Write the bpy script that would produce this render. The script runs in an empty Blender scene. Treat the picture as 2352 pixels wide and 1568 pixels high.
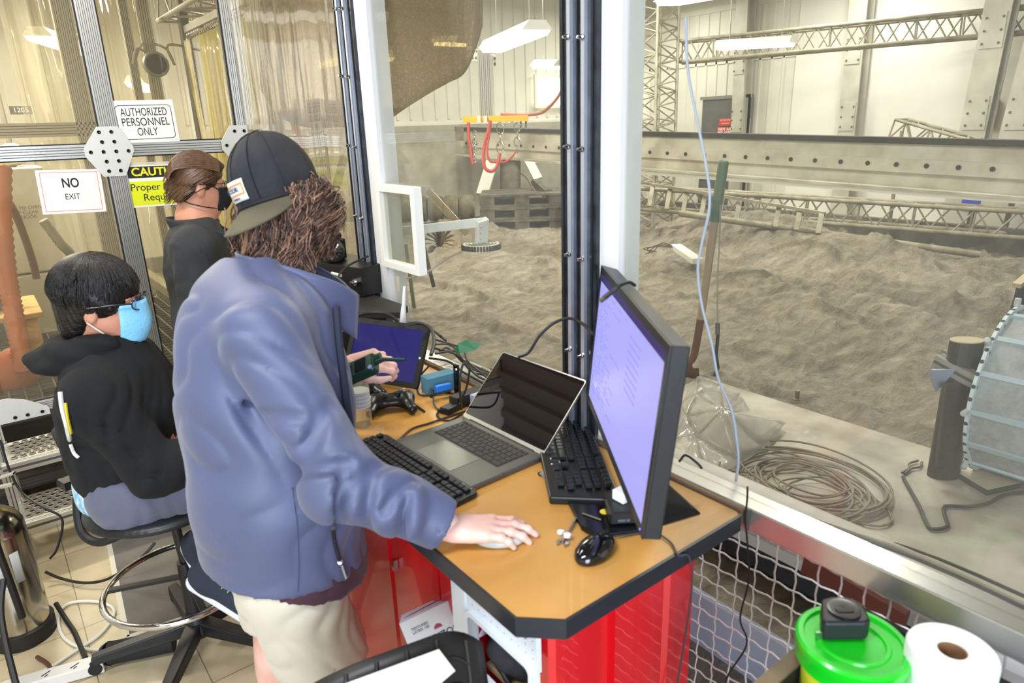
import bpy, bmesh, math, random
import numpy as np
from mathutils import Vector, Matrix, Euler
PI=math.pi
SC=bpy.context.scene
COL=SC.collection
random.seed(7)
# ---------------- camera ----------------
CAMP=Vector((0,0,1.78)); FPX=1568.0
R3=Matrix(((0.7868,-0.2091,0.5805),(-0.6164,-0.2189,0.7565),(-0.0311,-0.9530,-0.3014)))
def _orth(m):
    x=Vector(m.col[0]).normalized(); z=Vector(m.col[2]); z=(z-x*x.dot(z)).normalized(); y=z.cross(x)
    return Matrix((x,y,z)).transposed()
R3=_orth(R3)
cam=bpy.data.cameras.new('camera'); camo=bpy.data.objects.new('camera',cam); COL.objects.link(camo)
camo.matrix_world=Matrix.Translation(CAMP)@(R3@Matrix(((1,0,0),(0,-1,0),(0,0,-1)))).to_4x4()
cam.sensor_width=36; cam.lens=36*FPX/2352; cam.clip_start=.02; cam.clip_end=200
cam.dof.use_dof=True; cam.dof.focus_distance=3.6; cam.dof.aperture_fstop=4.5
SC.camera=camo
# a measured picture point carried to a real plane of the room
def ray(px,py): return R3@Vector(((px-1176)/FPX,(py-784)/FPX,1))
def Pz(px,py,z): r=ray(px,py); return CAMP+r*((z-CAMP.z)/r.z)
def Px(px,py,x): r=ray(px,py); return CAMP+r*(x/r.x)
def Py(px,py,y): r=ray(px,py); return CAMP+r*(y/r.y)
def Pd(px,py,d): return CAMP+ray(px,py)*d
# ---------------- world, exposure, large lights ----------------
w=bpy.data.worlds.new('world'); SC.world=w; w.use_nodes=True
w.node_tree.nodes['Background'].inputs[0].default_value=(.75,.83,1,1); w.node_tree.nodes['Background'].inputs[1].default_value=.35
vs=SC.view_settings; vs.view_transform='Standard'; vs.look='None'; vs.exposure=0.35; vs.gamma=1; vs.use_curve_mapping=False
def area(name,loc,to,sx,sy,power,col):
    l=bpy.data.lights.new(name,'AREA'); l.shape='RECTANGLE'; l.size=sx; l.size_y=sy; l.energy=power; l.color=col
    o=bpy.data.objects.new(name,l); COL.objects.link(o); o.location=loc
    o.rotation_euler=(Vector(to)-Vector(loc)).to_track_quat('-Z','Y').to_euler(); return o
DAY=(.74,.84,1.0); WARM=(1.0,.965,.885)
area('daylight_door',(-1.35,-2.3,1.75),(.6,1.5,.9),1.8,2.5,170,DAY)
for x,y,e in ((3.2,2.2,62),(3.2,6.2,90),(6.2,2.6,90),(6.2,6.2,105),(8.6,4.6,62),(8.6,7.6,50)):
    area('hall_tube_light',(x,y,3.55),(x,y,0),1.2,.5,e,WARM)
area('porch_tube_light',(-.3,5.6,2.9),(-.3,5.6,0),1.2,.3,130,WARM)
area('porch_far_light',(1.0,7.4,3.2),(.6,7.2,0),1.2,.3,60,WARM)
area('booth_tube_light',(-.6,.9,2.85),(-.5,1.1,0),1.3,.4,42,(.92,.95,1))
area('booth_far_light',(.1,2.6,2.9),(.3,3.0,.6),1.2,.3,26,(1,.95,.86))
# ---------------- materials ----------------
def lin(h):
    h=h.lstrip('#'); c=[int(h[i:i+2],16)/255 for i in (0,2,4)]
    return tuple((v/12.92 if v<=.04045 else ((v+.055)/1.055)**2.4) for v in c)+(1,)
MC={}
def M(name,hexc,rough=.5,metal=0,bump=None,var=None,emit=None,alpha=1,trans=0,spec=.5,sheen=0,coat=0):
    """bump=(scale,strength[,detail]); var=(hex2,scale[,lo,hi])"""
    if name in MC: return MC[name]
    m=bpy.data.materials.new(name); m.use_nodes=True; nt=m.node_tree; b=nt.nodes['Principled BSDF']
    b.inputs['Base Color'].default_value=lin(hexc); b.inputs['Roughness'].default_value=rough; b.inputs['Metallic'].default_value=metal
    b.inputs['Specular IOR Level'].default_value=spec
    if sheen: b.inputs['Sheen Weight'].default_value=sheen
    if coat: b.inputs['Coat Weight'].default_value=coat
    if trans: b.inputs['Transmission Weight'].default_value=trans
    if alpha<1: b.inputs['Alpha'].default_value=alpha
    tc=None
    def noise(s,d=4):
        nonlocal tc
        if tc is None: tc=nt.nodes.new('ShaderNodeTexCoord')
        n=nt.nodes.new('ShaderNodeTexNoise'); n.inputs['Scale'].default_value=s; n.inputs['Detail'].default_value=d
        nt.links.new(tc.outputs['Object'],n.inputs['Vector']); return n
    if var:
        n=noise(var[1]); r=nt.nodes.new('ShaderNodeValToRGB'); lo,hi=(var[2],var[3]) if len(var)>2 else (.35,.65)
        r.color_ramp.elements[0].position=lo; r.color_ramp.elements[1].position=hi
        r.color_ramp.elements[0].color=lin(hexc); r.color_ramp.elements[1].color=lin(var[0])
        nt.links.new(n.outputs['Fac'],r.inputs['Fac']); nt.links.new(r.outputs['Color'],b.inputs['Base Color'])
    if bump:
        n=noise(bump[0],bump[2] if len(bump)>2 else 3); bp=nt.nodes.new('ShaderNodeBump'); bp.inputs['Strength'].default_value=bump[1]; bp.inputs['Distance'].default_value=.01
        nt.links.new(n.outputs['Fac'],bp.inputs['Height']); nt.links.new(bp.outputs['Normal'],b.inputs['Normal'])
    if emit: b.inputs['Emission Color'].default_value=lin(emit[0]); b.inputs['Emission Strength'].default_value=emit[1]
    MC[name]=m; return m
def glassmat(name,tint='ffffff',dust=.06,dustcol='d8d4c4',scale=3,gloss=1.0,rough=.0,stretch=(1,1,1),bumps=0,ior=1.45):
    m=bpy.data.materials.new(name); m.use_nodes=True; nt=m.node_tree; nt.nodes.clear(); N=nt.nodes.new; L=nt.links.new
    out=N('ShaderNodeOutputMaterial'); tr=N('ShaderNodeBsdfTransparent'); tr.inputs[0].default_value=lin(tint)
    gl=N('ShaderNodeBsdfGlossy'); gl.inputs['Roughness'].default_value=rough
    fr=N('ShaderNodeLayerWeight'); fr.inputs['Blend'].default_value=.5
    pw=N('ShaderNodeMath'); pw.operation='POWER'; pw.inputs[1].default_value=5; L(fr.outputs['Facing'],pw.inputs[0])
    mu=N('ShaderNodeMath'); mu.operation='MULTIPLY_ADD'; mu.use_clamp=True; mu.inputs[1].default_value=.9*gloss; mu.inputs[2].default_value=.045*gloss; L(pw.outputs[0],mu.inputs[0])
    mx=N('ShaderNodeMixShader'); L(mu.outputs[0],mx.inputs[0]); L(tr.outputs[0],mx.inputs[1]); L(gl.outputs[0],mx.inputs[2])
    tc=N('ShaderNodeTexCoord'); mp=N('ShaderNodeMapping'); mp.inputs['Scale'].default_value=stretch; L(tc.outputs['Object'],mp.inputs[0])
    n=N('ShaderNodeTexNoise'); n.inputs['Scale'].default_value=scale; n.inputs['Detail'].default_value=8; n.inputs['Roughness'].default_value=.7; L(mp.outputs[0],n.inputs['Vector'])
    mr=N('ShaderNodeMapRange'); mr.inputs[1].default_value=.3; mr.inputs[2].default_value=.75; mr.inputs[3].default_value=dust*.45; mr.inputs[4].default_value=dust*1.6; L(n.outputs['Fac'],mr.inputs[0])
    df=N('ShaderNodeBsdfDiffuse'); df.inputs[0].default_value=lin(dustcol); tl=N('ShaderNodeBsdfTranslucent'); tl.inputs[0].default_value=lin(dustcol)
    m2=N('ShaderNodeMixShader'); m2.inputs[0].default_value=.5; L(df.outputs[0],m2.inputs[1]); L(tl.outputs[0],m2.inputs[2])
    m3=N('ShaderNodeMixShader'); L(mr.outputs[0],m3.inputs[0]); L(mx.outputs[0],m3.inputs[1]); L(m2.outputs[0],m3.inputs[2]); L(m3.outputs[0],out.inputs[0])
    if bumps:
        n2=N('ShaderNodeTexNoise'); n2.inputs['Scale'].default_value=2.2; L(mp.outputs[0],n2.inputs['Vector'])
        bp=N('ShaderNodeBump'); bp.inputs['Strength'].default_value=bumps; bp.inputs['Distance'].default_value=.05; L(n2.outputs['Fac'],bp.inputs['Height']); L(bp.outputs[0],gl.inputs['Normal']); L(bp.outputs[0],fr.inputs['Normal'])
    MC[name]=m; return m
# ---------------- mesh builder ----------------
def basis(d,upv=(0,0,1)):
    d=Vector(d).normalized(); u=Vector(upv)
    if abs(d.dot(u))>.98: u=Vector((1,0,0))
    x=u.cross(d).normalized(); y=d.cross(x); return x,y,d
class MB:
    def __init__(s): s.v=[]; s.f=[]; s.mi=[]; s.cur=0
    def add(s,vs,fs):
        o=len(s.v); s.v+= [tuple(v) for v in vs]; s.f+=[tuple(i+o for i in f) for f in fs]; s.mi+=[s.cur]*len(fs); return s
    def mat(s,i): s.cur=i; return s
    def box(s,c,size,rot=None,bev=0):
        c=Vector(c); hx,hy,hz=[k/2 for k in size]
        if rot is None: rot=Matrix.Identity(3)
        elif isinstance(rot,(int,float)): rot=Matrix.Rotation(rot,3,'Z')
        elif isinstance(rot,tuple): rot=Euler(rot).to_matrix()
        if bev>0:
            b=min(bev,hx*.9,hy*.9,hz*.9); pts=[]; idx={}
            for ax in range(3):
                for sx in (-1,1):
                    for sy in (-1,1):
                        for sz in (-1,1):
                            q=[sx*(hx-b),sy*(hy-b),sz*(hz-b)]; q[ax]=(sx,sy,sz)[ax]*(hx,hy,hz)[ax]
                            idx[(ax,sx,sy,sz)]=len(pts); pts.append(c+rot@Vector(q))
            fs=[]
            for ax in range(3):
                o=[a for a in range(3) if a!=ax]
                for sg in (-1,1):
                    loop=[]
                    for a,bb in ((-1,-1),(1,-1),(1,1),(-1,1)):
                        k=[0,0,0]; k[ax]=sg; k[o[0]]=a; k[o[1]]=bb; loop.append(idx[(ax,*k)])
                    fs.append(loop)
            for ax in range(3):
                o=[a for a in range(3) if a!=ax]
                for a in (-1,1):
                    for bb in (-1,1):
                        l=[]
                        for which,sg in ((0,-1),(0,1),(1,1),(1,-1)):
                            k=[0,0,0]; k[ax]=sg; k[o[0]]=a; k[o[1]]=bb; l.append(idx[(o[which],*k)])
                        fs.append(l)
            for sx in (-1,1):
                for sy in (-1,1):
                    for sz in (-1,1): fs.append([idx[(a,sx,sy,sz)] for a in range(3)])
            return s.add(pts,fs)
        vs=[c+rot@Vector((x*hx,y*hy,z*hz)) for x in (-1,1) for y in (-1,1) for z in (-1,1)]
        return s.add(vs,[(0,1,3,2),(4,6,7,5),(0,4,5,1),(2,3,7,6),(0,2,6,4),(1,5,7,3)])
    def bb(s,a,b,bev=0):
        a=Vector(a);b=Vector(b); return s.box((a+b)/2,[max(abs(k),1e-4) for k in (b-a)],None,bev)
    def cyl(s,p0,p1,r0,r1=None,seg=16,caps=True):
        p0=Vector(p0);p1=Vector(p1); r1=r0 if r1 is None else r1; x,y,d=basis(p1-p0); vs=[]
        for p,r in ((p0,r0),(p1,r1)):
            for i in range(seg): a=2*PI*i/seg; vs.append(p+x*math.cos(a)*r+y*math.sin(a)*r)
        fs=[(i,(i+1)%seg,seg+(i+1)%seg,seg+i) for i in range(seg)]
        if caps: fs+=[tuple(range(seg))[::-1],tuple(range(seg,2*seg))]
        return s.add(vs,fs)
    def bar(s,p0,p1,w,h,up=(0,0,1)):
        p0=Vector(p0);p1=Vector(p1); x,y,d=basis(p1-p0,up); c=(p0+p1)/2
        return s.box(c,(w,h,(p1-p0).length),Matrix((x,y,d)).transposed())
    def tube(s,pts,r,seg=8,closed=False,rr=None,caps=True):
        pts=[Vector(p) for p in pts]; n=len(pts); vs=[]; px=None
        for i,p in enumerate(pts):
            if closed: d=(pts[(i+1)%n]-pts[i-1])
            else: d=pts[min(i+1,n-1)]-pts[max(i-1,0)]
            if d.length<1e-9: d=Vector((0,0,1))
            d.normalize()
            if px is None: x,y,_=basis(d)
            else:
                x=px-d*px.dot(d); x=x.normalized() if x.length>1e-6 else basis(d)[0]; y=d.cross(x)
            px=x; q=rr[i] if rr else r
            for k in range(seg): a=2*PI*k/seg; vs.append(p+x*math.cos(a)*q+y*math.sin(a)*q)
        fs=[]
        for i in range(n if closed else n-1):
            j=(i+1)%n
            for k in range(seg): k2=(k+1)%seg; fs.append((i*seg+k,i*seg+k2,j*seg+k2,j*seg+k))
        if not closed and caps: fs+=[tuple(range(seg))[::-1],tuple(range((n-1)*seg,n*seg))]
        return s.add(vs,fs)
    def lathe(s,prof,c=(0,0,0),seg=32,axis=(0,0,1),sx=1,sy=1):
        c=Vector(c); x,y,d=basis(axis); vs=[]
        if abs(Vector(axis).normalized().z)>.999: x,y,d=Vector((1,0,0)),Vector((0,1,0)),Vector((0,0,1 if axis[2]>0 else -1))
        for r,h in prof:
            for i in range(seg): a=2*PI*i/seg; vs.append(c+x*math.cos(a)*r*sx+y*math.sin(a)*r*sy+d*h)
        n=len(prof); fs=[]
        for i in range(n-1):
            for k in range(seg): k2=(k+1)%seg; fs.append((i*seg+k,i*seg+k2,(i+1)*seg+k2,(i+1)*seg+k))
        if prof[0][0]>1e-6: fs.append(tuple(range(seg))[::-1])
        if prof[-1][0]>1e-6: fs.append(tuple(range((n-1)*seg,n*seg)))
        return s.add(vs,fs)
    def prism(s,poly,z0,z1,frame=None):
        """poly in 2D, extruded z0..z1; frame=(origin,xaxis,yaxis,zaxis)"""
        o,x,y,z=[Vector(k) for k in (frame or ((0,0,0),(1,0,0),(0,1,0),(0,0,1)))]
        n=len(poly); vs=[o+x*p[0]+y*p[1]+z*zz for zz in (z0,z1) for p in poly]
        return s.add(vs,[tuple(range(n))[::-1],tuple(range(n,2*n))]+[(i,(i+1)%n,n+(i+1)%n,n+i) for i in range(n)])
    def grid(s,fn,nu,nv,thick=None):
        vs=[Vector(fn(i/nu,j/nv)) for i in range(nu+1) for j in range(nv+1)]
        fs=[(i*(nv+1)+j,(i+1)*(nv+1)+j,(i+1)*(nv+1)+j+1,i*(nv+1)+j+1) for i in range(nu) for j in range(nv)]
        return s.add(vs,fs)
    def build(s,name,mats,parent=None,smooth=False,solid=0,bevel=0,kind=None,local=False,sub=0):
        me=bpy.data.meshes.new(name)
        vs=s.v
        if parent is not None and not local:
            inv=WM(parent).inverted(); vs=[tuple(inv@Vector(v)) for v in vs]
        me.from_pydata(vs,[],s.f); 
        mats=mats if isinstance(mats,(list,tuple)) else [mats]
        for m in mats: me.materials.append(m)
        if len(mats)>1: me.polygons.foreach_set('material_index',s.mi)
        bm=bmesh.new(); bm.from_mesh(me); bmesh.ops.recalc_face_normals(bm,faces=bm.faces); bm.to_mesh(me); bm.free()
        if smooth:
            me.polygons.foreach_set('use_smooth',[True]*len(me.polygons))
            if smooth is True: me.set_sharp_from_angle(angle=R(42))
        me.update()
        o=bpy.data.objects.new(name,me); COL.objects.link(o)
        if parent is not None: o.parent=parent
        if solid: md=o.modifiers.new('s','SOLIDIFY'); md.thickness=solid; md.offset=0
        if bevel: md=o.modifiers.new('b','BEVEL'); md.width=bevel; md.segments=2; md.limit_method='ANGLE'
        if sub: md=o.modifiers.new('u','SUBSURF'); md.levels=sub; md.render_levels=sub
        if kind: o['kind']=kind
        return o
def R(d): return math.radians(d)
def WM(o):
    m=o.matrix_basis.copy()
    while o.parent: o=o.parent; m=o.matrix_basis@m
    return m
def tag(o,label,cat,group=None):
    o['label']=label; o['category']=cat
    if group: o['group']=group
    return o
def thing(name,label,cat,loc=(0,0,0),rz=0,group=None):
    o=bpy.data.objects.new(name,None); COL.objects.link(o); o.empty_display_size=.05
    o.location=loc; o.rotation_euler=(0,0,rz); return tag(o,label,cat,group)
def one(mb,name,mats,label,cat,loc=None,group=None,**k):
    """a thing that is a single mesh; origin moved to loc"""
    if loc is not None: L=Vector(loc); mb.v=[tuple(Vector(v)-L) for v in mb.v]
    o=mb.build(name,mats,None,**k)
    if loc is not None: o.location=loc
    return tag(o,label,cat,group)
def dup(root,loc,rz=None,label=None,group=None):
    r=root.copy(); COL.objects.link(r); r.location=loc
    if rz is not None: r.rotation_euler=(0,0,rz) if not isinstance(rz,tuple) else rz
    if label: r['label']=label
    if group: r['group']=group
    for ch in list(root.children):
        c=ch.copy(); COL.objects.link(c); c.parent=r
        for g in ch.children: d=g.copy(); COL.objects.link(d); d.parent=c
    return r
def spline(pts,n=8):
    """Catmull-Rom through pts"""
    P=[Vector(p) for p in pts]; P=[P[0]*2-P[1]]+P+[P[-1]*2-P[-2]]; out=[]
    for i in range(1,len(P)-2):
        for k in range(n):
            t=k/n; a,b,c,d=P[i-1],P[i],P[i+1],P[i+2]
            out.append(.5*((2*b)+(c-a)*t+(2*a-5*b+4*c-d)*t*t+(3*b-a-3*c+d)*t**3))
    out.append(P[-2]); return out
def text(name,body,size,frame,mat,parent,extr=.0004,align='CENTER',sx=1,bold=0,space=1,local=False,fit=0):
    """frame=(origin,x,y) world axes"""
    cu=bpy.data.curves.new(name,'FONT'); cu.body=body; cu.size=size; cu.align_x=align; cu.align_y='CENTER'; cu.extrude=extr; cu.offset=bold; cu.space_line=space
    t=bpy.data.objects.new(name,cu); COL.objects.link(t); dg=bpy.context.evaluated_depsgraph_get(); dg.update()
    me=bpy.data.meshes.new_from_object(t.evaluated_get(dg)); COL.objects.unlink(t); bpy.data.objects.remove(t)
    if fit:
        xs_=[v.co.x for v in me.vertices]; sx=fit/(max(xs_)-min(xs_))
    o_,x,y=[Vector(k) for k in frame]; x.normalize(); y.normalize(); z=x.cross(y)
    Mx=Matrix((x*sx,y,z)).transposed().to_4x4(); Mx.translation=o_
    if not local and parent is not None: Mx=WM(parent).inverted()@Mx
    me.transform(Mx); me.materials.clear(); me.materials.append(mat)
    o=bpy.data.objects.new(name,me); COL.objects.link(o)
    if parent is not None: o.parent=parent
    return o
# ---------------- signed-distance modelling for people, cloth and hair ----------------
class SDF:
    def __init__(s): s.ops=[]
    def cap(s,a,b,ra,rb=None,k=.03,flat=None,op='+'):
        s.ops.append(('c',np.array(a,float),np.array(b,float),ra,ra if rb is None else rb,k,flat,op)); return s
    def ell(s,c,r,rot=None,k=.03,op='+'):
        Rm=np.eye(3) if rot is None else np.array(rot); s.ops.append(('e',np.array(c,float),np.array(r,float),Rm,0,k,None,op)); return s
    def chain(s,pts,rs,k=.03,flat=None,op='+'):
        for i in range(len(pts)-1): s.cap(pts[i],pts[i+1],rs[i],rs[i+1],k,flat,op)
        return s
    def mesh(s,h,infl=0,disp=None,clip=None,pad=.02):
        lo=np.full(3,1e9); hi=np.full(3,-1e9)
        for o in s.ops:
            if o[7]!='+': continue
            if o[0]=='c': r=max(o[3],o[4])+infl; l=np.minimum(o[1],o[2])-r; u=np.maximum(o[1],o[2])+r
            else: r=max(o[2])+infl; l=o[1]-r; u=o[1]+r
            lo=np.minimum(lo,l); hi=np.maximum(hi,u)
        lo-=pad+2*h; hi+=pad+2*h; n=np.ceil((hi-lo)/h).astype(int)+1
        F=np.full(n,.2,np.float32); ax=[lo[i]+h*np.arange(n[i]) for i in range(3)]
        for o in s.ops:
            m=o[5]+4*h+pad
            if o[0]=='c': r=max(o[3],o[4])+infl+m; l=np.minimum(o[1],o[2])-r; u=np.maximum(o[1],o[2])+r
            else: r=max(o[2])+infl+m; l=o[1]-r; u=o[1]+r
            i0=np.clip(((l-lo)/h).astype(int),0,n-1); i1=np.clip(((u-lo)/h).astype(int)+1,1,n)
            if (i1<=i0).any(): continue
            X=ax[0][i0[0]:i1[0],None,None]; Y=ax[1][None,i0[1]:i1[1],None]; Z=ax[2][None,None,i0[2]:i1[2]]
            if o[0]=='c':
                a,b=o[1],o[2]; ab=b-a; L=max(ab@ab,1e-9); dx,dy,dz=X-a[0],Y-a[1],Z-a[2]
                t=np.clip((dx*ab[0]+dy*ab[1]+dz*ab[2])/L,0,1)
                ex,ey,ez=dx-t*ab[0],dy-t*ab[1],dz-t*ab[2]
                if o[6] is not None:
                    nv=np.array(o[6][0],float); nv/=np.linalg.norm(nv); sc=1/o[6][1]; q=(ex*nv[0]+ey*nv[1]+ez*nv[2])
                    l2=ex*ex+ey*ey+ez*ez-q*q+(q*sc)**2
                    dd=(np.sqrt(np.maximum(l2,0))-(o[3]+t*(o[4]-o[3]))); dd=np.where(dd>0,dd*min(1,o[6][1]+.25),dd*min(1,o[6][1]+.25))-infl
                else: dd=np.sqrt(ex*ex+ey*ey+ez*ez)-(o[3]+t*(o[4]-o[3]))-infl
            else:
                c,rr,Rm=o[1],o[2]+infl,o[3]; dx,dy,dz=X-c[0],Y-c[1],Z-c[2]
                q=[dx*Rm[0,j]+dy*Rm[1,j]+dz*Rm[2,j] for j in range(3)]
                k0=np.sqrt(sum((q[j]/rr[j])**2 for j in range(3))); k1=np.sqrt(sum((q[j]/rr[j]**2)**2 for j in range(3)))
                dd=k0*(k0-1)/np.maximum(k1,1e-6)
            sl=F[i0[0]:i1[0],i0[1]:i1[1],i0[2]:i1[2]]; k=o[5]
            if o[7]=='-': dd=-dd-2*infl*0
            a_,b_=(sl,dd) if o[7]=='+' else (-sl,-dd)
            hh=np.maximum(k-np.abs(a_-b_),0)/k; res=np.minimum(a_,b_)-hh*hh*k*.25
            F[i0[0]:i1[0],i0[1]:i1[1],i0[2]:i1[2]]=res if o[7]=='+' else -res
        X,Y,Z=ax[0][:,None,None],ax[1][None,:,None],ax[2][None,None,:]
        if disp is not None: F=F+disp(X,Y,Z).astype(np.float32)
        if clip is not None:
            F=np.maximum(F,clip(X,Y,Z))
        F[0]=F[-1]=.2; F[:,0]=F[:,-1]=.2; F[:,:,0]=F[:,:,-1]=.2
        return surfnet(F,lo,h)
def surfnet(F,lo,h):
    I=F<0; n=F.shape; c=tuple(k-1 for k in n)
    S=np.zeros(c,np.int8)
    for dx in (0,1):
        for dy in (0,1):
            for dz in (0,1): S+=I[dx:dx+c[0],dy:dy+c[1],dz:dz+c[2]]
    mask=(S>0)&(S<8); ids=np.full(c,-1,np.int64); cells=np.argwhere(mask); ids[mask]=np.arange(len(cells))
    acc=np.zeros((len(cells),3)); cnt=np.zeros(len(cells)); cx,cy,cz=cells.T
    for ax in range(3):
        for a in (0,1):
            for b in (0,1):
                o0=[0,0,0]; oth=[k for k in range(3) if k!=ax]; o0[oth[0]]=a; o0[oth[1]]=b; o1=list(o0); o1[ax]=1
                f0=F[cx+o0[0],cy+o0[1],cz+o0[2]]; f1=F[cx+o1[0],cy+o1[1],cz+o1[2]]; s=(f0<0)!=(f1<0)
                t=np.where(s,f0/np.where(s,f0-f1,1),0); p=np.zeros((len(cells),3)); p[:,oth[0]]=a; p[:,oth[1]]=b; p[:,ax]=t
                acc+=p*s[:,None]; cnt+=s
    V=(cells+acc/np.maximum(cnt,1)[:,None])*h+lo; Q=[]
    for ax in range(3):
        o=[k for k in range(3) if k!=ax]; sl0=[slice(None)]*3; sl1=[slice(None)]*3; sl0[ax]=slice(0,-1); sl1[ax]=slice(1,None)
        a=I[tuple(sl0)]; b=I[tuple(sl1)]; e=np.argwhere(a!=b); 
        ok=(e[:,o[0]]>0)&(e[:,o[1]]>0)&(e[:,o[0]]<c[o[0]])&(e[:,o[1]]<c[o[1]]); e=e[ok]; q=[]
        for da,db in ((-1,-1),(0,-1),(0,0),(-1,0)):
            g=e.copy(); g[:,o[0]]+=da; g[:,o[1]]+=db; q.append(ids[g[:,0],g[:,1],g[:,2]])
        q=np.stack(q,1); fl=a[e[:,0],e[:,1],e[:,2]]
        if ax==1: fl=~fl
        q[~fl]=q[~fl][:,::-1]; Q.append(q)
    return V,np.concatenate(Q)
def npmesh(name,V,Q,mats,parent=None,smooth_it=1,colf=None,matf=None,kind=None):
    """arrays -> object; optional laplacian smoothing"""
    V=np.array(V,float); Q=np.array(Q)
    for _ in range(smooth_it):
        S=np.zeros_like(V); c=np.zeros(len(V)); k=Q.shape[1]
        for i in range(k):
            a=Q[:,i]; b=Q[:,(i+1)%k]; np.add.at(S,a,V[b]); np.add.at(S,b,V[a]); np.add.at(c,a,1); np.add.at(c,b,1)
        V=V*.5+.5*S/np.maximum(c,1)[:,None]
    W=V.copy()
    if parent is not None:
        inv=np.array(WM(parent).inverted()); W=V@inv[:3,:3].T+inv[:3,3]
    me=bpy.data.meshes.new(name); me.vertices.add(len(W)); me.vertices.foreach_set('co',W.ravel())
    me.loops.add(Q.size); me.loops.foreach_set('vertex_index',Q.ravel().astype(np.int32)); me.polygons.add(len(Q))
    me.polygons.foreach_set('loop_start',np.arange(0,Q.size,Q.shape[1],dtype=np.int32)); me.polygons.foreach_set('use_smooth',[True]*len(Q))
    mats=mats if isinstance(mats,(list,tuple)) else [mats]
    for m in mats: me.materials.append(m)
    if matf is not None:
        C=V[Q].mean(1); me.polygons.foreach_set('material_index',matf(C).astype(np.int32))
    me.update(calc_edges=True); me.validate()
    o=bpy.data.objects.new(name,me); COL.objects.link(o)
    if parent is not None: o.parent=parent
    if kind: o['kind']=kind
    return o
def strands(polys,r0,r1,seg=4,taper=True):
    """list of equal-length polylines -> V,Q of tapered tubes"""
    A=np.array(polys); N,n,_=A.shape; T=np.gradient(A,axis=1); T/=np.linalg.norm(T,axis=2,keepdims=True)+1e-9
    U=np.cross(T,np.array([.31,.27,.91])); U/=np.linalg.norm(U,axis=2,keepdims=True)+1e-9; B=np.cross(T,U)
    tt=np.linspace(0,1,n); rad=(r0+(r1-r0)*tt**1.5)[None,:,None]; rings=[]
    for k in range(seg):
        a=2*PI*k/seg; rings.append(A+(U*math.cos(a)+B*math.sin(a))*rad)
    V=np.stack(rings,2).reshape(-1,3)
    i=np.arange(N)[:,None,None]*n*seg+np.arange(n-1)[None,:,None]*seg; k=np.arange(seg)[None,None,:]; k2=(k+1)%seg
    Q=np.stack([i+k,i+k2,i+seg+k2,i+seg+k],-1).reshape(-1,4); return V,Q
def npn(v): v=np.array(v,float); return v/np.linalg.norm(v)
# ================= MATERIALS =================
alu=M('brushed aluminium','c9c8c2',.35,.85,bump=(90,.05)); alu_d=M('dull aluminium','a9a89f',.5,.6); alu_groove=M('extrusion groove','55544e',.6,.4)
steel=M('steel','b8b8b8',.25,1); chrome=M('chrome','d8d8d8',.08,1); black=M('black plastic','16171a',.42); blackm=M('matt black','1b1c1e',.7)
rubber=M('black rubber','0f1012',.55); white=M('white paint','e6e6e0',.5,bump=(30,.03)); paper=M('white paper','efefec',.7)
red=M('gloss red steel','d0101c',.22,0,bump=(6,.02),coat=.5); dusty=M('dust covered metal','9b9686',.8,.1,var=('7d7867',6)); concrete=M('dusty concrete','b8b2a4',.9,var=('928c7e',4),bump=(25,.25,6))
inkblack=M('black print','101010',.6); dustblk=M('dusty black plastic','4a473d',.8,var=('75705f',7,.4,.75))
wallwhite=M('painted white panel','dcdacd',.6,var=('d2cfc2',2)); fabric=M('white tent fabric','e3e1d8',.75,bump=(60,.15))
window_glass=glassmat('dusty window sheet','f8f9f7',.028,'e2dfd6',2.2,.75,0.0,(1,1,.35),0)
film=glassmat('streaky plastic film','f2efe4',.16,'d5ccb6',2.0,1.8,.05,(3,3,.35),.25)
doorglass=glassmat('clear door sheet','f2efe6',.06,'d6cfbc',1.2,.8,.0,(1,1,.6),0)
# ================= ROOM SHELL =================
# lab floor: cream vinyl tiles with thin joints
def tilemat():
    m=M('cream vinyl tile','cdbf9e',.38,var=('b9a985',9,.3,.8)); nt=m.node_tree; b=nt.nodes['Principled BSDF']
    tc=nt.nodes.new('ShaderNodeTexCoord'); br=nt.nodes.new('ShaderNodeTexBrick'); br.offset=0
    br.inputs['Scale'].default_value=1; br.inputs['Brick Width'].default_value=.305; br.inputs['Row Height'].default_value=.305; br.inputs['Mortar Size'].default_value=.0018
    br.inputs['Color1'].default_value=(1,1,1,1); br.inputs['Color2'].default_value=(.9,.88,.85,1); br.inputs['Mortar'].default_value=(.35,.32,.27,1)
    nt.links.new(tc.outputs['Object'],br.inputs['Vector']); mx=nt.nodes.new('ShaderNodeMix'); mx.data_type='RGBA'; mx.blend_type='MULTIPLY'; mx.inputs[0].default_value=1
    src=b.inputs['Base Color'].links[0].from_socket; nt.links.new(src,mx.inputs[6]); nt.links.new(br.outputs['Color'],mx.inputs[7]); nt.links.new(mx.outputs[2],b.inputs['Base Color']); return m
def struct(mb,name,mats,**k): return mb.build(name,mats,None,kind='structure',**k)
WX=1.22      # plane of the window wall
DY=3.9       # plane of the door wall
struct(MB().bb((-2.6,-2.4,-.1),(1.24,3.95,0)),'floor',tilemat())
# corrugated brown-painted booth ceiling and booth walls
mb=MB(); mb.bb((-2.6,-2.4,3.02),(1.24,3.95,3.1))
for i in range(24): mb.prism([(-.05,0),(.05,0),(.03,-.03),(-.03,-.03)],-2.4,3.95,((-2.5+.16*i,0,3.02),(1,0,0),(0,0,1),(0,1,0)))
struct(mb,'ceiling',M('tan ceiling steel','8f867a',.5))
struct(MB().bb((-2.7,-2.4,0),(-2.6,3.95,3.1)),'wall_left',wallwhite)
mb=MB(); mb.bb((-.4,-2.5,0),(2.4,-2.4,3.1)).bb((-2.6,-2.5,3.0),(-.4,-2.4,3.1)); struct(mb,'wall_back',wallwhite)
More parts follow.
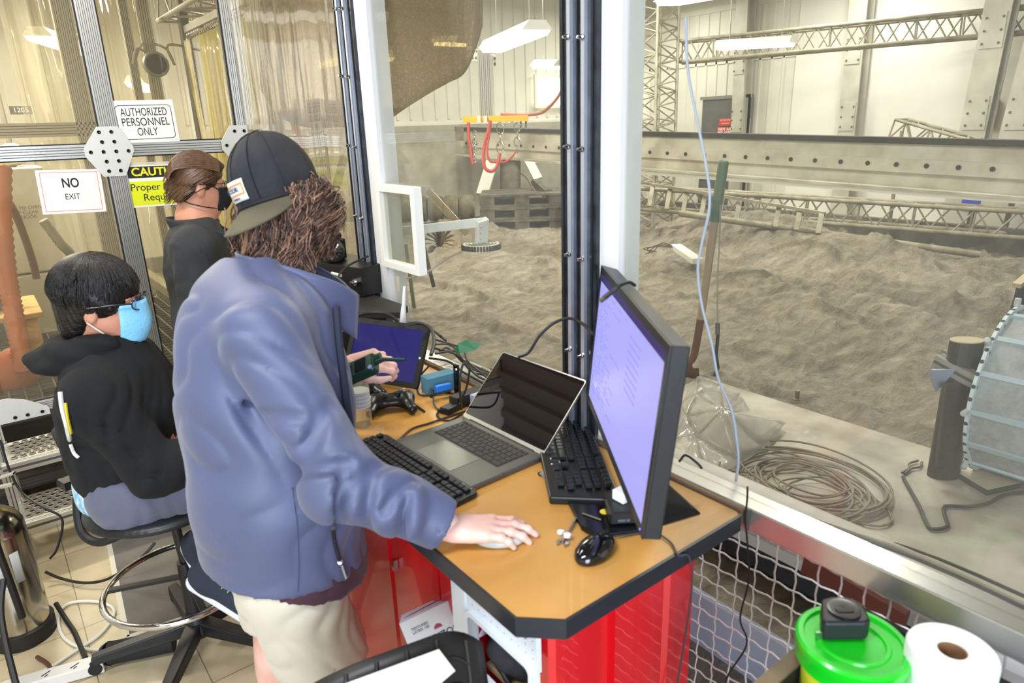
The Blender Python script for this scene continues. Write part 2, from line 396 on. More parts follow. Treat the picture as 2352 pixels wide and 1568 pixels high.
# strip of lab wall left of the door frame
struct(MB().bb((-2.6,DY,0),(-.22,DY+.06,3.1)),'wall_front',wallwhite)
# ---- aluminium extrusion bar with T-slot grooves: a ridged square tube ----
def extr(mb,p0,p1,w,h,n=2,up=(0,0,1)):
    """box section w x h with n grooves on the w faces (slot 1 = dark groove)"""
    p0=Vector(p0);p1=Vector(p1); x,y,d=basis(p1-p0,up); L=(p1-p0).length; Mx=Matrix((x,y,d)).transposed(); c=(p0+p1)/2
    mb.mat(1).box(c,(w*.94,h*.94,L*.999),Mx)
    mb.mat(0)
    m=n*2+1; sw=w/m
    for sy in (-1,1):
        for i in range(m):
            if i%2==0 or True:
                ww=sw*(.82 if i%2==0 else .62); yy=h*.47 if i%2==0 else h*.462
                mb.box(c+x*(-w/2+sw*(i+.5))+y*sy*yy,(ww,h*.06,L),Mx)
    for sx in (-1,1):
        for i in (-1,1): mb.box(c+x*sx*w*.47+y*i*h*.3,(w*.06,h*.34,L),Mx)
    return mb
def boltplate(parent,poly,frame,bolts,th=.006):
    o=MB().prism(poly,0,th,frame).build('joining_plate',M('light grey plate','cfcfca',.45,.3),parent)
    of,x,y,z=[Vector(k) for k in frame]; b=MB()
    for bx,by in bolts: b.lathe([(.0085,th),(.0085,th+.004),(.006,th+.0065),(0,th+.0045)],of+x*bx+y*by,10,z)
    b.build('bolt',M('black bolt','14140f',.35,.6),o)
    return o
FR=((0,DY-.03,0),(1,0,0),(0,0,1),(0,-1,0))
# door_1 : left leaf, window_4 : fixed right panel
d1=bpy.data.objects.new('door_1',None); COL.objects.link(d1); d1.location=(.2,DY,.52); d1['kind']='structure'
e=MB(); extr(e,(.592,DY,.5),(.592,DY,3.02),.08,.045,4,(0,1,0)); e.build('post',[alu,alu_groove],d1)
e=MB(); extr(e,(-.135,DY,0.0),(-.135,DY,3.02),.045,.045,2,(0,1,0)); e.build('post',[alu,alu_groove],d1)
e=MB(); extr(e,(-.16,DY,1.727),(.55,DY,1.727),.06,.045,2,(0,1,0)); e.build('rail',[alu,alu_groove],d1)
e=MB(); extr(e,(-.11,DY,.545),(.55,DY,.545),.05,.045,2,(0,1,0)); e.build('rail',[alu,alu_groove],d1)
MB().bb((-.11,DY-.003,.57),(.55,DY+.003,1.697)).build('pane',doorglass,d1); MB().bb((-.11,DY-.003,1.757),(.55,DY+.003,3.0)).build('pane',doorglass,d1)
g=MB()
for z0,z1 in ((.57,1.697),(1.757,3.0)):
    g.bb((.545,DY-.012,z0),(.553,DY+.012,z1)).bb((-.11,DY-.012,z1-.006),(.55,DY+.012,z1)).bb((-.11,DY-.012,z0),(.55,DY+.012,z0+.006))
g.build('gasket',rubber,d1)
c=Py(252,348,DY-.03); hexp=[(-.035,.115),(.055,.115),(.105,.02),(.105,-.0),(.05,-.115),(-.045,-.115),(-.105,-.02),(-.105,.02)]
boltplate(d1,[(x,y) for x,y in hexp],((c.x,DY-.028,c.z),(1,0,0),(0,0,1),(0,-1,0)),[(-.03,.09),(.022,.09),(-.025,.045),(.027,.045),(-.08,0),(-.027,0),(.027,0),(.08,0),(-.022,-.045),(.03,-.045),(-.02,-.09),(.03,-.09)])
boltplate(d1,[(-.14,.5),(.09,.5),(.09,.54),(.0,.6),(-.06,.62),(-.14,.62)],FR,[(-.12,.6),(-.12,.56),(-.12,.52),(-.05,.52),(.0,.52),(.06,.52)])
boltplate(d1,[(.56,.52),(.72,.52),(.72,.565),(.66,.6),(.64,.66),(.56,.66)],FR,[(.58,.64),(.62,.64),(.58,.6),(.62,.6),(.58,.545),(.62,.545),(.67,.545),(.70,.545)])
hg=MB(); hg.bb((-.17,DY-.05,.66),(-.1,DY-.02,.7)).cyl((-.135,DY-.045,.64),(-.135,DY-.045,.72),.012); hg.build('hinge',black,d1)
w4=bpy.data.objects.new('window_4',None); COL.objects.link(w4); w4.location=(.93,DY,.52); w4['kind']='structure'
e=MB(); extr(e,(1.215,DY,0),(1.215,DY,3.02),.05,.045,2,(0,1,0)); e.build('post',[alu,alu_groove],w4)
e=MB(); extr(e,(.632,DY,1.727),(1.19,DY,1.727),.06,.045,2,(0,1,0)); e.build('rail',[alu,alu_groove],w4)
e=MB(); extr(e,(.632,DY,.545),(1.19,DY,.545),.05,.045,2,(0,1,0)); e.build('rail',[alu,alu_groove],w4)
MB().bb((.632,DY-.003,.57),(1.19,DY+.003,1.697)).build('pane',doorglass,w4); MB().bb((.632,DY-.003,1.757),(1.19,DY+.003,3.0)).build('pane',doorglass,w4)
g=MB()
for z0,z1 in ((.57,1.697),(1.757,3.0)):
    g.bb((.632,DY-.012,z0),(.64,DY+.012,z1)).bb((.63,DY-.012,z1-.006),(1.19,DY+.012,z1)).bb((.63,DY-.012,z0),(1.19,DY+.012,z0+.006)).bb((1.183,DY-.012,z0),(1.19,DY+.012,z1))
g.build('gasket',rubber,w4)
boltplate(w4,[(-.105,-.02),(-.105,.02),(-.05,.1),(.04,.1),(.04,-.1),(-.05,-.1)],((1.2,DY-.028,1.727),(1,0,0),(0,0,1),(0,-1,0)),[(-.03,.07),(.02,.07),(-.08,0),(-.03,0),(.02,0),(-.03,-.07),(.02,-.07)])
# ================= WINDOW WALL (plane X=WX) =================
# sill: bright metal channel; glass above, mesh below
SZ=.965
sl=MB(); sl.bb((WX-.02,.14,SZ-.055),(WX+.05,3.87,SZ)); struct(sl,'trim_1',M('polished sill channel','cfcfca',.25,.85,bump=(14,.05)),bevel=.003)
w1=bpy.data.objects.new('window_1',None); COL.objects.link(w1); w1.location=(WX,.7,SZ); w1['kind']='structure'
MB().bb((WX+.017,.16,SZ),(WX+.023,1.16,3.0)).build('pane',window_glass,w1)
w2=bpy.data.objects.new('window_2',None); COL.objects.link(w2); w2.location=(WX,1.9,SZ); w2['kind']='structure'
MB().bb((WX+.017,1.24,SZ),(WX+.023,2.43,3.0)).build('pane',window_glass,w2)
w3=bpy.data.objects.new('window_3',None); COL.objects.link(w3); w3.location=(WX,3.2,.6); w3['kind']='structure'
MB().bb((WX+.017,2.53,.5),(WX+.023,3.87,3.0)).build('pane',film,w3)
def winpost(n,y0,y1,wy0,wy1,z0):
    """black clamp strip y0..y1 with two bright cover strips, bolts, white timber wy0..wy1"""
    p=bpy.data.objects.new(n,None); COL.objects.link(p); p.location=(WX,y0,z0); p['kind']='structure'
    MB().bb((WX-.012,y0,z0),(WX+.03,y1,3.02)).build('clamp_strip',M('smoky black strip','22242a',.25,.3,var=('3a3f48',20)),p)
    w=y1-y0
    for f in (.30,.68):
        yy=y0+w*f; MB().bb((WX-.022,yy-.006,z0),(WX-.01,yy+.006,3.02)).build('cover_strip',M('satin cover strip','c8cdd6',.3,.7),p)
        for i,z in enumerate((1.19,1.45,1.72,1.97,2.2,2.45)):
            MB().lathe([(.007,0),(.007,.004),(.004,.006),(.004,.016),(0,.017)],(WX-.022,yy,z+.006*(f>.5)),10,(-1,0,0)).build('bolt',chrome,p)
    for f in (.1,.5,.9):
        MB().bb((WX-.016,y0+w*f-.002,z0),(WX-.01,y0+w*f+.002,3.02)).build('rubber_bead',rubber,p)
    MB().bb((WX+.0,wy0,z0),(WX+.075,wy1,3.02)).build('timber',M('white painted timber','dcdcda',.5,bump=(20,.04)),p)
    return p
winpost('trim_2',1.215,1.345,1.150,1.214,SZ)
winpost('trim_3',2.455,2.60,2.36,2.454,.55)
struct(MB().bb((WX-.03,.06,0),(WX+.06,.14,3.02)),'trim_4',M('grey corner post','c2c5c9',.5,.2))
# wave-crimped wire mesh below the sill
mesh=MB(); k=0
def crimp(p0,p1,amp,pitch,ax,ph):
    p0=Vector(p0);p1=Vector(p1); n=int((p1-p0).length/pitch*2); return [p0.lerp(p1,i/n)+Vector(ax)*amp*(1 if (i+ph)%2 else -1) for i in range(n+1)]
ys=[.15+.048*i for i in range(48)]; zs=[.02+.048*i for i in range(19)]
for i,y in enumerate(ys): mesh.tube(crimp((WX+.02,y,.0),(WX+.02,y,SZ-.055),.003,.048,(1,0,0),i),.0021,5)
for i,z in enumerate(zs): mesh.tube(crimp((WX+.02,.14,z),(WX+.02,2.42,z),.003,.048,(1,0,0),i+1),.0021,5)
one(mesh,'wire_mesh_guard',M('white wire','dfe0e2',.35,.4),'white wave-crimped wire mesh panel below the metal window sill','mesh panel',(WX+.02,.14,0),smooth=True)
# ================= SAND HALL =================
HX,HY=10.0,9.2
struct(MB().bb((1.3,-2.6,-.1),(HX+.2,HY+.2,0)).bb((-2.7,3.96,-.1),(1.3,HY+.2,0)),'floor_hall',concrete)
hc=MB(); hc.bb((-2.7,-2.6,3.9),(HX+.2,HY+.2,4.0))
for i in range(26): hc.bb((-2.4+.5*i,-2.6,3.87),(-2.36+.5*i,HY+.2,3.9))
struct(hc,'ceiling_hall',M('hall ceiling panel','c9c4b4',.6))
def corr(mb,a,b,z0,z1,n,pitch,d=.02,w=.05):
    a=Vector((*a,0));b=Vector((*b,0)); u=(b-a).normalized(); nn=Vector(n); k=int((b-a).length/pitch)
    for i in range(k):
        c=a+u*pitch*(i+.5)
        mb.prism([(-w/2,0),(w/2,0),(w/3,d),(-w/3,d)],z0,z1,(c,u,nn,(0,0,1)))
yw=Px(1825,200,HX).y
rw=MB(); rw.bb((HX,yw,0),(HX+.1,HY+.1,3.9)); corr(rw,(HX,yw+.1),(HX,HY),0,3.4,(-1,0,0),.2); rw.bb((HX-.03,yw,3.4),(HX,HY,3.48)); rw.bb((HX-.02,yw,2.62),(HX,HY,2.66))
struct(rw,'wall_right',wallwhite)
fb=MB()
def drape(y0,y1):
    def fn(u,v): y=y0+(y1-y0)*u; z=.1+3.8*v; return (HX-.04-.05*math.sin(u*PI*3+v)*math.sin(v*2.2)**2-.02*math.sin(u*17+v*5),y,z)
    fb.grid(fn,40,20)
drape(-2.6,yw); fb.bb((HX+.02,-2.6,0),(HX+.1,yw,3.9)); struct(fb,'wall_right_fabric',fabric,smooth=True)
ew=MB(); ew.bb((-2.7,HY,0),(HX+.1,HY+.1,3.9)); corr(ew,(-2.7,HY),(HX,HY),1.9,3.9,(0,-1,0),.22); ew.bb((2.5,HY-.04,0),(HX,HY,1.85)); struct(ew,'wall_far',wallwhite)
struct(MB().bb((2.5,HY-.06,0),(HX,HY-.045,1.82)),'trim_5',M('grey wainscot board','a5a294',.7,var=('918d7e',4)))
struct(MB().bb((1.3,-2.7,0),(HX+.1,-2.6,3.9)),'wall_hall_near',fabric)
struct(MB().bb((-2.8,3.96,0),(-2.7,HY,3.9)),'wall_porch',wallwhite)
# partition between porch and sand pit (below the film window)
struct(MB().bb((WX-.02,3.95,0),(WX+.06,HY,.5)),'wall_pit_side',M('plywood edge','8d8672',.8))
struct(MB().bb((WX-.02,1.95,0),(WX+.05,3.87,.5)),'wall_lab_side',M('dark booth panel','2a2a2c',.6))
# ---- sand terrain ----
npr=np.random.RandomState(3)
def smoothnoise(n,cells,seed):
    r=np.random.RandomState(seed); g=r.rand(cells+3,cells+3); x=np.linspace(0,cells,n); i=x.astype(int); f=x-i; f=f*f*(3-2*f)
    a=g[i][:,i]; b=g[i+1][:,i]; c_=g[i][:,i+1]; d=g[i+1][:,i+1]
    return a*(1-f)[:,None]*(1-f)[None]+b*f[:,None]*(1-f)[None]+c_*(1-f)[:,None]*f[None]+d*f[:,None]*f[None]
n=420; X0,X1,Y0,Y1=1.3,8.3,-1.6,8.4
xs=np.linspace(X0,X1,n); yys=np.linspace(Y0,Y1,n); GX,GY=np.meshgrid(xs,yys,indexing='ij')
Z=.36+.07*(smoothnoise(n,5,1)-.5)+.06*(smoothnoise(n,11,2)-.5)+.05*np.abs(smoothnoise(n,24,5)-.5)+.05*(smoothnoise(n,60,6)-.5)+.018*(smoothnoise(n,140,8)-.5)
rid=np.abs(smoothnoise(n,16,11)-.5); Z+=.05*np.exp(-(rid/.05)**2)
ruf=smoothnoise(n,200,12); Z+=.022*(ruf-.5)
def mound(p,h,sx,sy,rot=0):
    global Z
    dx=GX-p[0]; dy=GY-p[1]; c,s=math.cos(rot),math.sin(rot); u=dx*c+dy*s; v=-dx*s+dy*c; Z=Z+h*np.exp(-(u/sx)**2-(v/sy)**2)
p=Pz(1740,520,.6); mound(p,.42,.55,.9,.3); mound(Pz(1950,580,.5),.28,.5,.8,.5); mound(Pz(1850,655,.5),.16,.25,1.0,-.35); mound(Pz(1780,700,.4),.1,.18,.9,-.35)
mound(Pz(1480,500,.45),.2,.6,1.2); mound(Pz(2200,640,.5),.12,.4,.7); mound(Pz(1880,815,.4),-.05,.35,.35); mound(Pz(1200,620,.4),.05,.6,.6); mound(Pz(2050,720,.4),.08,.2,.7,-.2)
pc=Pz(1880,815,.4); rr=np.sqrt((GX-pc.x)**2+(GY-pc.y)**2); Z+=.012*np.sin(rr*28)*np.exp(-(rr/.4)**2)
mound(Pz(1050,520,.5),.16,.7,.5); mound(Pz(812,520,.6),.25,.6,.6)
# trench where the slab and the under-sill gap are
gap=((GX<3.02)&(GY<2.15)); ed=np.clip((np.maximum(GX-3.02,GY-2.15))/.15,0,1); Z=np.where(gap,.15,Z)
Z=np.where(~gap&(ed<1),Z*ed+.385*(1-ed)+.02*(ruf-.5),Z)
V=np.stack([GX,GY,Z],-1).reshape(-1,3); I=np.arange(n*n).reshape(n,n); Q=np.stack([I[:-1,:-1],I[1:,:-1],I[1:,1:],I[:-1,1:]],-1).reshape(-1,4)
sandm=M('grey lunar sand','8c8474',.95,var=('6c6557',2.5,.35,.7),bump=(55,.9,8))
def sandnodes(m):
    nt=m.node_tree; b=nt.nodes['Principled BSDF']; N=nt.nodes.new; L=nt.links.new; tc=N('ShaderNodeTexCoord'); mp=N('ShaderNodeMapping'); mp.inputs['Rotation'].default_value=(0,0,.9); mp.inputs['Scale'].default_value=(1,2.6,2); L(tc.outputs['Object'],mp.inputs[0])
    n=N('ShaderNodeTexNoise'); n.inputs['Scale'].default_value=3.2; n.inputs['Detail'].default_value=12; n.inputs['Roughness'].default_value=.68; n.inputs['Distortion'].default_value=1.2; L(mp.outputs[0],n.inputs['Vector'])
    r=N('ShaderNodeValToRGB'); r.color_ramp.elements[0].position=.38; r.color_ramp.elements[1].position=.64; r.color_ramp.elements[0].color=lin('837b6a'); r.color_ramp.elements[1].color=lin('c0b69e'); L(n.outputs['Fac'],r.inputs['Fac'])
    src=b.inputs['Base Color'].links[0].from_socket; mx=N('ShaderNodeMix'); mx.data_type='RGBA'; mx.inputs[0].default_value=.5; L(src,mx.inputs[6]); L(r.outputs['Color'],mx.inputs[7]); L(mx.outputs[2],b.inputs['Base Color'])
    bp=N('ShaderNodeBump'); bp.inputs['Strength'].default_value=1; bp.inputs['Distance'].default_value=.055; L(n.outputs['Fac'],bp.inputs['Height']); old=b.inputs['Normal'].links[0].from_node; L(bp.outputs[0],old.inputs['Normal'])
sandnodes(sandm)
so=npmesh('sand_bed',V,Q,sandm,None,0); so['kind']='structure'
# pit kerb at the far edge
a=Pz(1600,505,.45); 
kb=MB(); kb.bb((8.25,-1.6,0),(8.35,8.4,.62)); kb.bb((1.3,8.38,0),(8.35,8.46,.5)); struct(kb,'trim_6',M('dark pit board','4c4a44',.8,var=('6a675c',5)))
# ---- slab ----
one(MB().bb((2.0,-1.5,.2),(3.04,2.2,.4),bev=.01),'concrete_slab',concrete,'dusty pale concrete slab between window and grey sand','slab',(2.5,.4,.2))
# ================= PORCH BEHIND THE DOOR =================
tubem=M('lit tube diffuser','fffbe8',.4,emit=('fff6dc',7)); lampw=M('lamp housing','e8e6dc',.5)
def tube_light(p0,p1,w,label,group='fluorescent ceiling fixtures',hgt=.07):
    p0=Vector(p0);p1=Vector(p1); c=(p0+p1)/2; t=thing('tube_light',label,'ceiling light',c,0,group)
    x,y,d=basis(p1-p0); L=(p1-p0).length
    MB().prism([(-w/2,0),(w/2,0),(w/2*.55,hgt),(-w/2*.55,hgt)],0,L,(p0,x,y if y.z>0 else -y,d)).build('housing',lampw,t)
    yy=y if y.z>0 else -y
    for f in (.15,.85):
        q=p0.lerp(p1,f); MB().cyl(q+Vector((0,0,hgt)),(q.x,q.y,3.88),.004,seg=6).build('hanging_wire',alu_d,t)
    MB().prism([(-w*.46,0),(-w*.36,-.035),(w*.36,-.035),(w*.46,0)],.02,L-.02,(p0,x,yy,d)).build('diffuser',tubem,t); return t
def L3(*a): return [Vector(q) for q in a]
tube_light(Pd(85,82,5.6),Pd(196,120,6.9),.22,'long bright fluorescent fixture seen through the upper left door pane')
tube_light(Pd(308,190,7.0),Pd(345,205,7.6),.2,'short lit fixture glimpsed left of the plastic strips above the authorized sign')
# hall fixtures
tube_light(Pd(1650,108,8.0),Pd(1822,98,7.4),.2,'rectangular lit fixture hanging over the sand in front of the right wall')
tube_light(Pd(1535,4,6.6),Pd(1640,-16,5.6),.3,'lit fixture cut by the top edge of the picture above the lattice mast')
tube_light(Pd(1128,112,6.2),Pd(1235,68,5.2),.25,'brightest fixture above the yellow spreader bar')
tube_light(Pd(1005,98,7.6),Pd(1062,99,7.4),.22,'small pale fixture left of the white bolted hoist bracket')
tube_light(Pd(840,137,7.2),Pd(893,131,7.0),.2,'fixture seen right beside the white timber of the left window post')
tube_light(Pd(1240,152,8.0),Pd(1296,152,7.6),.3,'fixture at the head of the bright opening left of the middle post')
tube_light(Pd(724,150,6.8),Pd(806,128,6.4),.2,'fixture behind the film left of the left window post')
# porch white corrugated side and ceiling height pieces
pw=MB(); pw.bb((-2.6,6.75,.0),(.15,6.85,3.9)); corr(pw,(-2.6,6.75),(.15,6.75),2.05,3.2,(0,-1,0),.18,.015); pw.bb((-2.6,6.72,2.62),(.15,6.75,2.65)); pw.bb((-2.6,6.71,3.2),(.15,6.75,3.28)); struct(pw,'wall_porch_back',M('ribbed porch panel','dcdad0',.6))
one(MB().bb((-1.6,6.60,Py(60,335,6.6).z),(-.05,6.70,Py(60,256,6.6).z),bev=.01),'dusty_grey_board',M('dusty board','77736a',.85,var=('5f5b52',5)),'wide dusty grey board on the porch wall behind the left door leaf','board',(-.8,6.65,1.62))
nb=Py(48,253,6.58); t=thing('number_plate','small dark number plate on top of the dusty grey board','sign',(nb.x,6.6,nb.z-.03))
MB().bb((nb.x-.07,6.59,nb.z-.03),(nb.x+.07,6.60,nb.z+.03)).build('plate',M('dark plate','4c4a45',.6),t); text('number','1205',.05,((nb.x,6.588,nb.z),(1,0,0),(0,0,1)),M('pale print','cfccc0',.6),t)
# conduit bow and pipes on porch wall
tb=MB(); tb.tube(spline([(-2.4,6.68,2.95),(-1.0,6.68,2.95),(-.2,6.66,2.9),(.15,6.6,2.75),(.3,6.5,2.3),(.32,6.5,1.6)],8),.018); one(tb,'conduit',M('grey conduit','8f8c80',.5,.5),'thin grey conduit curving down the porch wall','pipe',(-1,6.68,2.9),smooth=True)
# plastic curtain rail with rings and yellowish strips
CX=1.33
cr=thing('strip_curtain','yellowish plastic strip curtain hanging from a ringed rail behind the door','curtain',(CX,5.4,.6))
ra=Px(420,62,CX); rb=Px(556,4,CX)
c0=Px(432,75,CX); c1=Px(556,30,CX); ztop=c0.z-.05
stripm=glassmat('yellow plastic strip','ece4bc',.75,'ddd49a',4,1.2,.12,(8,8,.6),.4)
yl,yr=c0.y,c1.y; N_=9
for i in range(N_):
    ya=yl+(yr-yl)*i/N_; yb=yl+(yr-yl)*(i+1.25)/N_
    s_=MB(); s_.grid(lambda u,v,ya=ya,yb=yb,i=i:(CX+.02*math.sin(u*5+i)+(.015 if i%2 else -.015)+.02*math.sin(v*5+i*2),ya+(yb-ya)*u,.55+(ztop-.55)*v),6,14); s_.build('plastic_strip',stripm,cr,smooth=True,solid=.003)
rr_=MB(); rr_.bb((CX-.02,yr-.1,ztop+.05),(CX+.02,yl+.1,ztop+.09)); rr_.build('rail',alu_d,cr)
rg=MB()
for i in range(26):
    y=yr+(yl-yr)*(i+.5)/26; rg.tube([(CX+.018*math.cos(a*PI/4),y,ztop+.035+.025*math.sin(a*PI/4)) for a in range(8)],.004,5,True)
rg.build('ring',chrome,cr,smooth=True)
one(MB().bb((CX-.03,yl+.02,.5),(CX+.02,yl+.09,3.1)),'dark_curtain_post',M('dark post','55534b',.6),'dark upright at the left edge of the yellow strip curtain','post',(CX,yl+.05,.5))
# clear plastic drape left of it
dr=MB(); dr.grid(lambda u,v:(.42+.75*u,6.1-.5*u+.06*math.sin(u*21)+.03*math.sin(u*47+v*3),.6+2.8*v),46,14)
one(dr,'clear_plastic_drape',glassmat('clear drape','f4f2ea',.07,'dcd6c4',2,1.6,.05,(2,2,.4),.2),'wrinkled clear plastic drape hanging behind the authorized sign','plastic sheet',(.8,5.9,.6),smooth=True,solid=.003)
for px,nm in ((290,'thin grey upright just left of the round pressure gauge'),(335,'wider grey slotted upright passing behind the round gauge')):
    b=Py(px-12,0,5.2); e=MB(); extr(e,(b.x,5.2,.5),(b.x,5.2,3.6),.07 if px>300 else .05,.05,2,(0,1,0)); one(e,'grey_upright',[M('dull alu post','aaa698',.5,.5),alu_groove],nm,'post',(b.x,5.2,.5))
b=Py(60,0,5.0); e=MB(); extr(e,(b.x+.16,5.0,.5),(b.x+.16,5.0,3.6),.1,.05,4,(0,1,0)); one(e,'grey_upright',[MC['dull alu post'],alu_groove],'broad grooved aluminium upright seen through the left door leaf','post',(b.x+.16,5.0,.5))
e=MB(); extr(e,(-1.5,5.0,1.84),(.9,5.0,1.84),.08,.05,2,(0,1,0)); one(e,'inner_rail',[MC['dull alu post'],alu_groove],'horizontal aluminium rail behind the door at the height of the door midrail','rail',(0,5.0,1.84))
# round gauge
gp=Py(357,148,5.1); t=thing('round_gauge','round grey dial gauge with a looped hose on the porch upright','gauge',gp)
MB().lathe([(.0,.03),(.07,.03),(.078,.02),(.078,0),(.06,-.02)],gp,28,(0,-1,0)).build('dial',M('gauge grey','6f6f66',.4,.3),t,smooth=True)
MB().lathe([(.0,.033),(.06,.033)],gp,24,(0,-1,0)).build('face',M('gauge face','a8a798',.4),t)
MB().tube(spline([gp+Vector(q) for q in ((-.03,.02,.07),(-.09,.02,.09),(-.12,.02,0),(-.05,.02,.12),(.08,.02,.1),(.12,.02,0),(.1,.02,.12),(.3,.05,.1))],8),.008,6).build('hose',M('grey hose','8b8878',.6),t,smooth=True)
# truss piece above the curtain
def truss(name,p0,p1,w,h,bays,label,mat,group=None,up=(0,0,1),cr_=.016,br=.008):
    """box truss: four chords and zig-zag lacing, centre line p0-p1"""
    p0=Vector(p0);p1=Vector(p1); x,y,d=basis(p1-p0,up); L=(p1-p0).length; t=thing(name,label,'truss',(p0+p1)/2,0,group)
    cs=[(sx*w/2,sy*h/2) for sx,sy in ((-1,-1),(1,-1),(1,1),(-1,1))]
    for a,b in cs: MB().cyl(p0+x*a+y*b,p1+x*a+y*b,cr_,seg=10).build('chord',mat,t,smooth=True)
    lc=MB()
    for i in range(4):
        (a,b),(c,e)=cs[i],cs[(i+1)%4]
        for k in range(bays):
            u0,u1=k/bays,(k+1)/bays
            q0=p0+d*L*u0; q1=p0+d*L*u1
            A,B=((a,b),(c,e)) if k%2 else ((c,e),(a,b))
            lc.cyl(q0+x*A[0]+y*A[1],q1+x*B[0]+y*B[1],br,seg=6,caps=False)
            if k%3==0: lc.cyl(q0+x*a+y*b,q0+x*c+y*e,br,seg=6,caps=False)
    lc.build('lacing',mat,t,smooth=True); return t
truss('porch_truss',Px(405,55,CX)+Vector((0,0,.12)),Px(560,-30,CX)+Vector((0,0,.12)),.22,.22,8,'pale lattice truss above the yellow strip curtain',alu_d)
# lower porch: platform grating, cabinet, timber table, tyres, hoses
gt=MB()
for i in range(40): gt.bb((-1.6+.07*i,3.98,.47),(-1.592+.07*i,6.6,.5))
for i in range(38): gt.bb((-1.6,3.98+.07*i,.475),(1.15,3.986+.07*i,.495))
one(gt,'floor_grating',M('grating steel','5c584e',.6,.5),'rusty open steel floor grating behind the glass door','grating',(0,5,.47))
one(MB().bb((-1.6,3.97,.05),(1.15,6.6,.1)),'grating_tray',M('dark tray','2b2723',.9),'dark dusty tray under the floor grating','tray',(0,5,.05))
c_=Py(75,500,5.6)
cb=thing('white_cabinet','white equipment cabinet with a lower door behind the NO EXIT sheet','cabinet',(.35,5.9,.5))
MB().bb((-.02,5.6,.93),(.42,6.0,1.62),bev=.01).build('body',M('cabinet white','d3cfbe',.5),cb); MB().bb((.0,5.6,.5),(.44,6.0,.92),bev=.01).build('lower_box',M('cabinet white low','c9c4b2',.5),cb)
text('notice','PRESS TO OPEN\nKEEP CLEAR\nOF DOOR',.03,((.26,5.596,1.33),(1,0,0),(0,0,1)),M('grey print','77756c',.7),cb)
bg=SDF(); 
for i in range(9): bg.ell((-.12+.05*i,5.75+.04*math.sin(i*2.1),1.68+.02*math.sin(i*3.3)),(.09,.09,.055+.02*math.sin(i*1.7)),k=.03)
V,Q=bg.mesh(.012,disp=lambda X,Y,Z:.006*np.sin(X*80+Z*30)*np.sin(Y*70+X*21)); o=npmesh('crumpled_bag',V,Q,M('pale plastic bag','dcd8b8',.35),None,1); tag(o,'crumpled pale plastic bag lying on top of the white cabinet','bag')
fh=MB()
def flexhose(pts,r,n=8,pitch=2):
    q=spline(pts,n); rr=[r*(1+.09*(1 if i%2 else -1)) for i in range(len(q))]; return MB().tube(q,r,12,False,rr)
one(flexhose(L3(Py(98,505,5.1),Py(118,530,5.1),Py(140,560,5.1),Py(160,580,5.15),Py(172,606,5.2),Py(178,650,5.2),Py(184,720,5.2),Py(190,900,5.2)),.028,9),'grey_flexible_duct',M('grey duct','8a8878',.5),'ribbed grey flexible duct slanting across the white cabinet','hose',Py(118,530,5.1),smooth='f')
one(flexhose(L3(Py(4,380,4.6),Py(6,520,4.55),Py(18,640,4.5),Py(32,720,4.45),Py(46,800,4.4),Py(52,850,4.4)),.045,14),'orange_hose',M('orange hose','b5643c',.55),'thick ribbed orange hose hanging down at the left edge of the door','hose',Py(18,640,4.5),smooth='f')
wd=SDF(); a_=Py(40,848,4.5); wd.ell(a_,(.1,.1,.13)); wd.ell(a_+Vector((-.03,.02,-.03)),(.12,.1,.1)); V,Q=wd.mesh(.012); o=npmesh('orange_bag',V,Q,M('orange bag','a8552f',.6),None); tag(o,'orange canvas bag hanging on the hose end behind the door','bag')
one(MB().tube(spline([Py(0,440,5.4),Py(30,480,5.4),Py(55,540,5.4),Py(75,600,5.4),Py(84,640,5.4)],6),.022,8),'brown_pole',M('brown pole','5a3c28',.7),'brown curved pole leaning in front of the white cabinet','pole',Py(30,480,5.4),smooth=True)
tbm=M('raw plywood','c39b5e',.7,var=('a9824b',6)); ta=Py(50,680,4.9)
wt=thing('work_table','small plywood work table with a tyre stack behind the left door leaf','table',(-.05,4.9,.5))
tz=Py(60,715,4.7).z
MB().bb((-1.0,4.62,tz-.03),(.19,5.2,tz),bev=.004).build('tabletop',tbm,wt)
for x,y in ((.13,4.68),(.13,5.14),(-.9,4.68),(-.9,5.14)): MB().bb((x-.03,y-.03,.5),(x+.03,y+.03,tz-.03)).build('leg',tbm,wt)
tyrem=M('dusty tyre','6b6353',.9,bump=(40,.6)); tc=Vector((-.17,4.95,tz))
for k in range(3):
    ty=MB(); zz=k*.075; ty.lathe([(.1,zz),(.19,zz),(.21,zz+.02),(.21,zz+.055),(.19,zz+.073),(.1,zz+.073)],tc,30)
    for i in range(30): a=2*PI*i/30; ty.box(tc+Vector((math.cos(a)*.21,math.sin(a)*.21,zz+.037)),(.012,.022,.05),a)
    one(ty,'rubber_ring',tyrem,('bottom','middle','top')[k]+' dusty small tyre of the stack on the plywood table','tyre',tc+Vector((0,0,zz)),'tyres stacked on the plywood table')
rg_=SDF(); q=tc+Vector((.08,-.05,.25)); rg_.chain([q,q+Vector((.1,0,-.01)),q+Vector((.19,-.02,-.05))],[.03,.035,.012],.02); V,Q=rg_.mesh(.008); tag(npmesh('white_rag',V,Q,M('rag','cfcabb',.9),None),'white rag draped over the top tyre','rag')
cx=MB().bb((-.62,5.5,1.1),(-.1,5.9,1.55)); one(cx,'yellow_caution_box',M('box tan','b79b55',.7),'tan box with yellow caution tape at the left edge behind the door','box',(-.4,5.7,1.1))
tpb=thing('caution_tape','yellow tape with black letters stuck across the tan box','tape',(-.2,5.48,1.3)); 
MB().bb((-.62,5.485,1.38),(-.1,5.497,1.45)).build('band',M('tape yellow','d8c22c',.5),tpb); text('letters','CAUTION',.05,((-.16,5.484,1.415),(1,0,0),(0,0,1)),inkblack,tpb,align='RIGHT')
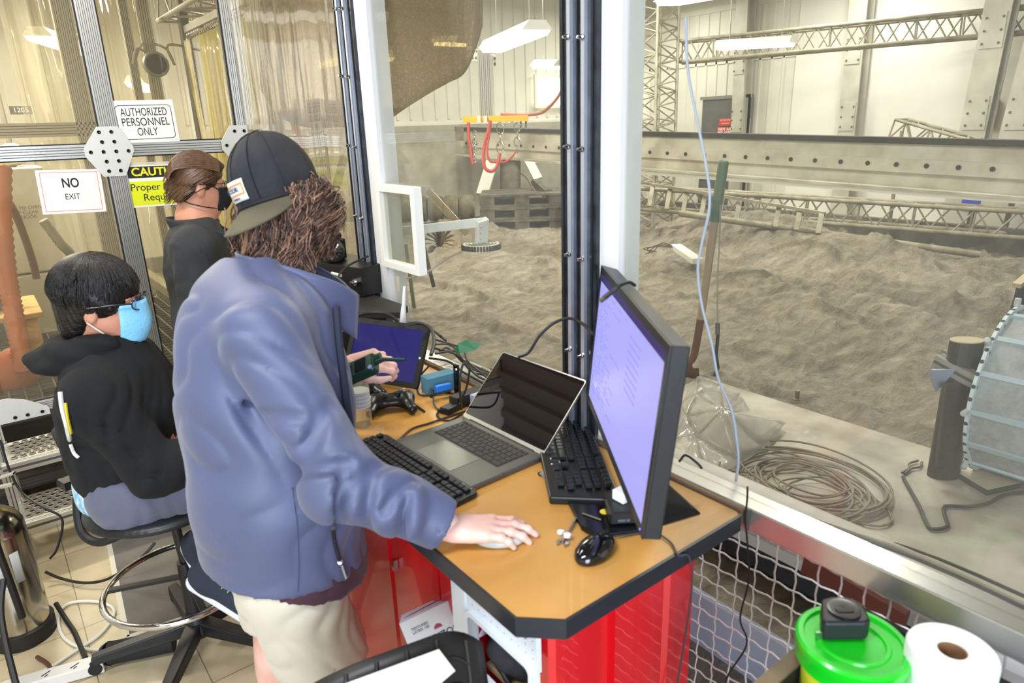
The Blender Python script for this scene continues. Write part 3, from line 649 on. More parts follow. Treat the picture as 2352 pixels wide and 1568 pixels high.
# ================= SIGNS ON THE DOOR =================
def quadsign(px,y):
    return [Py(a,b,y) for a,b in px]
YS=DY-.012
def signframe(tl,tr,bl):
    x=(tr-tl); yv=(tl-bl); return tl,tr,bl,x.normalized(),yv.normalized()
def sign(name,label,TL,TR,BL,BR):
    pts=[Py(*q,YS) for q in (TL,TR,BR,BL)]; t=thing(name,label,'sign',(pts[3].x,YS,pts[3].z))
    x=(pts[1]-pts[0]+pts[2]-pts[3]).normalized(); x=Vector((x.x,0,x.z)).normalized(); w_=((pts[1]-pts[0]).length+(pts[2]-pts[3]).length)/2; h_=((pts[0]-pts[3]).length+(pts[1]-pts[2]).length)/2
    yv=Vector((-x.z,0,x.x)); c=sum(pts,Vector())/4
    return t,c,x,yv,w_,h_
def rrect(mb,c,x,y,w,h,th,z0,z1,r=0):
    zc=x.cross(y)
    def ring(w,h,r):
        out=[]
        for sx,sy,a0 in ((1,1,0),(-1,1,90),(-1,-1,180),(1,-1,270)):
            for k in range(5 if r else 1):
                a=R(a0+22.5*k); out.append((sx*(w/2-r)+r*math.cos(a)*(1 if r else 0),sy*(h/2-r)+r*math.sin(a)*(1 if r else 0)))
        return out
    o=ring(w,h,r); i=ring(w-2*th,h-2*th,max(r-th,.001) if r else 0); n=len(o)
    vs=[c+x*a+y*b+zc*z1 for a,b in o+i]+[c+x*a+y*b+zc*z0 for a,b in o+i]; fs=[]
    for k in range(n):
        k2=(k+1)%n; fs+=[(k,k2,n+k2,n+k),(2*n+k,2*n+k2,k2,k),(n+k,n+k2,3*n+k2,3*n+k)]
    return mb.add(vs,fs)
signw=M('sign white','e9e7df',.35); 
t,c,x,y,w_,h_=sign('authorized_sign','white sign with black frame reading AUTHORIZED PERSONNEL ONLY on the door post','sign' and (257,232),(397,228),(266,331),(411,325))
z=x.cross(y); MB().prism([(-w_/2,-h_/2),(w_/2,-h_/2),(w_/2,h_/2),(-w_/2,h_/2)],0,.003,(c,x,y,z)).build('board',signw,t)
f=MB(); rrect(f,c-y*.002,x,y,w_*.9,h_*.8,.0028,.003,.0036,.018); f.build('border',inkblack,t)
for s_,dy in (('AUTHORIZED',.23),('PERSONNEL',.0),('ONLY',-.23)):
    text('lettering',s_,h_*.265,(c+y*(dy*h_-.002)+z*.0032,x,y),inkblack,t,fit=w_*{'AUTHORIZED':.745,'PERSONNEL':.76,'ONLY':.33}[s_])
t,c,x,y,w_,h_=sign('no_exit_sheet','white sheet with thin red frame reading NO EXIT taped on the left door leaf',(80,392),(230,387),(98,492),(244,486))
z=x.cross(y); MB().prism([(-w_/2,-h_/2),(w_/2,-h_/2),(w_/2,h_/2),(-w_/2,h_/2)],0,.002,(c,x,y,z)).build('sheet',signw,t)
f=MB(); rrect(f,c,x,y,w_*.89,h_*.89,.002,.002,.0026,0); f.build('border',M('thin red line','d8584a',.5),t)
text('lettering','NO',h_*.30,(c+y*h_*.19+z*.0024,x,y),inkblack,t,bold=.0012,fit=w_*.26); text('lettering','EXIT',h_*.19,(c-y*h_*.12+z*.0024,x,y),inkblack,t,fit=w_*.23)
t,c,x,y,w_,h_=sign('caution_sign','yellow and black sign reading CAUTION Proper PPE Is Required beside the door post','' and 0 or (290,382),(432,374),(302,476),(446,468))
z=x.cross(y); MB().prism([(-w_/2,-h_/2),(w_/2,-h_/2),(w_/2,h_/2),(-w_/2,h_/2)],0,.002,(c,x,y,z)).build('board',signw,t)
b=MB(); b.prism([(-w_*.485,h_*.2),(w_*.485,h_*.2),(w_*.485,h_*.47),(-w_*.485,h_*.47)],.002,.0026,(c,x,y,z)); b.build('header_band',inkblack,t)
b=MB(); b.prism([(-w_*.485,-h_*.46),(w_*.485,-h_*.46),(w_*.485,h_*.12),(-w_*.485,h_*.12)],.002,.0026,(c,x,y,z)); b.build('yellow_panel',M('safety yellow','d6de12',.5),t)
text('lettering','CAUTION',h_*.27,(c+y*h_*.335+z*.0028,x,y),M('yellow print','e2dc1c',.5),t,bold=.0014)
text('lettering','Proper PPE Is',h_*.24,(c-y*h_*.03-x*w_*.02+z*.0028,x,y),inkblack,t); text('lettering','Required',h_*.24,(c-y*h_*.28+z*.0028,x,y),inkblack,t)
MB().prism([(-w_*.5,h_*.5),(w_*.5,h_*.5),(w_*.5,h_*.57),(-w_*.5,h_*.57)],0,.001,(c,x,y,z)).build('tape_strip',M('clear tape','d8d4c4',.2,alpha=.5),t)
# ================= STEPS TO THE DOOR =================
stp=thing('door_steps','aluminium step unit with two perforated treads below the glass door','steps',(.3,3.65,0))
tread=M('perforated tread','b7b2a2',.45,.6); 
def dots():
    m=bpy.data.materials.new('tread holes'); m.use_nodes=True; nt=m.node_tree; b=nt.nodes['Principled BSDF']; b.inputs['Base Color'].default_value=lin('1c1a16'); return m
dk=dots()
for z,y0,y1 in ((.40,3.62,3.87),(.20,3.40,3.66)):
    MB().bb((-.12,y0,z-.02),(1.1,y1,z)).build('tread',tread,stp)
    hb=MB()
    for i in range(34):
        for j in range(6):
            hb.lathe([(.0115,0),(.009,.006),(.0,.0062)],(-.09+.035*i+(.017 if j%2 else 0),y0+.03+.038*j,z),7)
    hb.build('raised_hole',dk,stp)['kind']='stuff'
    hr=MB()
    for i in range(34):
        for j in range(6):
            hr.tube([(-.09+.035*i+(.017 if j%2 else 0)+.0125*math.cos(a*PI/4),y0+.03+.038*j+.0125*math.sin(a*PI/4),z+.003) for a in range(8)],.003,4,True)
    hr.build('hole_rim',tread,stp)['kind']='stuff'
    e=MB(); extr(e,(-.14,y0-.02,z-.02),(1.12,y0-.02,z-.02),.045,.045,1,(0,0,1)); e.build('nosing',[alu,alu_groove],stp)
for x_ in (-.13,1.11):
    for y_,zt in ((3.88,.40),(3.62,.38),(3.40,.18)):
        e=MB(); extr(e,(x_,y_,0),(x_,y_,zt),.045,.045,1,(0,1,0)); e.build('post',[alu,alu_groove],stp)
MB().prism([(0,0),(.2,0),(0,.12)],0,.005,((-.1,3.63,.2),(0,1,0),(0,0,1),(1,0,0))).build('gusset',alu_d,stp)
# ================= HALL STRUCTURES =================
def slab_beam(name,l0,r0,hl,hr,th,label,mat,holes=0):
    """a long beam between two measured ends; l0,r0 = top edge ends"""
    l0=Vector(l0);r0=Vector(r0); u=(r0-l0).normalized(); nn=Vector((u.y,-u.x,0)).normalized(); 
    if nn.x>0: nn=-nn
    t=thing(name,label,'beam',(l0+r0)/2); m=MB(); vs=[]
    for p,h in ((l0,hl),(r0,hr)): vs+=[p,p-nn*th,p-nn*th-Vector((0,0,h)),p-Vector((0,0,h))]
    m.add(vs,[(0,1,2,3),(7,6,5,4),(0,4,5,1),(1,5,6,2),(2,6,7,3),(3,7,4,0)]); m.build('web',mat,t); return t,nn,u
lp=Pd(1062,300,9.0); rp=Pd(2420,339,4.55)
bt,nn,u=slab_beam('gantry_beam',lp,rp,.30,.33,.12,'long pale steel gantry beam with a row of bolt holes across the hall',M('pale beam','c8c4b2',.75,.1,var=('a9a28e',4)))
m=MB(); m.bar(lp+Vector((0,0,.02))-nn*.05,rp+Vector((0,0,.02))-nn*.05,.14,.045); m.build('cable_chain',M('dark toothed belt','3b3a34',.8,bump=(300,.6)),bt)
m=MB(); m.bar(lp+nn*.015-Vector((0,0,.15)),rp+nn*.015-Vector((0,0,.165)),.03,.1); m.build('flange',MC['pale beam'],bt)
for i in range(30):
    f_=(i+.5)/30; p=lp.lerp(rp,f_)+nn*.031-Vector((0,0,.155)); MB().lathe([(.018,0),(.018,.004),(.0,.003)],p,10,nn).build('bolt_hole',M('hole dark','34322c',.8),bt)
m=MB(); m.bar(lp+nn*.05-Vector((0,0,.30)),rp+nn*.05-Vector((0,0,.33)),.2,.02); m.build('lower_flange',MC['pale beam'],bt)
# flat rail with ribbed tape under the beam
a=Pd(1440,385,8.6); b=Pd(2420,455,5.6); rl=thing('ribbed_cable_rail','thin pale rail carrying a ribbed cable tape under the gantry beam','rail',(a+b)/2)
MB().bar(a,b,.05,.035).build('rail',MC['pale beam'],rl); MB().bar(a+Vector((0,0,-.045)),b+Vector((0,0,-.045)),.03,.04).build('cover_strip',M('pale strip','c9c7bb',.6),rl)
q=MB(); q.bar(a+Vector((0,0,.02)),b+Vector((0,0,.02)),.05,.008); n_=160
q.add([v for i in range(n_+1) for v in (a.lerp(b,i/n_)+nn*.026+Vector((0,0,.026+.014*(i%2))),a.lerp(b,i/n_)-nn*.026+Vector((0,0,.026+.014*(i%2))))],[(2*i,2*i+1,2*i+3,2*i+2) for i in range(n_)])
q.build('ribbed_tape',M('ribbed tape','8a8572',.8),rl)
trm=M('dusty truss tube','a39d89',.7,.2,var=('857f6b',8))
truss('overhead_truss',Pd(1562,120,9.2),Pd(2400,42,7.5),.26,.26,26,'long overhead lattice truss across the hall wall',trm,cr_=.022,br=.01)
truss('lattice_mast',Pd(1508,330,8.9)-Vector((0,0,1.3)),Pd(1517,-60,8.9),.42,.3,26,'upright lattice mast beside the overhead truss',trm,cr_=.02,br=.01,up=(0,1,0))
truss('low_truss',Pd(1440,452,8.6),Pd(2480,522,6.6),.25,.25,26,'dusty lattice truss lying low along the far edge of the sand',trm,cr_=.024,br=.01)
a=Pd(1560,490,7.6); b=Pd(2250,585,6.6)
one(MB().cyl(a,b,.035,seg=12),'dusty_pipe',trm,'dusty round pipe lying below the low truss at the pit edge','pipe',(a+b)/2,smooth=True)
# leaning ladder-like frame left of the mound
fr_=thing('leaning_frame','long dusty ladder frame leaning against the low truss left of the mound','frame',Pd(1700,490,7.0))
MB().bar(Pd(1480,420,8.3),Pd(1895,490,6.9),.04,.03).build('top_rail',trm,fr_)
for px,py_ in ((1500,426),(1540,433),(1578,439),(1620,446),(1660,452),(1700,459),(1790,474),(1838,481),(1888,489)):
    f_=(px-1480)/415; MB().bar(Pd(px,py_,8.3-1.4*f_),Pd(px-9,py_+48,8.2-1.4*f_),.05,.03).build('upright',trm,fr_)
# tilted short truss behind the beam
bk_=truss('broken_truss',Pd(2062,296,7.2),Pd(2230,345,6.6),.2,.2,6,'short truss section propped at an angle behind the gantry beam',trm,cr_=.016,br=.009)
q_=Pd(2072,300,7.2); MB().cyl((q_.x,q_.y,.3),q_,.02,seg=8).build('support_leg',trm,bk_)
# I-columns on the right wall
def icol(px0,py0,px1,py1,x,label,w=.24):
    p=Px(px1,py1,x); q=Px(px0,py0,x); t=thing('steel_column',label,'column',(x,p.y,0),0,'steel columns along the right wall'); y=p.y; yt=q.y
    f=lambda z:y+(yt-y)*(z-p.z)/(q.z-p.z)
    m=MB()
    for dx,ww,th in ((0,w,.02),(.2,w,.02)): m.add([(x+dx+a,f(z)+b,z) for z in (0,3.88) for a,b in ((0,-ww/2),(0,ww/2),(th,ww/2),(th,-ww/2))],[(0,1,5,4),(1,2,6,5),(2,3,7,6),(3,0,4,7),(0,3,2,1),(4,5,6,7)])
    m.add([(x+a,f(z)+b,z) for z in (0,3.88) for a,b in ((.02,-.01),(.02,.01),(.2,.01),(.2,-.01))],[(0,1,5,4),(1,2,6,5),(2,3,7,6),(3,0,4,7)])
    m.build('web',M('grey column steel','c6c4b6',.6,.2,var=('aeac9e',3)),t)
    for zz in (1.75,2.6): MB().bb((x-.012,f(zz)-w*.42,zz-.18),(x,f(zz)+w*.42,zz+.18)).build('splice_plate',MC['grey column steel'],t)
    bl=MB()
    for zz in (1.62,1.75,1.88,2.47,2.6,2.73):
        for s_ in (-.08,.08): bl.lathe([(.014,0),(.012,.01),(0,.012)],(x-.012,f(zz)+s_,zz),8,(-1,0,0))
    bl.build('bolt',M('dark bolt','6a685e',.5,.5),t)
icol(1972,0,1941,323,HX-.35,'steel column left of the tilted truss section')
icol(2295,0,2228,325,HX-.9,'steel column right of the tilted truss section, bright at the top',.27)
icol(1702,60,1690,323,HX-.3,'short-looking steel column in front of the dark exit door',.2)
icol(2395,60,2322,328,HX-1.2,'steel column at the right edge of the picture',.26)
# dark door with NOT AN EXIT sign
dp=thing('door_dark','' ,'x') ; bpy.data.objects.remove(dp)
dd=bpy.data.objects.new('door_2',None); COL.objects.link(dd); dd['kind']='structure'; pa=Px(1616,230,HX-.06); pb=Px(1722,234,HX-.06); dd.location=(HX-.06,pb.y,0)
MB().bb((HX-.08,pb.y,0),(HX-.03,pa.y,pa.z)).build('leaf',M('dark grey door','5d5f5b',.6,var=('4b4d49',4)),dd)
MB().bb((HX-.1,pb.y-.04,pa.z),(HX-.02,pa.y+.04,pa.z+.05)).bb((HX-.1,pb.y-.05,0),(HX-.02,pb.y,pa.z)).build('frame',M('door frame grey','77776f',.6),dd)
def wallsign(name,label,px,lines,x,bg,fg):
    TL,TR,BL=[Px(*q,x) for q in px]; t=thing(name,label,'sign',((x),TR.y,BL.z)); yy=(TL.y+TR.y)/2; zz=(TL.z+BL.z)/2; w_=TL.y-TR.y; h_=TL.z-BL.z
    MB().bb((x,TR.y,BL.z),(x+.006,TL.y,TL.z)).build('board',bg,t)
    for s_,f_,dz in lines: text('lettering',s_,h_*f_,((x-.001,yy,zz+dz*h_),(0,-1,0),(0,0,1)),fg,t,bold=.002,extr=.001)
    return t
sr=M('sign red','c8382c',.5); wallsign('not_an_exit_sign','red and white NOT AN EXIT sign low on the dark hall door',((1648,292),(1682,292),(1648,318)),(('NOT AN',.34,.3),('EXIT',.72,-.17)),HX-.1,sr,signw)
wallsign('red_notice','small red notice above the exit sign on the dark hall door',((1652,272),(1681,272),(1652,289)),(('DO NOT OPEN',.24,.25),('THIS DOOR',.24,-.2)),HX-.1,sr,M('faded white print','dba9a0',.6))
q=Px(2272,262,HX-.12); t=thing('alarm_box','small red wall box between the two right-hand columns','alarm box',(HX-.12,q.y,q.z-.2)); MB().bb((HX-.18,q.y-.07,q.z-.17),(HX-.08,q.y+.07,q.z+.17),bev=.01).build('body',sr,t); MB().bb((HX-.185,q.y-.05,q.z-.14),(HX-.18,q.y+.05,q.z-.09)).build('label_strip',signw,t)
# bright openings far left of the mast
op=MB(); a=Py(1402,168,HY-.08); b=Py(1470,270,HY-.08)
t=thing('lit_window','bright framed opening left of the lattice mast','window',(a.x,HY-.08,b.z)); MB().bb((a.x,HY-.07,b.z),(b.x,HY-.06,a.z)).build('pane',M('daylit pane','fffdf0',.5,emit=('fffbe6',2.2)),t); rrect(op,Vector(((a.x+b.x)/2,HY-.06,(a.z+b.z)/2)),Vector((1,0,0)),Vector((0,0,1)),b.x-a.x+.1,a.z-b.z+.1,.05,0,.04); op.build('frame',lampw,t)
a=Py(1232,178,HY-.08); b=Py(1300,240,HY-.08); t=thing('lit_window','bright opening above the grey wainscot, left of the middle window post','window',(a.x,HY-.08,b.z)); MB().bb((a.x,HY-.07,b.z),(b.x+.05,HY-.06,a.z)).build('pane',MC['daylit pane'],t)
op=MB(); rrect(op,Vector(((a.x+b.x)/2,HY-.06,(a.z+b.z)/2)),Vector((1,0,0)),Vector((0,0,1)),b.x-a.x+.1,a.z-b.z+.1,.05,0,.04); op.build('frame',lampw,t)
# ================= DESK AND WHAT STANDS ON IT =================
DZ=.95
woodm=M('amber laminate','c08a40',.30,0,var=('d29e52',5,.3,.75),bump=(120,.03),coat=.15)
desk=thing('desk','long amber laminate desk with thick black edge under the keyboards and laptop','desk',(.9,1.5,0))
poly=[(.606,2.5),(.606,.803),(.668,.743),(1.182,.743),(1.192,.755),(1.192,2.5)]
MB().prism(poly,DZ-.03,DZ).build('tabletop',woodm,desk)
def inset(p,d):
    c=Vector((sum(q[0] for q in p)/len(p),sum(q[1] for q in p)/len(p))); return [(q[0]+(d if q[0]>c.x else -d),q[1]+(d if q[1]>c.y else -d)) for q in p]
eb=MB(); op=[(.601,2.5),(.601,.80),(.665,.737),(1.184,.737),(1.19,.742)]; ip=[(.607,2.5),(.607,.8035),(.668,.744),(1.184,.744),(1.19,.75)]
for k in range(4):
    a,b,c,d=op[k],op[k+1],ip[k+1],ip[k]; eb.add([(q[0],q[1],z) for z in (DZ-.038,DZ+.0005) for q in (a,b,c,d)],[(0,1,2,3),(4,5,6,7),(0,1,5,4),(3,2,6,7),(1,2,6,5),(0,3,7,4)])
eb.build('edge_band',M('black edge band','23262c',.35),desk)
for x,y in ((.72,2.4),(1.12,2.4)): MB().bb((x-.03,y-.03,0),(x+.03,y+.03,DZ-.038)).build('leg',M('grey leg','8a8d90',.5,.4),desk)
def profpanel(prof,z0,z1,o,u,nrm):
    """vertical panel with a folded profile [(s,depth)...] pushed along nrm"""
    m=MB(); o=Vector(o);u=Vector(u);nrm=Vector(nrm); vs=[]
    for z in (z0,z1): vs+=[o+u*s+nrm*d+Vector((0,0,z)) for s,d in prof]
    n=len(prof); m.add(vs,[(i,i+1,n+i+1,n+i) for i in range(n-1)]); return m
nc=thing('tool_cabinet','gloss red steel cabinet end under the near corner of the desk','cabinet',(.9,.95,0))
X_=lambda px,py_: Py(px,py_,.79).x
xl,xr=.675,X_(1602,1300)
def ribs(xs,w=.012,d=.014):
    pr=[]
    for a,b in xs: pr+=[(a,0),(a+w*.5,d),(b-w*.5,d),(b,0)]
    return pr
r1,r2,r3=X_(1375,1500),X_(1412,1480),X_(1462,1460); r4,r5=X_(1530,1400),X_(1568,1400)
pr=[(0,0),(.012,.008),(.03,.008),(r1-xl-.004,.006),(r1-xl+.004,.0)]+[(r2-xl-.03,0),(r2-xl-.022,-.012),(r2-xl,-.012),(r2-xl+.004,.006),(r3-xl-.004,.006),(r3-xl+.004,.0),(r4-xl,.0),(r4-xl+.01,.010),(r5-xl-.01,.010),(r5-xl,.0),(xr-xl,0)]
profpanel(pr,0.02,DZ-.04,(xl,.80,0),(1,0,0),(0,-1,0)).build('front_panel',red,nc,solid=.002)
MB().bb((xl,.80,.02),(xl+.02,.83,DZ-.04)).build('corner_post',red,nc)
MB().bb((xr-.012,.80,.02),(xr,1.06,DZ-.04)).build('side_panel',red,nc); MB().bb((xl+.1,1.04,.02),(xr,1.055,DZ-.06)).build('rear_panel',red,nc)
MB().bb((xl,.83,.0),(xr,1.05,.03)).build('base',red,nc)
MB().bb((xl+.02,.83,.62),(xr-.02,1.04,.63)).build('shelf',M('plywood shelf','a8906a',.7,var=('8b7450',9)),nc)
MB().lathe([(.0,.006),(.009,.005),(.011,0)],(xl+.018,.792,DZ-.075),14,(0,-1,0)).build('round_button',chrome,nc,smooth=True)
# white perforated side frame on the knee side
wf=M('white perforated steel','dfe6ee',.4,.1); XF=.655
fr2=thing('white_bench_frame','white perforated steel bench frame under the left edge of the desk','bench frame',(XF,.93,0))
def yf(px,py_): return Px(px,py_,XF)
m=MB(); m.bb((XF-.012,1.03,0),(XF+.02,1.085,DZ-.042)); m.build('front_post',wf,fr2,bevel=.003)
m=MB(); m.bb((XF-.008,.80,.80),(XF+.004,1.03,DZ-.042)); m.build('top_rail',wf,fr2)
m=MB(); m.bb((XF-.008,.80,.35),(XF+.004,1.03,.655)); m.build('perforated_panel',wf,fr2)
m=MB(); rrect(m,Vector((XF-.004,.915,.735)),Vector((0,-1,0)),Vector((0,0,1)),.225,.165,.012,-.006,.014,.025); m.build('opening_rim',wf,fr2,smooth=True)
hm=MB()
for i in range(9):
    for j in range(12): hm.lathe([(.0026,.0),(.0,.0006)],(XF-.0082,.815+.024*i+(.012 if j%2 else 0),.365+.024*j),6,(-1,0,0))
for i in range(10):
    for j in range(4): hm.lathe([(.0018,0),(0,.0006)],(XF-.0082,.81+.022*i,.83+.02*j),6,(-1,0,0))
hm.build('perforation',M('hole shadow grey','7d8691',.6),fr2)['kind']='stuff'
MB().lathe([(.006,0),(.006,.003),(.003,.003),(.003,.001)],(XF-.008,.83,.87),14,(-1,0,0)).build('bolt',steel,fr2)
# bag and strap in the cabinet
bgs=SDF(); bgs.ell((.73,.99,.68),(.05,.06,.05)).ell((.76,.93,.66),(.05,.05,.03)); V,Q=bgs.mesh(.006,disp=lambda X,Y,Z:.004*np.sin(X*120)*np.sin(Y*100+Z*60)); tag(npmesh('black_pouch',V,Q,M('dark grey cloth','2c2b2e',.85),None),'dark cloth pouch seen through the white frame opening under the desk','pouch')
one(MB().tube(spline([(.69,.98,.66),(.685,.93,.65),(.69,.89,.68),(.70,.88,.72),(.71,.91,.74),(.72,.96,.73)],6),.006,8),'black_strap',rubber,'black looped strap hanging from the dark pouch under the desk','strap',(.69,.93,.65),smooth=True)
one(MB().box((.80,.88,.645),(.18,.05,.02),-.5),'wood_offcut',M('pale wood','c9a877',.7),'pale wooden offcut lying in the red cabinet','wood piece',(.8,.88,.635))
# further red cabinets along the knee side
fc=thing('tool_cabinet','gloss red steel cabinet behind the glove box, beside the pale shorts','cabinet',(.85,1.6,0))
ys_=[Px(893,1300,.675).y,Px(1007,1300,.675).y]
m=profpanel([(0,0),(ys_[1]-1.09-.004,0),(ys_[1]-1.09-.003,-.01),(ys_[1]-1.09+.003,-.01),(ys_[1]-1.09+.004,0),(ys_[0]-1.09-.03,0),(ys_[0]-1.09-.02,.006),(ys_[0]-1.09-.006,.006),(ys_[0]-1.09-.003,-.01),(ys_[0]-1.09+.003,-.01),(ys_[0]-1.09+.006,0),(1.1,0)],.02,DZ-.045,(.675,1.09,0),(0,1,0),(-1,0,0)); m.build('door_panel',red,fc,solid=.002)
MB().bb((.69,1.09,.02),(1.16,1.10,DZ-.045)).build('side_panel',red,fc); MB().bb((.69,2.19,.02),(1.16,2.2,DZ-.045)).build('side_panel',red,fc); MB().bb((.68,1.1,0),(1.16,2.19,.03)).build('base',red,fc)
q=Px(908,1292,.668); MB().bb((.66,q.y-.006,q.z-.02),(.672,q.y+.006,q.z+.01)).build('latch',chrome,fc)
# glove box
gb0=Pd(985,1400,1.62); ax=(Pd(1060,1352,1.60)-Pd(940,1432,1.62)).normalized(); up=(Vector((0,0,1))-ax*ax.z*.3).normalized()
gax=Vector((ax.x,ax.y,ax.z*.0)).normalized(); 
go=thing('glove_box','tilted white and blue disposable glove box under the desk','box',gb0)
xg=(Pd(1100,1330,1.67)-Pd(920,1415,1.64)).normalized(); 
vw=(gb0-CAMP).normalized(); up_v=(Vector((0,0,1))-vw*vw.z).normalized(); yg=(up_v*.85+Vector((0,0,1))*.45); yg=(yg-xg*yg.dot(xg)).normalized(); zg=xg.cross(yg)   # zg towards viewer
c0=Pd(922,1412,1.64)
Lb,Hb,Wb=.25,.075,.115
o0=c0
def GB(a,b,c): return o0+xg*a-yg*b+zg*c
MB().add([GB(a,b,c) for a in (0,Lb) for b in (0,Hb+.03) for c in (0,Wb*.7)],[(0,1,3,2),(4,6,7,5),(0,4,5,1),(2,3,7,6),(0,2,6,4),(1,5,7,3)]).build('carton',M('carton white','e9edf6',.5),go)
blu=M('carton blue','2a3aa6',.45)
MB().prism([(0.002,-.002),(Wb*.7-.002,-.002),(Wb*.7-.002,-Hb-.028),(.002,-Hb-.028)],-.0008,.0,(o0,zg,yg,-xg)).build('blue_end',blu,go)
text('lettering','POWDER FREE\nEXAM GLOVES',.014,(GB(-.001,(Hb+.03)/2,Wb*.35),-yg,zg),paper,go,sx=1)
MB().prism([(.01,.05),(Lb,.002),(Lb,-.006),(.03,.042)],0,.0006,(GB(0,-.0006,0),xg,zg,yg)).build('blue_stripe',blu,go)
text('lettering','HORIZON',.021,(GB(.075,.062,Wb*.7+.0008),xg,yg),M('dark blue print','273052',.6),go)
MB().prism([(math.cos(a*PI/8)*.010,math.sin(a*PI/8)*.010) for a in range(9)],0,.0006,(GB(.078,.045,Wb*.7),xg,yg,zg)).build('half_sun',M('dusky red print','a0506a',.6),go)
text('lettering','TEXTURED\nLATEX 100',.0085,(GB(.04,.028,Wb*.7+.0008),xg,yg),M('grey carton print','777d8c',.6),go)
hs=SDF(); q=GB(.17,.07,Wb*.7); hs.chain([q,q+xg*.03+yg*.01,q+xg*.05+yg*.02],[.008,.009,.011],.01)
for i in range(4): hs.cap(q+xg*.048+yg*.018,q+xg*(.075+.003*i)+yg*(.012+.008*i),.004,.003,.006)
V,Q=hs.mesh(.003); npmesh('printed_hand',V*1.0,Q,M('pale print grey','b9bfd0',.6),go)
MB().prism([(.12,-.09),(.25,-.055),(.25,-.06),(.12,-.094)],0,.0006,(GB(0,0,Wb*.7),xg,yg,zg)).build('thin_line',blu,go)
# ---------- laptop ----------
grey=M('space grey aluminium','6f706a',.38,.8); lapk=M('laptop key','22221f',.5)
lap=thing('laptop','open grey laptop with a dark glossy reflecting screen','laptop',(.902,1.39,DZ),R(2))
MB().box((0,0,.008),(.236,.352,.015),None,.003).build('base',grey,lap,local=True)
k=MB().box((.045,0,.0155),(.108,.285,.0015)); k.build('keyboard_well',M('well dark','30302c',.6),lap,local=True)
for r_ in range(6):
    n_=[14,14,14,13,12,8][r_]; w_=.281/n_
    for i in range(n_):
        ww=w_ if not(r_==5 and i==3) else w_
        MB().box((.092-.018*r_,-.1405+w_*(i+.5),.0170),(.0145 if r_ else .008,ww-.003,.0015),None,.0004).build('key',lapk,lap,local=True)
MB().box((-.062,.0,.0157),(.092,.155,.0008)).build('trackpad',M('trackpad grey','7a7b74',.3,.8),lap,local=True)
MB().cyl((.118,-.14,.012),(.118,.14,.012),.006,seg=10).build('hinge',M('dark hinge','2a2a28',.4,.5),lap,local=True,smooth=True)
tl=R(45); sx_,sz_=math.sin(tl),math.cos(tl)
fr_l=(Vector((.118,0,.014)),Vector((0,-1,0)),Vector((sx_,0,sz_)),Vector((-sz_,0,sx_)))
def rpoly(w,h,r,y0=0):
    out=[]
    for sx,sy,a0 in ((1,1,0),(-1,1,90),(-1,0,180),(1,0,270)):
        for q in range(5): a=R(a0+22.5*q); out.append((sx*(w/2-r)+r*math.cos(a),(h-r if sy else r)+y0+r*math.sin(a)))
    return out
lid=MB().prism(rpoly(.350,.230,.008),-.003,.003,fr_l).build('lid',M('lid grey','9a9b96',.3,.85),lap,local=True)
MB().prism(rpoly(.344,.214,.006,.012),.003,.0037,fr_l).build('screen',M('glossy dark screen','0b070d',.02,0,spec=1.0,coat=1),lid,local=True)
text('lettering','MacBook Pro',.006,(fr_l[0]+fr_l[2]*.006+fr_l[3]*.0038,fr_l[1],fr_l[2]),M('pale grey print','b8b8b4',.5),lid,local=True)
# ---------- wireless keyboard ----------
kc=M('black keyboard plastic','131316',.35); kk=M('black key cap','1e1f22',.45)
def keyboard(t,L,W,rows,kx0,z,keymat,hgt=.006,gap=.0025):
    """keys along local y; rows along local x (top row at +x)"""
    for x,segs in rows:
        for y0,y1 in segs: MB().box((x,(y0+y1)/2,z+hgt/2),(.0155,(y1-y0)-gap,hgt),None,.0015).build('key',keymat,t,local=True)
def stdrows(step=.0185,top=.055,L=.43):
    rows=[]; u=.0188; y=lambda k:-(k*u)+L/2
    for r in range(6):
        x=top-step*r-(.004 if r else 0); segs=[]
        lay={0:[(0,1)]+[(2+i,3+i) for i in range(12)]+[(15,16),(16,17),(17,18)]+[(18.5,19.5),(19.5,20.5),(20.5,21.5),(21.5,22.5)],
             1:[(i,i+1) for i in range(13)]+[(13,14.8)]+[(15,16),(16,17),(17,18)]+[(18.5+i,19.5+i) for i in range(4)],
             2:[(0,1.5)]+[(1.5+i,2.5+i) for i in range(12)]+[(13.5,14.8)]+[(15,16),(16,17),(17,18)]+[(18.5+i,19.5+i) for i in range(3)]+[(21.5,22.5)],
             3:[(0,1.8)]+[(1.8+i,2.8+i) for i in range(11)]+[(12.8,14.8)]+[(18.5+i,19.5+i) for i in range(3)],
             4:[(0,2.3)]+[(2.3+i,3.3+i) for i in range(10)]+[(12.3,14.8)]+[(16,17)]+[(18.5+i,19.5+i) for i in range(3)]+[(21.5,22.5)],
             5:[(0,1.3),(1.3,2.5),(2.5,3.8),(3.8,10),(10,11.2),(11.2,12.4),(12.4,13.6),(13.6,14.8),(15,16),(16,17),(17,18),(18.5,20.5),(20.5,21.5)]}[r]
        rows.append((x,[(y(b),y(a)) for a,b in lay]))
    return rows
# slot kept narrow enough for the 100-part limit
k1=thing('wireless_keyboard','flat black keyboard lying between the blue sleeve and the laptop','keyboard',(.712,1.40,DZ+.002),R(2))
MB().prism([( .078,-.2),(.07,-.222),(-.06,-.228),(-.078,-.21),(-.078,.21),(-.06,.228),(.07,.222),(.078,.2)],0,.014).build('case',kc,k1,local=True,bevel=.004)
keyboard(k1,.43,.15,stdrows(),0,.0145,kk)
text('lettering','Microsoft',.010,((.066,-.185,.0148),(0,-1,0),(1,0,0)),M('pale print grey2','9a9ca0',.5),k1,local=True)
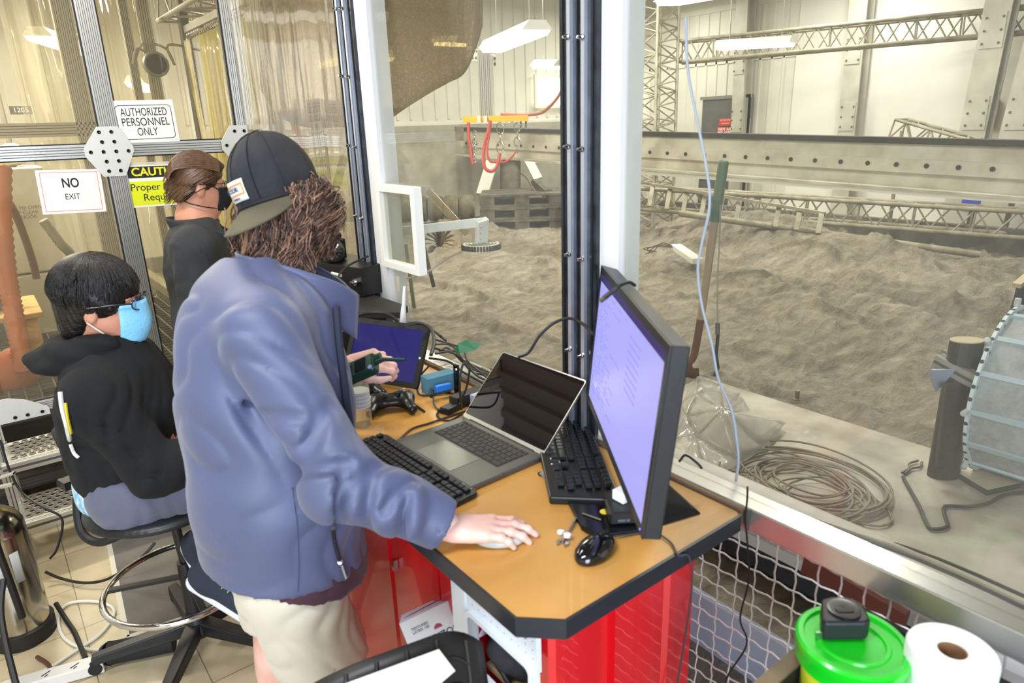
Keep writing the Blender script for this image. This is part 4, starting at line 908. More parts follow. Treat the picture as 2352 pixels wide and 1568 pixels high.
# ---------- ergonomic tall keyboard under the monitor ----------
dirk=(Vector((1.235,1.345,0))-Vector((.985,.985,0))); ang=math.atan2(dirk.y,dirk.x)-PI/2
k2=thing('tall_key_keyboard','black keyboard with tall glossy keys lying under the monitor','keyboard',(1.098,1.188,DZ+.001),ang)
MB().prism([(.075,-.26),(-.085,-.23),(-.085,.215),(.07,.225)],0,.02).build('case',kc,k2,local=True,bevel=.004)
keyboard(k2,.43,.15,[(x-.006,s) for x,s in stdrows(.021,.062,.425)],0,.022,M('glossy key cap','23262c',.22),.011,.003)
tr=thing('black_gadget_tray','black plastic tray with a small hub at the near end of the tall-key keyboard','tray',(.965,.925,DZ),ang)
MB().prism([(.10,-.03),(.085,-.075),(-.045,-.085),(-.07,-.05),(-.085,.06),(.09,.06)],0,.012).build('tray_body',M('gloss black tray','0e1013',.15),tr,local=True,bevel=.003)
MB().box((.025,-.025,.028),(.07,.065,.03),None,.004).build('hub',black,tr,local=True)
text('lettering','0000 00',.008,((.02,-.0585,.024),(1,0,0),(0,0,1)),M('grey mark','7b7e84',.5),tr,local=True)
one(MB().box((0,0,.012),(.034,.036,.026),None,.004),'white_usb_block',M('gloss white','e8ecf2',.25),'small white plastic block on the black hub by the monitor foot','adapter',None).location=(.985,.905,DZ+.043)
one(MB().cyl((0,0,0),(-.012,.045,0),.002,seg=8),'metal_stylus',steel,'thin metal stylus on the black tray','stylus',None,smooth=True).location=(.925,.91,DZ+.0145)
one(MB().lathe([(.0,.0012),(.010,.0012),(.010,0)],(0,0,0),20),'yellow_sticker',M('yellow disc','e6c92c',.5),'small round yellow sticker on the black tray beside the stylus','sticker',None).location=(.955,.93,DZ+.0125)
# ---------- monitor ----------
mt=Vector((1.216,1.2,1.436)); mr=Vector((.836,.666,1.432)); mbr=Vector((.816,.699,1.074)); mbl=Vector((1.195,1.232,1.078))
xm=((mr-mt)+(mbr-mbl)).normalized(); ym=((mt-mbl)+(mr-mbr)); ym=(ym-xm*ym.dot(xm)).normalized(); zm=xm.cross(ym)
cm=(mt+mr+mbl+mbr)/4; wm,hm_=.652,.362
mon=thing('monitor','large black monitor with a lit lilac page on its screen at the window','monitor',(cm.x,cm.y,DZ))
fm=(cm,xm,ym,zm)
body=MB().prism([(-wm/2,-hm_/2),(wm/2,-hm_/2),(wm/2,hm_/2),(-wm/2,hm_/2)],-.032,0,fm).build('housing',M('monitor black','1d2024',.35),mon,bevel=.003)
MB().prism([(-wm*.3,-hm_*.3),(wm*.3,-hm_*.3),(wm*.3,hm_*.3),(-wm*.3,hm_*.3)],-.06,-.032,fm).build('back_hump',MC['monitor black'],mon,bevel=.006)
b=MB(); rrect(b,cm,xm,ym,wm,hm_,.017,.0,.003); b.build('bezel',MC['monitor black'],mon)
def screenmat():
    m=bpy.data.materials.new('lit lilac page'); m.use_nodes=True; nt=m.node_tree; b=nt.nodes['Principled BSDF']; b.inputs['Base Color'].default_value=(.02,.02,.03,1); b.inputs['Roughness'].default_value=.35
    b.inputs['Emission Color'].default_value=lin('9a99e0'); b.inputs['Emission Strength'].default_value=.95; return m
MB().prism([(-wm/2+.017,-hm_/2+.017),(wm/2-.017,-hm_/2+.017),(wm/2-.017,hm_/2-.017),(-wm/2+.017,hm_/2-.017)],.0,.0012,fm).build('screen',screenmat(),mon)
db=MB().prism([(-wm/2+.017,hm_/2-.036),(wm/2-.017,hm_/2-.036),(wm/2-.017,hm_/2-.017),(-wm/2+.017,hm_/2-.017)],.0012,.0016,fm).build('title_bar',M('dark title bar','1a1038',.4,emit=('2a1f66',.6)),mon)
em=M('page text','6666b8',.5,emit=('7775c4',.8))
random.seed(5); tx=MB()
for i in range(26):
    yy=hm_/2-.05-.0105*i
    x0=-wm/2+.03+(0 if i%5 else .02); n_=random.randint(1,5)
    for j in range(n_):
        L_=random.uniform(.01,.05); tx.prism([(x0,yy),(x0+L_,yy),(x0+L_,yy+.003),(x0,yy+.003)],.0012,.0017,fm); x0+=L_+random.uniform(.006,.05)
for i in range(8):
    x0=.05; yy=hm_/2-.07-.016*i; tx.prism([(x0,yy),(x0+.10,yy),(x0+.10,yy+.0035),(x0,yy+.0035)],.0012,.0017,fm)
tx.build('page_text',em,mon)['kind']='stuff'
MB().lathe([(.002,0),(.002,.0008),(0,.001)],cm+xm*(wm/2-.02)-ym*(hm_/2-.009)+zm*.003,8,zm).build('power_light',M('blue led','4a58ff',.3,emit=('5a6bff',3)),mon)
# foot: wedge-like base and neck behind the panel
fc_=Vector((1.085,.90,DZ)); 
MB().add([Pz(1615,1180,DZ),Pz(1500,1215,DZ),Pz(1470,1180,DZ),Vector((1.14,1.0,DZ)),Pz(1615,1180,DZ)+Vector((-.012,.012,.012)),Pz(1500,1215,DZ)+Vector((0,.01,.012)),Vector((1.0,.92,DZ+.05)),Vector((1.13,.98,DZ+.065))],[(0,1,2,3),(4,5,6,7),(0,1,5,4),(1,2,6,5),(2,3,7,6),(3,0,4,7)]).build('foot',M('gloss black foot','121418',.18),mon,bevel=.004)
MB().bar(Vector((cm.x,cm.y,DZ+.01))-zm*.09,Vector((cm.x,cm.y,1.2))-zm*.055,.09,.03,zm).build('neck',MC['monitor black'],mon,bevel=.004)
# cable with plug draped over the monitor corner
cb=MB().tube(spline([Pd(1458,655,1.36),Pd(1445,648,1.33),Pd(1425,655,1.31),Pd(1405,670,1.31),Pd(1392,683,1.32)],6),.0035,8)
cu=thing('draped_cable','black cable with a silver plug draped over the upper corner of the monitor','cable',Pd(1420,660,1.33)); cb.build('cord',rubber,cu,smooth=True)
MB().bar(Pd(1402,672,1.305),Pd(1388,684,1.305),.012,.006).build('plug_grip',black,cu); MB().bar(Pd(1388,684,1.305),Pd(1378,692,1.305),.012,.005).build('plug',chrome,cu)
one(MB().tube(spline([Pd(1192,820,1.72),Pd(1215,808,1.76),Pd(1240,770,1.78),Pd(1275,740,1.78),Pd(1310,731,1.76),Pd(1340,745,1.72),Pd(1362,768,1.66)],8),.004,8),'arched_cable',rubber,'thin dark cable arching from the laptop lid to the monitor in front of the window','cable',Pd(1275,740,1.78),smooth=True)
# ---------- mouse ----------
ms=Vector((.845,.848,DZ)); S=SDF(); mr_=Vector((.98,.2,0)).normalized(); mp=Vector((-.2,.98,0)).normalized()
S.ell(ms+Vector((0,0,.008)),(.056,.034,.026),np.array([[mr_.x,mp.x,0],[mr_.y,mp.y,0],[0,0,1]]))
V,Q=S.mesh(.0025,clip=lambda X,Y,Z:DZ+.0015-Z+0*X+0*Y)
mo=thing('computer_mouse','glossy black corded mouse near the front corner of the desk','mouse',ms); npmesh('shell',V,Q,M('gloss black shell','0c0d11',.10,coat=.6),mo,2)
MB().bar(ms+mr_*.028+Vector((0,0,.031)),ms+mr_*.045+Vector((0,0,.026)),.006,.01).build('wheel',rubber,mo)
MB().tube(spline([ms+mr_*.052+Vector((0,0,.01)),Pz(1455,1226,DZ+.004),Pz(1500,1222,DZ+.004),Pz(1540,1245,DZ+.004),Pz(1558,1275,DZ+.003),Vector((1.0,.733,DZ-.02)),Vector((1.005,.727,DZ-.1)),Vector((.99,.735,DZ-.3)),Vector((.96,.74,DZ-.5)),Vector((.95,.745,DZ-.7))],7),.0022,7).build('cord',M('grey mouse cord','3b3d44',.5),mo,smooth=True)
# spanner, washers
w0,w1_=Pz(1292,1250,DZ),Pz(1332,1182,DZ); wd_=(w1_-w0).normalized()
wr=thing('small_spanner','small steel spanner lying beside the black tray','spanner',w0); MB().bar(w0+Vector((0,0,.004)),w1_+Vector((0,0,.004)),.004,.011).build('handle',steel,wr)
for nme,p,s in (('open_jaw',w0,1),('open_jaw',w1_,-1)):
    MB().prism([(math.cos(R(a))*.013,math.sin(R(a))*.013) for a in range(40,321,20)]+[(math.cos(R(a))*.006,math.sin(R(a))*.006) for a in range(320,39,-20)],0,.006,(p,-wd_*s,Vector((0,0,1)).cross(-wd_*s),Vector((0,0,1)))).build(nme,steel,wr)
for px,py_ in ((1288,1225),(1303,1232)):
    one(MB().lathe([(.003,.0),(.008,.001),(.008,.006),(.003,.007)],(0,0,0),14),'white_washer',white,'small white plastic washer '+('nearer' if px>1290 else 'farther left')+' beside the spanner','washer',None,'white washers by the spanner').location=Pz(px,py_,DZ+.001 if px<1290 else DZ+.009)
# thumb-size grey mouse under the fingers
# black clip and little things by the laptop corner
cl=Pz(1255,1085,DZ); t=thing('brass_key_clip','black clip with a small brass ring beside the laptop corner','clip',cl)
MB().bar(cl+Vector((-.025,-.0,.004)),cl+Vector((.02,-.012,.004)),.012,.006).build('clip_body',black,t); MB().lathe([(.003,.006),(.007,.007),(.007,.011),(.003,.012)],cl+Vector((.002,-.004,0)),14).build('ring',M('brass','b98a2e',.3,.9),t)
bgm=glassmat('clear plastic bag','f4f6fa',.5,'e6ecf6',6,2,.1)
b_=SDF(); b_.ell(Pz(1285,1095,DZ+.008),(.028,.055,.010),np.array([[.95,-.3,0],[.3,.95,0],[0,0,1]])); V,Q=b_.mesh(.004,disp=lambda X,Y,Z:.002*np.sin(X*260)*np.sin(Y*190),clip=lambda X,Y,Z:DZ+.001-Z+0*X+0*Y); tag(npmesh('small_clear_bag',V,Q,bgm,None),'small clear plastic bag between laptop and tall-key keyboard','bag')
one(MB().bar(Pz(1285,1105,DZ+.006),Pz(1294,1140,DZ+.004),.009,.004),'white_marker',M('white cap','e9edf4',.3),'short white plastic stick in front of the clear bag','stick',Pz(1290,1120,DZ))
one(MB().tube(spline([Pz(1258,1060,DZ+.01),Pz(1272,1052,DZ+.025),Pz(1290,1070,DZ+.015),Pz(1265,1066,DZ+.02)],6),.003,6),'short_white_cable',M('white cable','d6dbe4',.4),'short bundle of white cable by the laptop hinge corner','cable',Pz(1270,1060,DZ),smooth=True)
q=Pz(1330,930,DZ+.012); one(MB().tube(spline([q+Vector((-.02,.02,0)),q+Vector((0,.03,.008)),q+Vector((.02,.02,0))],5),.006,8),'blue_clip',M('bright blue','1f6fd0',.35),'bright blue plastic clip at the far end of the tall-key keyboard','clip',q,smooth=True)
# ---------- far desk clutter ----------
t0=Vector((.89,2.139,.963)); t1=Vector((1.024,1.857,.963)); ut=(t1-t0).normalized(); nt_=Vector((-ut.y,ut.x,0)); upt=(nt_*math.sin(R(28))+Vector((0,0,1))*math.cos(R(28))).normalized(); zt=ut.cross(upt)
tabl=thing('tablet','large tablet in a black case leaning up with a dark blue screen','tablet',(t0+t1)/2)
ft=((t0+t1)/2,ut,upt,zt)
MB().prism(rpoly(.315,.215,.012),-.012,.0,ft).build('case',M('tablet case','1b1b1e',.5),tabl,bevel=.002)
b=MB(); rrect(b,(t0+t1)/2+upt*.1075,ut,upt,.315,.215,.019,.0,.003,.012); b.build('rim',MC['tablet case'],tabl)
MB().prism([(-.138,.019),(.138,.019),(.138,.196),(-.138,.196)],.0,.001,ft).build('screen',M('dark blue lit screen','141440',.08,emit=('36347c',.42)),tabl)
MB().prism([(.142,.10),(.149,.10),(.149,.107),(.142,.107)],.003,.0035,ft).build('button',white,tabl)
MB().bar((t0+t1)/2+upt*.12-zt*.012,Vector(((t0.x+t1.x)/2+nt_.x*.14,(t0.y+t1.y)/2+nt_.y*.14,DZ+.003)),.12,.004,ut).build('stand_flap',MC['tablet case'],tabl)
def gamepad(name,label,p,rz,btn,grp):
    t=thing(name,label,'game controller',p,rz,grp); S=SDF()
    S.ell((0,0,.028),(.055,.032,.018)).cap((-.045,-.005,.026),(-.062,-.058,.016),.021,.016,.02).cap((.045,-.005,.026),(.062,-.058,.016),.021,.016,.02).ell((-.042,.012,.03),(.026,.024,.018)).ell((.042,.012,.03),(.026,.024,.018))
    V,Q=S.mesh(.003); V=V@np.array([[math.cos(rz),math.sin(rz),0],[-math.sin(rz),math.cos(rz),0],[0,0,1]])+np.array(p); npmesh('shell',V,Q,M('gamepad black','141416',.3),t,2)
    for c_,x,y in (('green',.042,.002),('red2',.052,.011),('blue2',.032,.011),('amber',.042,.02)):
        MB().lathe([(.0046,0),(.0046,.004),(.0,.0055)],(x,y,.051),12).build('button',M('button '+c_,{'green':'3fae3a','red2':'d8382a','blue2':'2f62e0','amber':'f0a020'}[c_] if btn else '2a2a2c',.3),t,local=True,smooth=True)
    for x,y in ((-.042,.012),(.02,-.012)): MB().lathe([(.006,0),(.005,.006),(.009,.008),(.009,.011),(.0,.010)],(x,y,.047),16).build('stick',rubber,t,local=True,smooth=True)
    MB().box((-.02,-.012,.050),(.018,.006,.004)).box((-.02,-.012,.050),(.006,.018,.004)).build('direction_pad',black,t,local=True); return t
gamepad('game_controller','black game controller with four coloured buttons in front of the tablet',Pz(900,938,DZ+.001),R(-28),True,'game controllers')
g2=gamepad('game_controller','black game controller under the tablet, its shell partly hidden by the hand',Pz(862,905,DZ+.001)+Vector((-.05,.02,0)),R(-10),False,'game controllers')
# bottle
bp=Pz(832,975,DZ); bt_=thing('water_bottle','ribbed clear plastic water bottle on the desk under the held radio','bottle',bp)
MB().lathe([(.0,0),(.028,.0),(.03,.008)]+[(.029+.002*(i%2),.012+.006*i) for i in range(18)]+[(.03,.13),(.026,.16),(.013,.185),(.013,.2)],bp,24).build('body',glassmat('bottle plastic','eef2ee',.18,'e4dcc4',5,2,.05),bt_,smooth=True)
MB().lathe([(.015,.188),(.015,.205),(0,.206)],bp,18).build('cap',white,bt_); MB().lathe([(.0302,.06),(.0306,.06),(.0306,.11),(.0302,.11)],bp,24).build('label_band',M('bottle label','cfd6dc',.5),bt_)
# adapters / usb gear
a0=Pz(1075,925,DZ); t=thing('power_brick','black power brick with a white label behind the laptop hinge','power adapter',a0)
MB().bar(Pz(1040,925,DZ+.02),Pz(1108,900,DZ+.02),.04,.04).build('body',M('brick black','1c1c1c',.5),t,bevel=.004); MB().bar(Pz(1082,917,DZ+.022),Pz(1104,908,DZ+.022),.0415,.03).build('label_patch',M('label grey','aab2c4',.5),t)
a1=Pz(1035,938,DZ); t=thing('usb_hub','small black USB hub with plugs in front of the power brick','hub',a1); MB().bar(Pz(1020,945,DZ+.012),Pz(1058,925,DZ+.012),.035,.022).build('body',black,t,bevel=.003); MB().bar(Pz(1008,943,DZ+.008),Pz(1022,938,DZ+.008),.014,.01).build('plug',black,t)
# slim upright device with cables
t=thing('upright_receiver','slim black upright receiver stick behind the hub','receiver',Pz(1050,900,DZ)); p=Pz(1050,905,DZ); MB().bar(p+Vector((0,0,.0)),p+Vector((.006,.006,.10)),.022,.01).build('body',M('gloss black stick','0d0d0f',.12),t,bevel=.002); MB().bar(p+Vector((-.004,-.010,.088)),p+Vector((-.004,-.010,.092)),.004,.003).build('led',M('white led','dfe8ff',.3,emit=('cfdcff',2)),t)
# blue foam block and blue plug, small black charger
bq=Pz(1010,880,DZ); one(MB().bar(Pz(975,885,DZ+.03),Pz(1042,868,DZ+.03),.05,.055),'blue_foam_block',M('dusty blue foam','4f8296',.7),'dull blue box behind the tablet corner','box',bq)
one(MB().bar(Pz(1000,893,DZ+.035),Pz(1035,885,DZ+.035),.018,.02),'blue_plug',M('bright blue plug','2277d8',.35),'bright blue plug on the desk in front of the dull blue box','plug',Pz(1018,892,DZ+.024),bevel=.003)
t=thing('small_charger','small black charger standing beside the blue plug','charger',Pz(992,893,DZ)); MB().bb(Pz(992,895,DZ)+Vector((-.014,-.014,0)),Pz(992,895,DZ)+Vector((.014,.014,.055))).build('body',black,t,bevel=.003); MB().cyl(Pz(992,910,DZ+.02),Pz(992,895,DZ+.03),.008,.006,10).build('strain_relief',rubber,t)
one(MB().add([Pz(1056,812,1.02)+Vector(q) for q in ((0,0,0),(.05,-.03,.01),(.07,-.035,.03),(.03,-.0,.045),(0,.01,.035),(.0,.03,0),(.05,.02,0))],[(0,1,2,3,4),(0,5,6,1),(1,6,2),(2,6,5,3),(3,5,4),(4,5,0)]),'green_tag',M('green plastic','188a52',.4),'small green plastic piece on the cable bundle','tag',Pz(1056,812,1.02))
t=thing('white_antenna','white rod antenna standing behind the tablet','antenna',Pz(925,750,1.05)); b0=Pd(924,765,2.42); b1=Pd(929,658,2.38); MB().tube([b0,b0.lerp(b1,.35),b0.lerp(b1,.5),b0.lerp(b1,.62),b1],0,12,rr=[.011,.0105,.009,.0065,.005]).build('rod',M('antenna white','e2e2de',.4),t,smooth=True); MB().cyl(Vector((b0.x,b0.y,DZ)),b0,.012,.011,10).build('stem',black,t,smooth=True)
MB().bb((b0.x-.04,b0.y-.04,DZ),(b0.x+.04,b0.y+.04,DZ+.03)).build('router_base',black,t)
# cable bundle
random.seed(11)
cmats=M('black cable','1a1a1c',.5)
def cable(pts,r,label,group=None,mat=None,nm='cable'):
    return one(MB().tube(spline(pts,7),r,7),nm,mat or cmats,label,'cable',Vector(pts[len(pts)//2]),group,smooth=True)
G_='black cables tangled behind the tablet'
cable(L3(Pd(783,765,2.2),Pd(800,735,2.25),Pd(840,720,2.3),Pd(885,720,2.3),Pd(915,738,2.3)),.006,'thick black cable arching over the top left of the tablet',G_)
cable(L3(Pd(940,744,2.25),Pd(965,742,2.25),Pd(990,755,2.2),Pd(997,785,2.15),Pd(990,815,2.1)),.006,'thick black cable curling around the top right of the tablet',G_)
cable(L3(Pd(930,745,2.35),Pd(945,741,2.35),Pd(962,752,2.35),Pd(975,760,2.3)),.004,'short black cable right of the antenna foot',G_)
cable(L3(Pd(998,760,2.3),Pd(1015,775,2.25),Pd(1025,782,2.25),Pd(1010,770,2.25)),.004,'small black cable hook right of the tablet',G_)
ends=[((995,778),(1060,800),(1075,830),(1120,868)),((998,790),(1040,795),(1080,850),(1122,862)),((1000,800),(1050,815),(1090,858),(1120,875)),((985,822),(1030,830),(1060,852),(1110,880)),((1000,812),(1045,806),(1062,826),(1125,856)),((1010,805),(1030,800),(1075,842),(1118,858))]
names=['topmost strand of the cable bundle running to the laptop','second strand of the cable bundle, bowed upward','middle strand of the cable bundle with a deep sag','lowest strand of the cable bundle crossing the blue box','strand of the cable bundle looping over the green tag','short strand of the cable bundle starting at the tablet corner']
for e_,nm_ in zip(ends,names): cable([Pz(a,b,DZ+.07-.012*i) for i,(a,b) in enumerate(e_)],.004,nm_,G_)
cable([Pz(985,840,DZ+.05),Pz(962,870,DZ+.02),Pz(962,905,DZ+.005),Pz(1000,905,DZ+.005),Pz(1035,898,DZ+.01)],.003,'thin cable dropping beside the tablet edge and crossing to the charger',G_)
cable([Pz(995,910,DZ+.02),Pz(997,930,DZ+.006),Pz(1015,945,DZ+.005),Pz(1035,938,DZ+.015)],.003,'thin cable from the small charger to the hub',G_)
cable([Pz(1060,940,DZ+.02),Pz(1056,880,DZ+.12),Pz(1064,835,DZ+.17),Pz(1078,850,DZ+.15),Pz(1068,900,DZ+.07),Pz(1050,925,DZ+.02)],.0035,'thin cable loop standing up around the receiver stick',G_)
cable([Pz(1125,880,DZ+.03),Pz(1105,905,DZ+.01),Pz(1080,912,DZ+.004),Pz(1050,905,DZ+.004),Pz(1020,900,DZ+.004)],.0035,'thin cable sweeping from the laptop lid to the left',G_)
cable([Pz(915,1012,DZ+.004),Pz(945,985,DZ+.004),Pz(985,972,DZ+.004),Pz(1035,955,DZ+.004),Pz(1080,940,DZ+.004)],.003,'thin cable running from the laptop front corner along its left side',G_)
cable([Pz(1062,950,DZ+.004),Pz(1030,966,DZ+.004),Pz(1004,955,DZ+.004),Pz(1010,942,DZ+.006),Pz(1020,945,DZ+.008)],.0028,'thin cable ring lying in front of the hub',G_)
cable([Pz(925,915,DZ+.004),Pz(945,925,DZ+.004),Pz(968,940,DZ+.004),Pz(975,945,DZ+.004)],.0035,'short black stylus-like cable end on the bare desk')
# black equipment case and camera
bc=thing('black_case','flat black equipment case at the far end of the desk beside the window','case',(.95,2.3,DZ))
MB().prism([(1.185,2.165),(1.17,2.78),(.62,2.8),(.62,2.42),(.98,2.245),(1.12,2.11)],1.135,1.16).build('lid',M('black case lid','262421',.6,bump=(80,.05)),bc,bevel=.003); MB().prism([(1.14,2.26),(1.14,2.48),(.66,2.48),(.66,2.44),(.98,2.3)],DZ,1.135).build('body',M('black case body','141416',.6),bc)
q0=Pz(835,683,1.161); q1=Pz(745,668,1.161); ub=(q0-q1).normalized(); vb=Vector((-ub.y,ub.x,0))
if vb.dot(Vector((.58,.757,0)))<0: vb=-vb
bb_=thing('black_connector_box','black box with a silver round connector behind the black case lid','box',q1); 
MB().add([q1-ub*.12+ub*0,q0,q0+vb*.2,q1-ub*.12+vb*.2]+[p+Vector((0,0,.115)) for p in (q1-ub*.12,q0,q0+vb*.2,q1-ub*.12+vb*.2)],[(0,3,2,1),(4,5,6,7),(0,1,5,4),(1,2,6,5),(2,3,7,6),(3,0,4,7)]).build('body',M('black box steel','0f0f10',.4),bb_,bevel=.002)
cq=q0-ub*.03+Vector((0,0,.06)); MB().lathe([(.0,.03),(.008,.03),(.008,.012),(.014,.012),(.014,0)],cq,18,-vb).build('connector',chrome,bb_,smooth=True)
cable([cq-vb*.03,cq-vb*.05+Vector((0,0,-.05)),Pd(795,655,2.45),Pd(778,635,2.5),Pd(800,610,2.55),Pd(846,588,2.6)],.004,'thin black cable from the round connector up to the window post')
ctop=q1+Vector((0,0,.116)); cc=Pd(757,607,2.85); cc.z=max(cc.z,ctop.z+.05); 
cc=cc+Vector((.787,-.616,0))*.03; ca=thing('photo_camera','black photo camera with a large lens sitting on the black connector box','camera',(cc.x,cc.y,ctop.z))
cx_,cy_=ub,vb; B=lambda a,b,c: Vector((cc.x,cc.y,ctop.z))+ub*a-vb*b+Vector((0,0,c))
MB().add([B(a,b,c) for a in (-.075,.05) for b in (-.02,.03) for c in (0,.085)],[(0,1,3,2),(4,6,7,5),(0,4,5,1),(2,3,7,6),(0,2,6,4),(1,5,7,3)]).build('body',M('camera black','151515',.55),ca,bevel=.008)
MB().add([B(a,b,c) for a in (-.03,.03) for b in (-.02,.03) for c in (.085,.105)],[(0,1,3,2),(4,6,7,5),(0,4,5,1),(2,3,7,6),(0,2,6,4),(1,5,7,3)]).build('viewfinder',MC['camera black'],ca,bevel=.006)
ld=(ub*.75-vb*.66).normalized(); lc=B(.03,.03,.047)
MB().lathe([(.038,-.02),(.04,.03),(.043,.05),(.043,.075),(.036,.076),(.034,.06)],lc,28,ld).build('lens_barrel',M('lens black','121212',.35),ca,smooth=True); MB().lathe([(.035,.062),(.0,.066)],lc,24,ld).build('lens_glass',M('lens glass','0a0c10',.05,coat=1),ca,smooth=True)
MB().lathe([(.012,0),(.012,.006),(0,.007)],B(.0,.0,.105),14).build('yellow_cap',M('yellow cap','e0b020',.4),ca); text('lettering','SONY',.012,(B(-.0,.0312,.095),ub,(0,0,1)),M('white camera print','e0e0e0',.4),ca)
one(MB().cyl(Pd(762,627,2.62),Pd(784,633,2.6),.006,seg=10),'white_marker_pen',M('pen white','d8d8c8',.4),'white marker pen lying in front of the camera lens','pen',Pd(773,630,2.6),smooth=True)
# ================= NEAR RIGHT: CART, TUB, ROLL, TAPE =================
ct=thing('utility_cart','black utility cart with a brown rim holding the green tub and paper roll','cart',(1.0,.2,0))
xc0,xc1,yc0,yc1=.80,1.17,-.25,.478
rim=M('brown rim','77654e',.7,var=('5b4b38',12)); cz=.84
MB().bb((xc0,yc0,.74),(xc1,yc1,.755)).build('tray_floor',M('cart black','131416',.6),ct)
for a,b,nm in (((xc0,yc1-.02,.755),(xc1,yc1,cz+.05),'tray_wall'),((xc0,yc0,.755),(xc0+.02,yc1-.02,cz+.05),'tray_wall'),((xc1-.015,yc0,.755),(xc1,yc1-.02,cz+.05),'tray_wall'),((xc0+.02,yc0,.755),(xc1-.015,yc0+.02,cz+.05),'tray_wall')): MB().bb(a,b).build(nm,MC['cart black'],ct)
MB().bb((xc0-.004,yc1-.022,cz+.05),(xc1,yc1+.004,cz+.055)).build('rim_strip',rim,ct)
for x,y in ((xc0+.03,yc0+.03),(xc1-.03,yc0+.03),(xc0+.03,yc1-.03),(xc1-.03,yc1-.03)): MB().bb((x-.02,y-.02,0),(x+.02,y+.02,.74)).build('leg',MC['cart black'],ct)
tp=Pd(1960,1462,1.13); tz_=tp.z; TB=Vector((tp.x,tp.y,.7555)); H_=tz_-.7555-.004
tub=thing('wipes_tub','yellow tub with a bright green screw lid on the black cart','tub',TB)
MB().lathe([(0,0),(.068,0),(.072,.01),(.078,H_-.03),(.074,H_-.028),(.0,H_-.03)],TB,48).build('tub_body',M('tub yellow','e2e22a',.35,var=('d6e84a',3)),tub,smooth=True)
MB().lathe([(.082,H_-.045),(.086,H_-.042),(.0865,H_-.022),(.088,H_-.018),(.088,H_-.004),(.084,H_),(.076,H_),(.074,H_-.005),(.058,H_-.005),(.056,H_-.002),(.05,H_-.002),(.048,H_-.006),(.0,H_-.006)],TB,56).build('green_lid',M('lid green','18c522',.25,coat=.3),tub,smooth=True)
MB().prism([(-.052,-.1),(.052,-.1),(.052,.03),(0,.045),(-.052,.03)],0,0.001,((0,0,0),(1,0,0),(0,1,0),(0,0,1)))
lb=MB(); lb.grid(lambda u,v:TB+Vector((math.cos(R(190+80*u))*.0792,math.sin(R(190+80*u))*.0792,.02+(H_-.1)*v+.02*math.sin(u*PI))),14,3); lb.build('label_patch',M('label teal','2aa88a',.4),tub,smooth=True,solid=.0005)
tm=thing('tape_measure','black tape measure lying on the green tub lid','tape measure',TB+Vector((-.0,.015,H_)))
O_=TB+Vector((.012,.026,H_-.001)); rt=R(-38); cx_=Vector((math.cos(rt),math.sin(rt),0)); cy_=Vector((-math.sin(rt),math.cos(rt),0))
MB().prism([(-.044,-.030),(.024,-.032),(.034,-.024),(.038,0),(.034,.024),(.02,.034),(-.004,.036),(-.024,.03),(-.034,.006),(-.044,-.018)],0,.036,(O_,cx_,cy_,(0,0,1))).build('case',M('tape black rubber','191b20',.5),tm,bevel=.005)
MB().lathe([(.026,0),(.026,.003),(.022,.0035),(0,.002)],O_+Vector((0,0,.036)),28).build('round_face',M('tape face','0d0e10',.25),tm,smooth=True)
MB().prism([(-.016,-.002),(.016,-.002),(.013,-.010),(-.013,-.010)],.0385,.0405,(O_,cx_,cy_,(0,0,1))).build('raised_slot',rubber,tm); MB().bar(O_-cx_*.044-cy_*.024+Vector((0,0,.004)),O_-cx_*.054-cy_*.024+Vector((0,0,.004)),.003,.018).build('hook',steel,tm)
rp_=Pd(2188,1492,1.07); RB=Vector((rp_.x,rp_.y,.7555)); hr_=rp_.z-.7555
ro=thing('paper_towel_roll','white paper towel roll standing on the cart beside the green tub','paper roll',RB)
MB().lathe([(.021,0),(.062,0),(.064,.004),(.064,hr_-.004),(.062,hr_),(.021,hr_),(.021,0)],RB,56).build('paper',M('soft white paper','efefee',.9,bump=(40,.05)),ro,smooth=True)
MB().lathe([(.019,.002),(.0212,.002),(.0212,hr_-.003),(.019,hr_-.003),(.019,.002)],RB,36).build('core',M('cardboard core','8f6a48',.8),ro,smooth=True)
# ================= NEAR CHAIR BACK =================
chm=M('chair black plastic','1b1918',.45); ncc=thing('office_chair','black office chair in the foreground, its ribbed backrest cut by the picture edge','chair',(.36,.86,0))
O=Pd(865,1508,1.22); xa=(Pd(1080,1540,1.26)-Pd(660,1575,1.2)); xa=Vector((xa.x,xa.y,0)).normalized(); ya=Vector((0,0,1)).lerp(Vector((.58,.757,0)),.45).normalized(); ya=(ya-xa*ya.dot(xa)).normalized(); za=xa.cross(ya)
def bk(u,v,off=0):
    s=(u-.5)*2; W_=.20*(1-.06*v); 
    hh=.5-.0*abs(s); r=max(0,abs(s)-.55)/.45; top=.045*(1-(r**2.2)) + .0
    x=s*W_; y=-.46*(1-v)+ (top-.045*1.0)*v -.02*(1-u)*v + .012*v
    y+=.05*(u-.5)-.03*max(0,-s)**2; z=-.05*s*s+.02*math.sin(v*PI)+off
    return O+xa*x+ya*y+za*z
m=MB(); m.grid(lambda u,v:bk(u,v),24,20); m.build('backrest',chm,ncc,smooth=True,solid=.022)
rb=MB()
for i in range(7):
    u=(i+.5)/7
    rb.tube([bk(u,.1+.88*k/14,.012) for k in range(15)],.004,6)
for j in range(7):
    v=.3+.65*j/7
    for i in range(6):
        u0=(i+.5)/7; sh=.03 if i%2 else 0
        rb.tube([bk(u0+ (1/7)*k/5,min(.97,v+sh+.02*math.sin(k/5*PI)),.012) for k in range(6)],.004,6)
rb.build('raised_rib',chm,ncc,smooth=True)['kind']='stuff'
sb=O-ya*.47
MB().bar(O-ya*.40-za*.03,Vector((.34,.78,.42)),.06,.02).build('back_spine',black,ncc)
